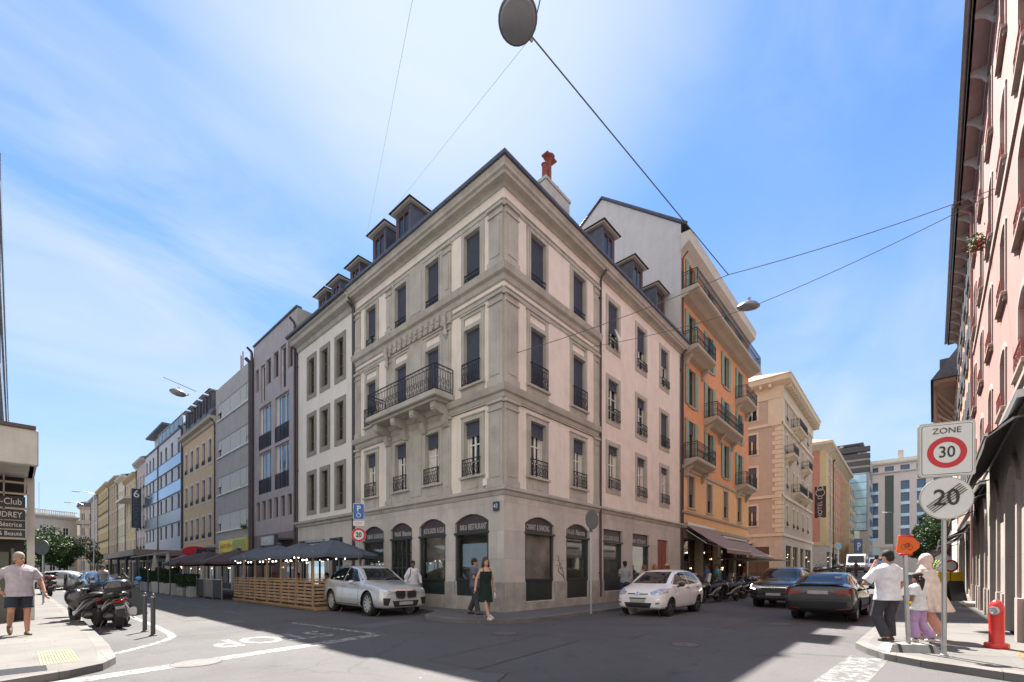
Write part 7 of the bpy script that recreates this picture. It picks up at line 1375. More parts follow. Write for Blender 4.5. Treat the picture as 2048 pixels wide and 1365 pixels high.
def person(label, M, H=1.75, fat=1., sk=(.40, .22, .15), hair=((.05, .03, .02), 'short'), top=None, bottom=None, shoe=((.5, .5, .5),), arms=None, legs=None, head=(0, 0), lean=0., hold=None, vox=.012, detail=True, dress=None, glasses=False, extra=None, group=None):
    k = H/1.75; t = thing('person', label, 'person', M @ SC(k, k, k) @ RX(lean), group); S = skin(sk)
    ar = arms or {}; lg = legs or {}
    sh = {-1: Vector((-.18*fat**.5, 0, 1.405)), 1: Vector((.18*fat**.5, 0, 1.405))}; hip = {-1: Vector((-.095*fat**.5, 0, .90)), 1: Vector((.095*fat**.5, 0, .90))}
    el = {s: Vector(ar.get(s, ((s*.25*fat**.5, .03, 1.14), (s*.26, -.05, .88)))[0]) for s in (-1, 1)}; wr = {s: Vector(ar.get(s, ((s*.25*fat**.5, .03, 1.14), (s*.27, -.05, .88)))[1]) for s in (-1, 1)}
    kn = {s: Vector(lg.get(s, ((s*.105, -.02, .50), (s*.11, .03, .09)))[0]) for s in (-1, 1)}; an = {s: Vector(lg.get(s, ((s*.105, -.02, .50), (s*.11, .03, .09)))[1]) for s in (-1, 1)}
    def torso(mb, g, z0=.84, z1=1.50, belly=0.):
        prof = [(.84, .165, .115, 0), (.92, .175, .12, 0), (1.02, .160, .112, -.005), (1.12, .158, .115, -.01), (1.25, .175, .122, -.01), (1.36, .185, .118, -.005), (1.42, .165, .095, 0), (1.47, .10, .072, .005), (1.52, .062, .06, .005)]
        mb.rings([((0, y-(.05*(fat-1)*4*max(0, 1-abs(z-1.05)/.2)), z), rx*fat+g, ry*fat+g+(.1*(fat-1)*max(0, 1-abs(z-1.08)/.25))) for z, rx, ry, y in prof if z0-.001 <= z <= z1+.001], 20)
    b = MB(); torso(b, 0); HM = T(0, -.01, 1.60) @ RZ(head[0]) @ RX(head[1]) @ SC(1.05, 1.05, 1.05)
    b.tube([(0, 0, 1.46), (0, -.01, 1.57)], [.058*fat**.5, .054*fat**.5], 12); b.M = HM
    b.ell((0, .005, .045), (.074, .092, .105), 16, 12); b.ell((0, -.028, -.03), (.055, .062, .062), 14, 10); b.ell((0, -.055, -.062), (.028, .025, .02), 8, 6)
    b.mesh([(-.014, -.088, -.012), (.014, -.088, -.012), (0, -.085, .04), (0, -.113, -.008)], [(0, 1, 3), (1, 2, 3), (2, 0, 3), (0, 2, 1)]); b.ell((0, -.095, -.004), (.016, .016, .014), 8, 6)
    for s in (-1, 1): b.ell((s*.075, .008, .01), (.012, .022, .032), 8, 6)
    b.ell((0, -.078, -.036), (.026, .012, .010), 8, 6); b.M = None
    for s in (-1, 1):
        limb(b, [sh[s]+Vector((-s*.02, 0, -.01)), el[s], wr[s]], [.050*fat**.5, .040*fat**.4, .027]); limb(b, [hip[s], kn[s]+Vector((0, 0, .0)), (kn[s]*.62+an[s]*.38)+Vector((0, .02, 0)), an[s]], [.085*fat**.5, .055, .054, .037])
        f_ = lg.get('f%d' % s, Vector((s*.02, -1, 0))); f_ = Vector(f_).normalized(); a = an[s]; b.tube([a+Vector((0, .02, -.0)), a-f_*.045+Vector((0, 0, -.055)), a+f_*.07+Vector((0, 0, -.058)), a+f_*.15+Vector((0, 0, -.068))], [.034, .034, .034, .024], 10)
        d = (wr[s]-el[s]).normalized(); d2 = ar.get('h%d' % s); d2 = Vector(d2).normalized() if d2 else (d+Vector((0, -.15, 0))).normalized()
        side = d2.cross(Vector((0, 1, 0)));  side = (side if side.length > .2 else d2.cross(Vector((1, 0, 0)))).normalized(); side = side*(1 if side.dot(Vector((0, -1, 0)))*1 >= -2 else -1)
        fwd_ = Vector((0, -1, 0)); fwd_ = (fwd_-d2*fwd_.dot(d2)); fwd_ = fwd_.normalized() if fwd_.length > .2 else side; nrm = d2.cross(fwd_).normalized()
        w = wr[s]; b.tube([w, w+d2*.035, w+d2*.075, w+d2*.09], [.024, .033, .035, .030], 8)
        if detail:
            for q, ln in ((-.024, .066), (-.008, .078), (.008, .074), (.024, .058)):
                p0 = w+d2*.082+fwd_*q; p1 = p0+d2*ln*.5+nrm*s*-.004; p2 = p1+d2*ln*.35+nrm*-.016*s; p3 = p2+d2*ln*.2+nrm*-.018*s; b.tube([p0, p1, p2, p3], [.0105, .0098, .009, .0078], 6)
            b.tube([w+d2*.03+fwd_*.024, w+d2*.06+fwd_*.045, w+d2*.095+fwd_*.048], [.013, .0115, .009], 6)
    bo = ob('body', remesh(b, min(vox, .0085) if detail else vox, S, 1), t)
    e = MB(); e.M = HM
    for s in (-1, 1): e.ell((s*.030, -.083, .022), (.011, .006, .006), 8, 6); e.box(s*.03-.016, s*.03+.016, -.092, -.084, .038, .043)
    e.box(-.02, .02, -.0915, -.086, -.0385, -.0345); e.M = None; ob('face_features', e.me('face_features', mat('dark_features', (.05, .025, .02), .6)), t)
    # hair
    hc, hs = hair; hm = mat('hair_%d' % int(hc[0]*1000+hc[2]*100), hc, .75, .35 if hs != 'scarf' else .04, 60)
    h = MB(); h.M = HM
    if hs != 'scarf':
        h.ell((0, .014, .072), (.085, .098, .100), 16, 12); h.ell((0, .05, .02), (.076, .062, .085), 12, 8)
        if hs == 'fluffy': [h.ell((.07*cos(a), .02+.06*sin(a), .10+.03*sin(3*a)), (.04, .04, .045), 8, 6) for a in (0, 1, 2, 3.1)]
        if hs in ('long', 'bob'):
            z = -.20 if hs == 'long' else -.12
            for s in (-1, 1): h.tube([(s*.06, .0, .1), (s*.088, .0, 0), (s*.088, -.005, -.09), (s*.07, .0, z)], [.03, .032, .034, .02], 8)
            h.tube([(0, .07, .06), (0, .09, -.04), (0, .085, -.12), (0, .08, z)], [.07, .075, .07, .05], 10)
        hb = remesh(h, .011, hm, 1, 'hair'); ob('hair', hb, t) if hs != 'bald' else None
        if hs == 'ponytail':
            p = MB(); p.M = HM; p.tube([(0, .09, .06), (.01, .14, .0), (.035, .14, -.15), (.07, .13, -.30), (.11, .12, -.42)], [.035, .05, .045, .035, .01], 10); p.ell((0, .02, .12), (.11, .10, .06), 12, 8); ob('ponytail', remesh(p, .012, hm), t)
            q = MB(); q.M = HM; rr = random.Random(2); [q.ell((rr.uniform(-.06, .06), .10+rr.uniform(-.01, .01), .04+rr.uniform(-.03, .09)), (.012, .012, .012), 8, 6) for _ in range(9)]; ob('hair_beads', q.me('hair_beads', SWH, True), t)
    else:
        h.ell((0, .01, .045), (.098, .112, .128), 16, 12); h.ell((0, .02, -.06), (.085, .085, .09), 12, 8); h.M = None; h.rings([((0, .0, 1.40), .17, .125), ((0, .0, 1.46), .13, .11), ((0, 0, 1.54), .085, .09)], 16); ob('head_scarf', remesh(h, .012, hm, 2), t)
    if detail or top:
        pass
    if top:
        tm, sl, z0, ext = top[:4]                                          # material, sleeve fraction, hem z, looseness
        c = MB(); prof_g = ext; torso(c, prof_g+.010, .84, 1.475)
        if z0 < .84: c.rings([((0, 0, z0), .19*fat+ext*1.5+(.84-z0)*.1, .135*fat+ext*1.4), ((0, 0, .90), .178*fat+ext+.012, .125*fat+ext+.012)], 20)
        for s in (-1, 1):
            c.tube([(0, .01, 1.455), (s*.09, .0, 1.44), (s*.17*fat**.5, 0, 1.405)], [.055+ext*.3, .058+ext*.3, .05+ext*.3], 10)
            if sl > 1.01: c.tube([sh[s]+Vector((-s*.03, 0, -.01)), el[s], wr[s]], [.056*fat**.4+ext*.4, .058+ext*.5, .040+ext*.3], 12); c.ell(el[s], (.056+ext*.5,)*3, 10, 8)
            elif sl > 0:
                e_ = sh[s].lerp(el[s], sl); c.tube([sh[s]+Vector((-s*.05, 0, -.005)), sh[s]+Vector((s*.01, 0, -.03)), e_], [.050*fat**.4+ext*.3, .062*fat**.4+ext*.5, .068*fat**.4+ext*.8], 12)
        cm = remesh(c, .012, tm, 2, 'shirt'); ob('shirt', cm, t)
        if len(top) > 4:
            col = MB(); [col.mesh([(s*.005, -.12*fat, 1.40), (s*.06, -.085*fat, 1.50), (s*.085, -.07*fat, 1.45), (s*.04, -.128*fat, 1.38)], [(0, 1, 2, 3)]) for s in (-1, 1)]; ob('collar', col.me('collar', tm), t)
            col = MB(); col.box(-.006, .006, -.155*fat, -.135*fat, .95, 1.38); ob('placket', col.me('placket', mat('placket_white', (.6, .58, .6))), t)
    if bottom:
        m_, zk, ext = bottom[:3]                                           # material, length fraction (1 = knee, 2 = ankle), looseness
        c = MB(); c.rings([((0, 0, .80), .16*fat+ext, .115*fat+ext), ((0, 0, .88), .172*fat+ext*.8, .122*fat+ext*.8), ((0, 0, .97), .165*fat+.01, .118*fat+.01)], 18)
        for s in (-1, 1):
            if zk <= 1: e_ = hip[s].lerp(kn[s], zk); c.tube([hip[s]+Vector((0, 0, -.02)), hip[s].lerp(kn[s], zk*.5), e_], [.092*fat**.5+ext, .094*fat**.5+ext*1.3, .095*fat**.4+ext*1.8], 14)
            else: e_ = kn[s].lerp(an[s], zk-1); c.tube([hip[s]+Vector((0, 0, -.02)), hip[s].lerp(kn[s], .5), kn[s], e_], [.094*fat**.5+ext, .082+ext, .066+ext, .056+ext*1.3], 14); c.ell(kn[s], (.066+ext,)*3, 10, 8)
        ob('shorts' if zk < 1.2 else 'trousers', remesh(c, .012, m_, 2), t)
    for i, s in enumerate((-1, 1)):
        sm_ = mat('shoe_%d' % int(shoe[0][0]*1000), shoe[0], .6, .15, 12); f_ = Vector(lg.get('f%d' % s, Vector((s*.02, -1, 0)))).normalized(); a = an[s]
        c = MB(); c.tube([a-f_*.06+Vector((0, 0, -.05)), a+Vector((0, 0, -.045)), a+f_*.09+Vector((0, 0, -.06)), a+f_*.17+Vector((0, 0, -.068))], [.042, .046, .045, .028], 12); c.tube([a+Vector((0, 0, -.04)), a+Vector((0, 0, -.005))], [.045, .042], 12); ob('shoe', remesh(c, .011, sm_), t)
    if dress:
        dm, zh, fl = dress; c = MB(); torso(c, .014, .92, 1.36); c.rings([((0, 0, zh), .20+fl, .165+fl), ((0, 0, (zh+.9)/2), .19+fl*.5, .15+fl*.4), ((0, 0, .88), .188, .135), ((0, 0, .98), .172, .122)], 22)
        for s in (-1, 1): c.tube([(s*.10, -.10, 1.35), (s*.105, -.06, 1.45), (s*.10, .06, 1.44), (s*.09, .10, 1.34)], .014, 8)
        ob('dress', remesh(c, .011, dm, 2), t)
    if extra: extra(t, wr, sh, HM)
    return t
def fab(n, c, sc=9): return mat('fabric_'+n, c, .9, .15, sc, .9, 9)
def stripes(n, a, b_, f=55):
    m = mat('fabric_'+n, a, .9, 0); t = m.node_tree; nn = t.nodes; k = t.links; w = nn.new('ShaderNodeTexWave'); w.bands_direction = 'Z'; w.inputs['Scale'].default_value = f/6.28; k.new(nn.new('ShaderNodeTexCoord').outputs['Object'], w.inputs['Vector'])
    x = nn.new('ShaderNodeMix'); x.data_type = 'RGBA'; r = nn.new('ShaderNodeMath'); r.operation = 'GREATER_THAN'; r.inputs[1].default_value = .62; k.new(w.outputs['Fac'], r.inputs[0]); k.new(r.outputs[0], x.inputs[0]); x.inputs[6].default_value = (*a, 1); x.inputs[7].default_value = (*b_, 1); k.new(x.outputs[2], nn['Principled BSDF'].inputs['Base Color']); return m
def phone(s, off=(0, 0, 0), m=None):
    def f(t, wr, sh, HM): b = MB(); w = wr[s]; b.bev(w.x-.036+off[0], w.x+.036+off[0], w.y-.006+off[1], w.y+.006+off[1], w.z+.0+off[2], w.z+.15+off[2], .003); ob('phone', b.me('phone', m or BLACK), t)
    return f
def watch_(t, wr, sh, HM): b = MB(); b.lathe([(.031, -.015), (.033, -.015), (.033, .015), (.031, .015)], 14, o=tuple(wr[1]+Vector((0, 0, .03)))); ob('watch', b.me('watch', METAL), t)
# man walking on the left pavement
person('stocky grey-haired man walking on the left pavement in navy shorts', T(-10.78, 4.05, .12) @ RZ(.12), 1.74, 1.10, (.40, .21, .14), ((.24, .21, .18), 'short'), (fab('lilac_linen', (.40, .36, .40)), .72, .82, .018, 'c'), (fab('navy_shorts', (.018, .024, .035)), .78, .006), ((.10, .06, .03),),
  arms={-1: ((-.36, .10, 1.16), (-.27, -.02, .93)), 1: ((.33, .06, 1.14), (.37, -.10, .88)), 'h-1': (.6, -.3, -.6)}, legs={-1: ((-.13, -.10, .50), (-.12, .16, .20)), 'f-1': (-.05, -1, -.9), 1: ((.11, -.06, .48), (.10, -.14, .08)), 'f1': (.15, -1, 0)}, head=(.5, 0), extra=watch_)
# woman in the dark green dress
def bottle(t, wr, sh, HM): b = MB(); w = wr[1]; b.lathe([(.03, -.22), (.034, -.2), (.034, -.08), (.02, -.04), (.012, -.0)], 12, o=tuple(w+Vector((.0, -.02, -.05)))); ob('bottle', b.me('bottle', mat('bottle_white', (.6, .6, .6), .3), True), t)
person('woman with auburn hair striding in a sleeveless dark green dress and white trainers', T(-2.05, -1.2, .12) @ RZ(radians(-20)), 1.74, .95, (.50, .30, .22), ((.07, .025, .015), 'bob'), None, None, ((.62, .60, .58),), dress=(fab('bottle_green', (.006, .018, .015)), .50, .015),
  arms={-1: ((-.27, .02, 1.14), (-.34, -.06, .90)), 1: ((.24, .04, 1.13), (.27, -.02, .86))}, legs={-1: ((-.06, -.12, .50), (.0, -.22, .09)), 'f-1': (0, -1, .1), 1: ((.10, -.0, .50), (.20, .22, .15)), 'f1': (.7, -.6, -.5)}, head=(.1, 0), extra=bottle)
person('man in grey T-shirt looking down at his phone behind the striding woman', T(-1.2, .15, .12) @ RZ(radians(35)), 1.76, 1.03, (.38, .2, .14), ((.02, .014, .012), 'short'), (fab('slate_grey', (.10, .11, .14)), .62, .86, .02), (fab('charcoal', (.045, .048, .06)), 1.93, .02), ((.04, .03, .03),),
  arms={-1: ((-.22, -.02, 1.15), (-.12, -.27, 1.16)), 1: ((.22, -.02, 1.15), (.10, -.28, 1.14)), 'h1': (-.4, -.8, .2), 'h-1': (.4, -.8, .1)}, legs={-1: ((-.10, -.06, .5), (-.10, -.14, .09)), 1: ((.10, .02, .50), (.11, .18, .10))}, head=(0, -.0), extra=phone(1, (0, -.09, 0)))
def strap(t, wr, sh, HM):
    b = MB(); b.tube([(-.1, .13, 1.2), (-.11, .05, 1.48), (-.10, -.10, 1.44), (-.12, -.145, 1.25), (-.17, -.05, 1.08)], .016, 6); b.bev(-.14, .14, .12, .26, 1.02, 1.42, .04); ob('backpack', b.me('backpack', fab('dark_bag', (.03, .03, .05))), t)
person('young man in white shirt with a dark backpack strap behind the silver crossover bonnet', T(-.66, 4.15, .12) @ RZ(radians(-25)), 1.76, .98, (.17, .09, .06), ((.01, .008, .008), 'short'), (fab('white_shirt', (.62, .62, .68)), 1.1, .80, .02), (fab('dark_jeans', (.03, .035, .05)), 1.95, .01), ((.1, .1, .1),), extra=strap, vox=.013, arms={1: ((.27, .0, 1.15), (.30, -.08, .90)), -1: ((-.27, .0, 1.15), (-.27, -.06, .9))})
def cap_(t, wr, sh, HM): b = MB(); b.M = HM; b.ell((0, .01, .09), (.086, .1, .08), 14, 8); b.bev(-.06, .06, -.18, -.06, .07, .085, .01); ob('cap', b.me('cap', fab('black_cap', (.015, .015, .018)), True), t)
person('man in navy and white striped T-shirt and black cap by the shop windows', T(7.0, -.75, .12) @ RZ(radians(140)), 1.80, 1.08, (.30, .17, .12), ((.01, .01, .01), 'short'), (stripes('stripe', (.04, .07, .14), (.60, .60, .60)), .7, .84, .02), (fab('jeans', (.03, .05, .12)), 1.93, .015), ((.4, .4, .4),),
  arms={-1: ((-.23, -.02, 1.14), (-.16, -.27, 1.18)), 1: ((.25, .0, 1.14), (.18, -.24, 1.1))}, head=(0, 0), extra=lambda t, wr, sh, HM: (cap_(t, wr, sh, HM), phone(-1, (0, -.09, 0))(t, wr, sh, HM)))
def strawhat(t, wr, sh, HM): b = MB(); b.M = HM; b.lathe([(.18, .085), (.185, .09), (.10, .10), (.09, .17), (.05, .185), (.01, .185)], 20); ob('straw_hat', b.me('straw_hat', mat('straw', (.55, .42, .28), .8, .2, 30), 50), t)
person('person in magenta top and pale straw hat walking past the orange shopfront', T(10.6, -1.15, .12) @ RZ(radians(170)), 1.72, 1.05, (.42, .25, .18), ((.2, .1, .05), 'bob'), (fab('magenta', (.50, .02, .12)), .7, .84, .02), (fab('beige_trousers', (.4, .3, .22)), 1.9, .02), ((.3, .3, .3),), extra=strawhat, detail=False)
person('person with brown hair just showing above the white hatchback roof', T(7.9, -1.2, .12) @ RZ(radians(160)), 1.66, 1.0, (.42, .25, .18), ((.16, .08, .05), 'bob'), (fab('beige_top', (.4, .34, .28)), .7, .84, .02), (fab('dark_jeans', (.03, .035, .05)), 1.95, .01), ((.1, .1, .1),), detail=False)
person('person with orange-blond hair waiting beside the orange shopfront entrance', T(9.9, -.8, .12) @ RZ(radians(150)), 1.70, 1.0, (.42, .25, .18), ((.35, .16, .05), 'bob'), (fab('mauve_top', (.35, .2, .25)), .7, .84, .02), (fab('dark_jeans', (.03, .035, .05)), 1.95, .01), ((.1, .1, .1),), detail=False)
# the three pedestrians waiting at the right kerb, seen from behind (they face +X)
FX = radians(62)
person('man in loose white T-shirt with phone at his ear, left of three pedestrians', T(.31, -9.75, .12) @ RZ(radians(128)), 1.74, 1.02, (.40, .21, .14), ((.012, .01, .01), 'short'), (fab('white_tee', (.70, .70, .74)), .85, .80, .035), (fab('black_denim', (.045, .045, .055)), 1.96, .028), ((.05, .04, .04),),
  arms={1: ((.36, -.10, 1.12), (.15, -.14, 1.50)), 'h1': (-.5, .1, .8), -1: ((-.26, .02, 1.14), (-.25, -.12, .90))}, legs={1: ((.15, -.10, .50), (.05, .04, .09)), -1: ((-.08, -.08, .50), (-.12, -.10, .09)), 'f1': (.2, -1, 0)}, head=(.25, .1), extra=phone(1, (-.05, -.01, .02)))
person('girl with beaded ponytail and lilac joggers, in the middle of the three pedestrians', T(.60, -10.17, .12) @ RZ(radians(150)), 1.30, 1.05, (.22, .11, .07), ((.022, .012, .010), 'ponytail'), (fab('white_tee2', (.66, .66, .68)), .8, .82, .04), (fab('lilac_joggers', (.46, .30, .52)), 1.92, .04), ((.62, .50, .52),),
  legs={-1: ((-.14, .0, .50), (-.30, .16, .10)), 1: ((.08, -.05, .5), (.07, .0, .09))}, head=(-.15, 0))
def cape(t, wr, sh, HM):
    b = MB(); b.rings([((-.10, .12, .58), .34, .24), ((-.07, .10, .75), .30, .21), ((-.03, .05, 1.0), .25, .18), ((0, .03, 1.25), .23, .16), ((0, .02, 1.40), .20, .125), ((0, .01, 1.47), .12, .09)], 26)
    for i in range(7): a = .3+i*.42; b.tube([(-.1+.34*cos(a), .12+.24*sin(a), .585), (-.03+.25*cos(a), .05+.18*sin(a), 1.0), (.2*cos(a), .02+.12*sin(a), 1.38)], [.035, .02, .008], 6)
    ob('cape', remesh(b, .013, fab('beige_cape', (.62, .55, .49)), 2), t)
person('woman in pale pink headscarf and beige cape, right of the three pedestrians', T(1.2, -10.30, .12) @ RZ(radians(150)), 1.68, 1.0, (.42, .25, .18), ((.66, .50, .48), 'scarf'), (fab('rose_top', (.5, .36, .34)), 1.1, .8, .02), (fab('peach_trousers', (.58, .36, .28)), 1.92, .03), ((.42, .38, .36),), extra=cape,
  legs={-1: ((-.12, .0, .50), (-.26, .14, .11)), 1: ((.09, -.06, .5), (.08, -.02, .09))}, head=(.35, -.0))
# riders and passers-by farther off
for x, y, a, c, l in ((13.2, -2.2, 190, (.04, .08, .22), 'person in blue shirt standing among the motorbikes by the orange house'), (14.4, -2.35, 200, (.04, .25, .30), 'person in teal T-shirt bending over a motorbike by the orange house'), (24.0, -1.2, 180, (.3, .03, .03), 'person in red top beyond the black SUV'), (46, -6, 150, (.03, .03, .05), 'person in black crossing the far sunlit junction'), (34, -10.9, 0, (.30, .03, .05), 'person in dark red top on the far right pavement'), (-7.2, 27, 20, (.4, .38, .36), 'pale-shirted person far up the left street near the blue car')):
    person(l, T(x, y, gz(x)+(.12 if abs(y+6) > 3 else 0)) @ RZ(radians(a)), 1.74, 1.0, (.3, .17, .12), ((.03, .02, .02), 'short'), (fab('far_%d' % int(x), c), .7, .84, .02), (fab('dark_jeans', (.03, .035, .05)), 1.95, .01), ((.1, .1, .1),), detail=False, vox=.02)
def seated(label, x, y, z, a, c, hc=(.02, .015, .012)):
    person(label, T(x, y, z) @ RZ(radians(a)), 1.72, 1.05, (.36, .2, .14), (hc, 'short'), (fab('seat_%d' % int(y*10), c), 1.1, .84, .02), (fab('dark_jeans', (.03, .035, .05)), 1.95, .01), ((.1, .1, .1),), detail=False, vox=.018, legs={-1: ((-.12, -.42, .88), (-.12, -.44, .48)), 1: ((.12, -.42, .88), (.12, -.40, .48))}, arms={-1: ((-.24, -.08, 1.16), (-.12, -.34, 1.1)), 1: ((.24, -.08, 1.16), (.12, -.34, 1.1))}, group=None)
seated('seated diner in black behind the third timber terrace panel', -2.3, 10.6, -.30, 60, (.02, .02, .025)); seated('seated diner in navy behind the nearest timber terrace panels', -2.2, 8.0, -.30, -70, (.02, .04, .09)); seated('seated diner with red hair at the far end of the timber terrace', -2.3, 13.4, -.30, 90, (.05, .05, .05), (.2, .05, .02))
# ================================================================ timber terrace with parasols
CANV = mat('blue_grey_canvas', (.075, .092, .12), .85, .1, 4); CANB = mat('brown_canvas', (.065, .045, .045), .85, .12, 4); CANK = mat('black_canvas', (.03, .03, .04), .85, .1)
PLK = mat('pallet_wood', (.36, .235, .135), .75, .3, 3, .25, 25, streak=.3); fy = [6.55+1.5*i for i in range(7)]
tf = 'slatted timber panels fencing the near terrace'
names = ['nearest, right behind the silver crossover', 'second from the silver crossover', 'third from the silver crossover', 'fourth from the silver crossover', 'fifth from the silver crossover', 'farthest, beside the brown parasols']
for i in range(6):
    t = thing('fence_panel', 'slatted timber terrace panel, '+names[i], 'fence', T(-3.42, fy[i], 0), tf)
    b = MB(); rr = random.Random(i)
    for k in range(7): z = .24+.135*k; b.box(-.012+rr.uniform(-.004, .004), .012, .05, 1.45, z, z+.085)
    ob('slats', b.me('slats', PLK), t); b = MB(); b.box(.012, .05, .05, .13, .2, 1.16); b.box(.012, .05, .70, .80, .2, 1.16); b.box(.012, .05, 1.37, 1.45, .2, 1.16); b.box(.0, .10, .03, 1.47, 1.17, 1.21); ob('frame', b.me('frame', PLK), t)
    b = MB(); b.box(-.03, .04, -.035, .035, .1, 2.25); ob('post', b.me('post', PLK), t)
t = thing('fence_panel', 'short timber panel closing the near end of the terrace behind the parked car', 'fence', T(-3.42, 6.55, 0), tf); b = MB()
for k in range(7): z = .24+.135*k; b.box(.06, 1.9, -.012, .012, z, z+.085)
ob('slats', b.me('slats', PLK), t); b = MB(); b.box(1.9, 1.97, -.03, .04, .1, 2.25); b.box(.05, 1.97, -.03, .05, 1.17, 1.21); ob('frame', b.me('frame', PLK), t)
t = thing('terrace_deck', 'low timber deck under the near terrace', 'deck', T(0, 0, 0)); b = MB(); b.box(-3.4, -1.0, 6.5, 15.6, .01, .14, 0); b.box(-3.46, -3.4, 6.5, 15.6, .08, .14, 0); ob('boards', b.me('boards', PLK), t)
t = thing('string_light', 'string of white bulbs hung between the terrace posts', 'string lights', T(0, 0, 0)); cb_ = MB(); bb = MB()
pts = []
for i in range(6):
    for k in range(8): u = k/8; pts.append((-3.40, fy[i]+1.5*u, 2.18-.22*4*u*(1-u)))
pts.append((-3.4, fy[6], 2.18)); cb_.tube(pts, .006, 4); ob('wire', cb_.me('wire', BLACK), t)
for p in pts[1::2]: bb.ell((p[0], p[1], p[2]-.05), (.03, .03, .038), 10, 8)
bb2 = MB(); [bb2.ell((p[0]+1.6, p[1]+.3, p[2]+.0), (.028, .028, .035), 8, 6) for p in pts[2::4]]; ob('bulb', bb.me('bulb', emit('white_bulb', (1, .93, .8), 1.6)), t); ob('bulb', bb2.me('bulb', emit('white_bulb', (1, .93, .8), 1.6)), t)
def parasol(label, x, y, R=1.75, zt=2.75, drop=.55, m=None, rot=0., n=8, closed=False, group='open parasols over the terraces'):
    t = thing('parasol', label, 'parasol', T(x, y, 0) @ RZ(rot), group); b = MB()
    if not closed:
        for i in range(n):
            a0, a1 = 2*pi*i/n, 2*pi*(i+1)/n
            for j in range(5):
                r0, r1 = R*j/5, R*(j+1)/5; z0, z1 = zt-drop*(j/5)**1.15, zt-drop*((j+1)/5)**1.15
                for q in range(3):
                    def pt(r, z, u):
                        A = Vector((r*cos(a0), r*sin(a0), z)); B = Vector((r*cos(a1), r*sin(a1), z)); P_ = A.lerp(B, u); P_.z -= .10*(r/R)*4*u*(1-u)*.5; return P_
                    u0, u1 = q/3, (q+1)/3
                    b.P([pt(r0, z0, u0), pt(r1, z1, u0), pt(r1, z1, u1), pt(r0, z0, u1)] if j else [pt(r0, z0, u0), pt(r1, z1, u0), pt(r1, z1, u1)])
            for q in range(3):
                def pe(u, d): A = Vector((R*cos(a0), R*sin(a0), zt-drop)); B = Vector((R*cos(a1), R*sin(a1), zt-drop)); P_ = A.lerp(B, u); P_.z -= .05*4*u*(1-u)+d; return P_
                b.P([pe(q/3, 0), pe((q+1)/3, 0), pe((q+1)/3, .13), pe(q/3, .13)])
        ob('canopy', b.me('canopy', m, 35), t); b = MB(); [b.tube([(0, 0, zt-.35), (R*.55*cos(2*pi*i/n), R*.55*sin(2*pi*i/n), zt-drop*.5)], .012, 4) for i in range(n)]; ob('ribs', b.me('ribs', METAL), t)
        b = MB(); b.ell((0, 0, zt+.02), (.12, .12, .05), 10, 6); ob('finial', b.me('finial', m), t)
    else: b.lathe([(.05, .95), (.2, 1.1), (.22, 1.5), (.16, 2.2), (.06, 2.9), (.02, 3.0)], 14); ob('canopy', b.me('canopy', m, 60), t)
    b = MB(); b.lathe([(.28, .0), (.28, .08), (.05, .1), (.028, .12), (.028, zt-.02)], 14); ob('pole', b.me('pole', mat('parasol_pole', (.10, .08, .07), .5)), t); return t
for x, y, R, l in ((-2.25, 7.35, 1.75, 'blue-grey open parasol nearest the silver crossover'), (-2.3, 10.1, 1.6, 'blue-grey open parasol second from the silver crossover'), (-2.3, 12.7, 1.6, 'blue-grey open parasol third from the silver crossover'), (-2.3, 14.9, 1.5, 'blue-grey open parasol farthest along the timber terrace')): parasol(l, x, y, R, 2.78, .62, CANV, .2)
for x, y, R, l, m in ((-2.4, 18.2, 1.9, 'brown open parasol nearest the timber terrace', CANB), (-2.9, 22.0, 1.9, 'brown open parasol in front of the concrete building', CANB), (-2.6, 25.8, 1.9, 'black open parasol by the planters', CANK), (-1.9, 20.5, 1.7, 'brown open parasol close to the mauve facade', CANB)): parasol(l, x, y, R, 2.75, .7, m, .4)
parasol('closed whitish parasol rising above the hedge planters, left one', -3.6, 33.5, m=mat('cream_canvas', (.42, .38, .34)), closed=True, group='closed pale parasols'); parasol('closed whitish parasol rising above the hedge planters, right one', -3.2, 31.3, m=mat('cream_canvas', (.42, .38, .34)), closed=True, group='closed pale parasols')
# tables and chairs on the terraces
def table_set(x, y, lab):
    t = thing('table', lab, 'table', T(x, y, .14), 'tables on the left terraces'); b = MB(); b.lathe([(.34, .72), (.34, .75)], 16); ob('tabletop', b.me('tabletop', PLK), t); b = MB(); b.lathe([(.2, 0), (.2, .02), (.025, .04), (.025, .72)], 10); ob('leg', b.me('leg', BLACK), t)
ch_ = None
def chair(x, y, a, lab):
    global ch_
    M = T(x, y, .14) @ RZ(radians(a))
    if ch_: c = copy_tree(ch_, None, M); c['label'] = lab; return
    t = thing('chair', lab, 'chair', M, 'black terrace chairs'); b = MB(); b.bev(-.21, .21, -.21, .21, .43, .46, .01); ob('seat', b.me('seat', BLACK), t); b = MB(); b.bev(-.2, .2, .18, .21, .6, .88, .01); b.box(-.2, -.17, .17, .2, .45, .62); b.box(.17, .2, .17, .2, .45, .62); ob('backrest', b.me('backrest', BLACK), t)
    for sx in (-1, 1):
        for sy in (-1, 1): b = MB(); b.tube([(sx*.18, sy*.18, .43), (sx*.2, sy*.2, 0)], .012, 6); ob('leg', b.me('leg', BLACK), t)
    ch_ = t
for i, y in enumerate((8.0, 10.6, 13.2)):
    w = ('nearest', 'middle', 'farthest')[i]; table_set(-2.4, y+.6, 'small round table behind the '+w+' timber terrace panels'); chair(-2.4, y+1.2, 0, 'black chair beyond the '+w+' timber terrace table'); chair(-1.8, y+.6, -90, 'black chair on the wall side of the '+w+' timber terrace table')
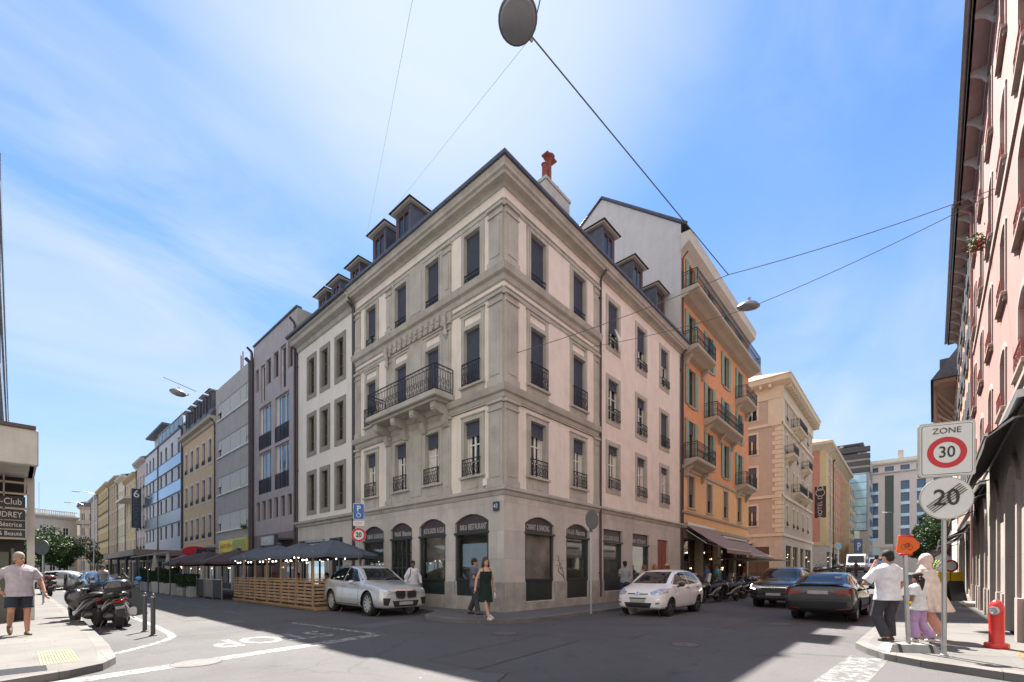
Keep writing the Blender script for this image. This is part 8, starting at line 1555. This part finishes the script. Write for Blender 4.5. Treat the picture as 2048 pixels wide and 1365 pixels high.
# dark windbreak panels and planters farther up
for i in range(5):
    y = 16.4+1.6*i; t = thing('windbreak', 'dark terrace windbreak panel, number %s up the street from the timber fence' % ('one', 'two', 'three', 'four', 'five')[i], 'screen', T(-3.7, y, 0), 'dark windbreak panels'); b = MB(); b.box(-.02, .02, .04, 1.5, .1, 1.05, 0 if i not in (1, 3) else 1); ob('panel', b.me('panel', [mat('dark_screen', (.03, .035, .04), .7), mat('taupe_screen', (.16, .13, .12), .5)]), t); b = MB(); b.box(-.025, .025, 0, .04, 0, 1.25); b.box(-.03, .03, 0, 1.52, 1.05, 1.09); ob('frame', b.me('frame', METAL), t)
LEAF = mat('hedge_leaf', (.022, .055, .016), .7, .45, 6); LEAF2 = mat('tree_leaf', (.055, .115, .022), .65, .45, 1.2); LEAF3 = mat('tree_leaf_dark', (.022, .055, .018), .65, .45, 1.2)
def leaves(mb, n, f, sz, seed, m=None):
    rr = random.Random(seed)
    for i in range(n):
        c = Vector(f(rr)); u = Vector((rr.gauss(0, 1), rr.gauss(0, 1), rr.gauss(0, 1))).normalized(); v = u.orthogonal().normalized(); v.rotate(Matrix.Rotation(rr.random()*6.28, 3, u)); s = sz*rr.uniform(.6, 1.3); w = u.cross(v)
        mb.P([c-v*s, c+w*s*.45, c+v*s, c-w*s*.45], 0 if m is None else (1 if rr.random() < m else 0))
WPL = mat('white_planter', (.55, .55, .56), .5, .08)
proto = None; lab = ['one', 'two', 'three', 'four', 'five', 'six', 'seven', 'eight']
for i in range(8):
    y = 25.2+1.75*i; M = T(-3.9-(.0 if i else 0.05), y, 0)
    if proto is None:
        t = thing('planter', '', 'planter', M, 'planters with clipped conifers along the left terrace'); b = MB(); b.mesh([(-.24, -.24, 0), (.24, -.24, 0), (.24, .24, 0), (-.24, .24, 0), (-.30, -.30, .75), (.30, -.30, .75), (.30, .30, .75), (-.30, .30, .75)], [(0, 1, 5, 4), (1, 2, 6, 5), (2, 3, 7, 6), (3, 0, 4, 7), (4, 5, 6, 7)]); ob('pot', b.me('pot', WPL), t)
        b = MB(); leaves(b, 1500, lambda r: (lambda h, a, q: (q*cos(a)*(.36*(1-h*.55)), q*sin(a)*(.36*(1-h*.55)), .72+h*1.0))(r.random(), r.random()*6.28, r.random()**.4), .05, 3); ob('foliage', b.me('foliage', LEAF), t); b = MB(); b.tube([(0, 0, .7), (0, 0, 1.5)], [.03, .01], 6); ob('stem', b.me('stem', BR), t); proto = t
    else: t = copy_tree(proto, None, M @ RZ(i*1.3) @ SC(1, 1, .9+.05*(i % 4)))
    t['label'] = 'white tapered planter with conifer, number %s counted up the street' % lab[i]
for i in range(2):
    t = thing('planter', ('long low grey planter with bushy hedge between terraces', 'square grey planter with dark bush nearest the windbreak panels')[i], 'planter', T(-3.8, 22.4 if not i else 21.0, 0) @ (T(0, 1.2, 0) if not i else T(0, .6, 0))); L_ = .75 if not i else .35; b = MB(); b.bev(-.25, .25, -L_, L_, .0, .5+.12*i, .01); ob('pot', b.me('pot', mat('grey_planter', (.36, .37, .37), .6)), t); b = MB(); leaves(b, 1500, lambda r: (r.uniform(-.3, .3), r.uniform(-L_, L_)*1.05, .55+.8*r.random()), .05, 5+i); ob('foliage', b.me('foliage', LEAF), t)
t = thing('pergola', 'thin white and dark glazed frame standing over the hedge planters', 'pergola', T(0, 0, 0)); b = MB()
for y in (24.6, 28, 31.5, 35, 38.5): b.box(-4.35, -4.29, y-.03, y+.03, 0, 2.7)
b.box(-4.37, -4.27, 24.6, 38.5, 2.66, 2.76); ob('bars', b.me('bars', mat('frame_dark', (.08, .09, .10), .4)), t); 
# ================================================================ trees and plants
def tree(label, M, R, H, ch, n, seed, nm='broadleaf_tree', sz=.17):
    t = thing(nm, label, 'tree', M, 'trees closing the far streets'); rr = random.Random(seed); b = MB(); b.tube([(0, 0, 0), (.05, 0, H*.3), (0, .05, H*.6)], [.17, .13, .08], 8)
    cl = [(Vector((rr.gauss(0, .42)*R, rr.gauss(0, .42)*R, H-ch/2+rr.gauss(0, .25)*ch)), rr.uniform(.28, .46)*R) for _ in range(16)]
    for c, r in cl[:9]: b.tube([(0, 0, H*.35), tuple(Vector((0, 0, H*.5)).lerp(c, .5)), tuple(c)], [.08, .05, .02], 6)
    ob('trunk', b.me('trunk', mat('bark', (.09, .07, .055), .9, .3, 6)), t); b = MB()
    def f(r):
        c, q = cl[r.randrange(len(cl))]; d = Vector((r.gauss(0, 1), r.gauss(0, 1), r.gauss(0, 1))).normalized()*q*r.random()**.35; return c+d
    leaves(b, n, f, sz, seed, .45); ob('crown', b.me('crown', [LEAF2, LEAF3]), t)
tree('leafy green street tree nearest the turreted house', T(-6.4, 84, 0), 3.6, 6.6, 4.2, 9000, 11); tree('leafy green street tree beside the stately building, left of its neighbour', T(-9.2, 82, 0), 3.4, 6.4, 4.2, 9000, 12)
tree('dark tree partly hidden behind the left round sign', T(-12.0, 62, 0), 2.6, 5.6, 3.6, 6000, 13)
tree('large dark tree leaning over the street before the office block', T(106, -13.5, 1.4), 4.5, 10.0, 7.0, 12000, 14, sz=.22); tree('dark tree behind the awnings of the far right pavement', T(92, -16.0, 1.4), 4.6, 9.5, 6.5, 8000, 15, sz=.26)
def grass_plant(label, M, s=1, c=None):
    t = thing('potted_plant', label, 'potted plant', M); b = MB(); b.lathe([(.3*s, 0), (.36*s, .5*s), (.33*s, .5*s)], 16); ob('pot', b.me('pot', SLATM, 40), t); b = MB(); rr = random.Random(8)
    for i in range(90):
        a = rr.random()*6.28; r = rr.uniform(.2, .75)*s; h = rr.uniform(.5, 1.0)*s; w = .025*s; d = Vector((cos(a), sin(a), 0)); q = Vector((-sin(a), cos(a), 0))*w; z0 = Vector((0, 0, .5*s)); p1 = z0+d*r*.3+Vector((0, 0, h*.7)); p2 = z0+d*r*.75+Vector((0, 0, h)); p3 = z0+d*r*1.15+Vector((0, 0, h*.75)); b.P([z0-q, z0+q, p1+q, p1-q]); b.P([p1-q, p1+q, p2+q*.7, p2-q*.7]); b.P([p2-q*.7, p2+q*.7, p3])
    ob('foliage', b.me('foliage', c or mat('lime_leaf', (.20, .26, .03), .6, .3, 5)), t)
grass_plant('bright yellow-green arching plant in a dark pot on the right pavement', T(30, -11.1, gz(30)+.12), 1.25); grass_plant('dark green plant by the corner of the salmon building', T(70, -1.6, gz(70)+.12), 1.3, LEAF)
t = thing('barrier', 'yellow construction barrier with white and red round sign on the right pavement', 'barrier', T(25.5, -11.9, gz(25)+.12) @ RZ(radians(-62))); b = MB(); b.box(-.7, .5, -.03, .03, .55, 1.15); b.box(-.7, -.62, -.04, .04, 0, 1.15); b.box(.42, .5, -.04, .04, 0, 1.15); b.box(-.75, -.5, -.25, .25, 0, .06); b.box(.38, .6, -.25, .25, 0, .06); ob('board', b.me('board', YEL), t)
b = MB(); disc(b, .36, -.08, -.05, 24, 0); ringf(b, .26, .355, -.084, 24, 1); ob('round_plate', b.me('round_plate', [SWH, SRD], 40), t, T(-.1, 0, 1.5)); b = MB(); b.box(-.13, -.07, -.03, .03, 0, 1.6); ob('post', b.me('post', METAL), t)
t = thing('advertising_board', 'small black A-board on the shaded right pavement edge', 'sign board', T(17.5, -11.6, gz(17)+.12) @ RZ(radians(-60))); b = MB(); b.mesh([(-.3, -.25, 0), (.3, -.25, 0), (.3, 0, .9), (-.3, 0, .9), (-.3, .25, 0), (.3, .25, 0)], [(0, 1, 2, 3), (4, 3, 2, 5)]); ob('panel', b.me('panel', BLACK), t)
t = thing('stone_step', 'low stone doorstep against the arcade of the pink house', 'step', T(14.0, -11.9, gz(14)+.12)); b = MB(); b.bev(-.8, .8, -.2, .25, 0, .16, .015); ob('tread', b.me('tread', PS), t)

if TS is not None: bpy.data.scenes.remove(TS)
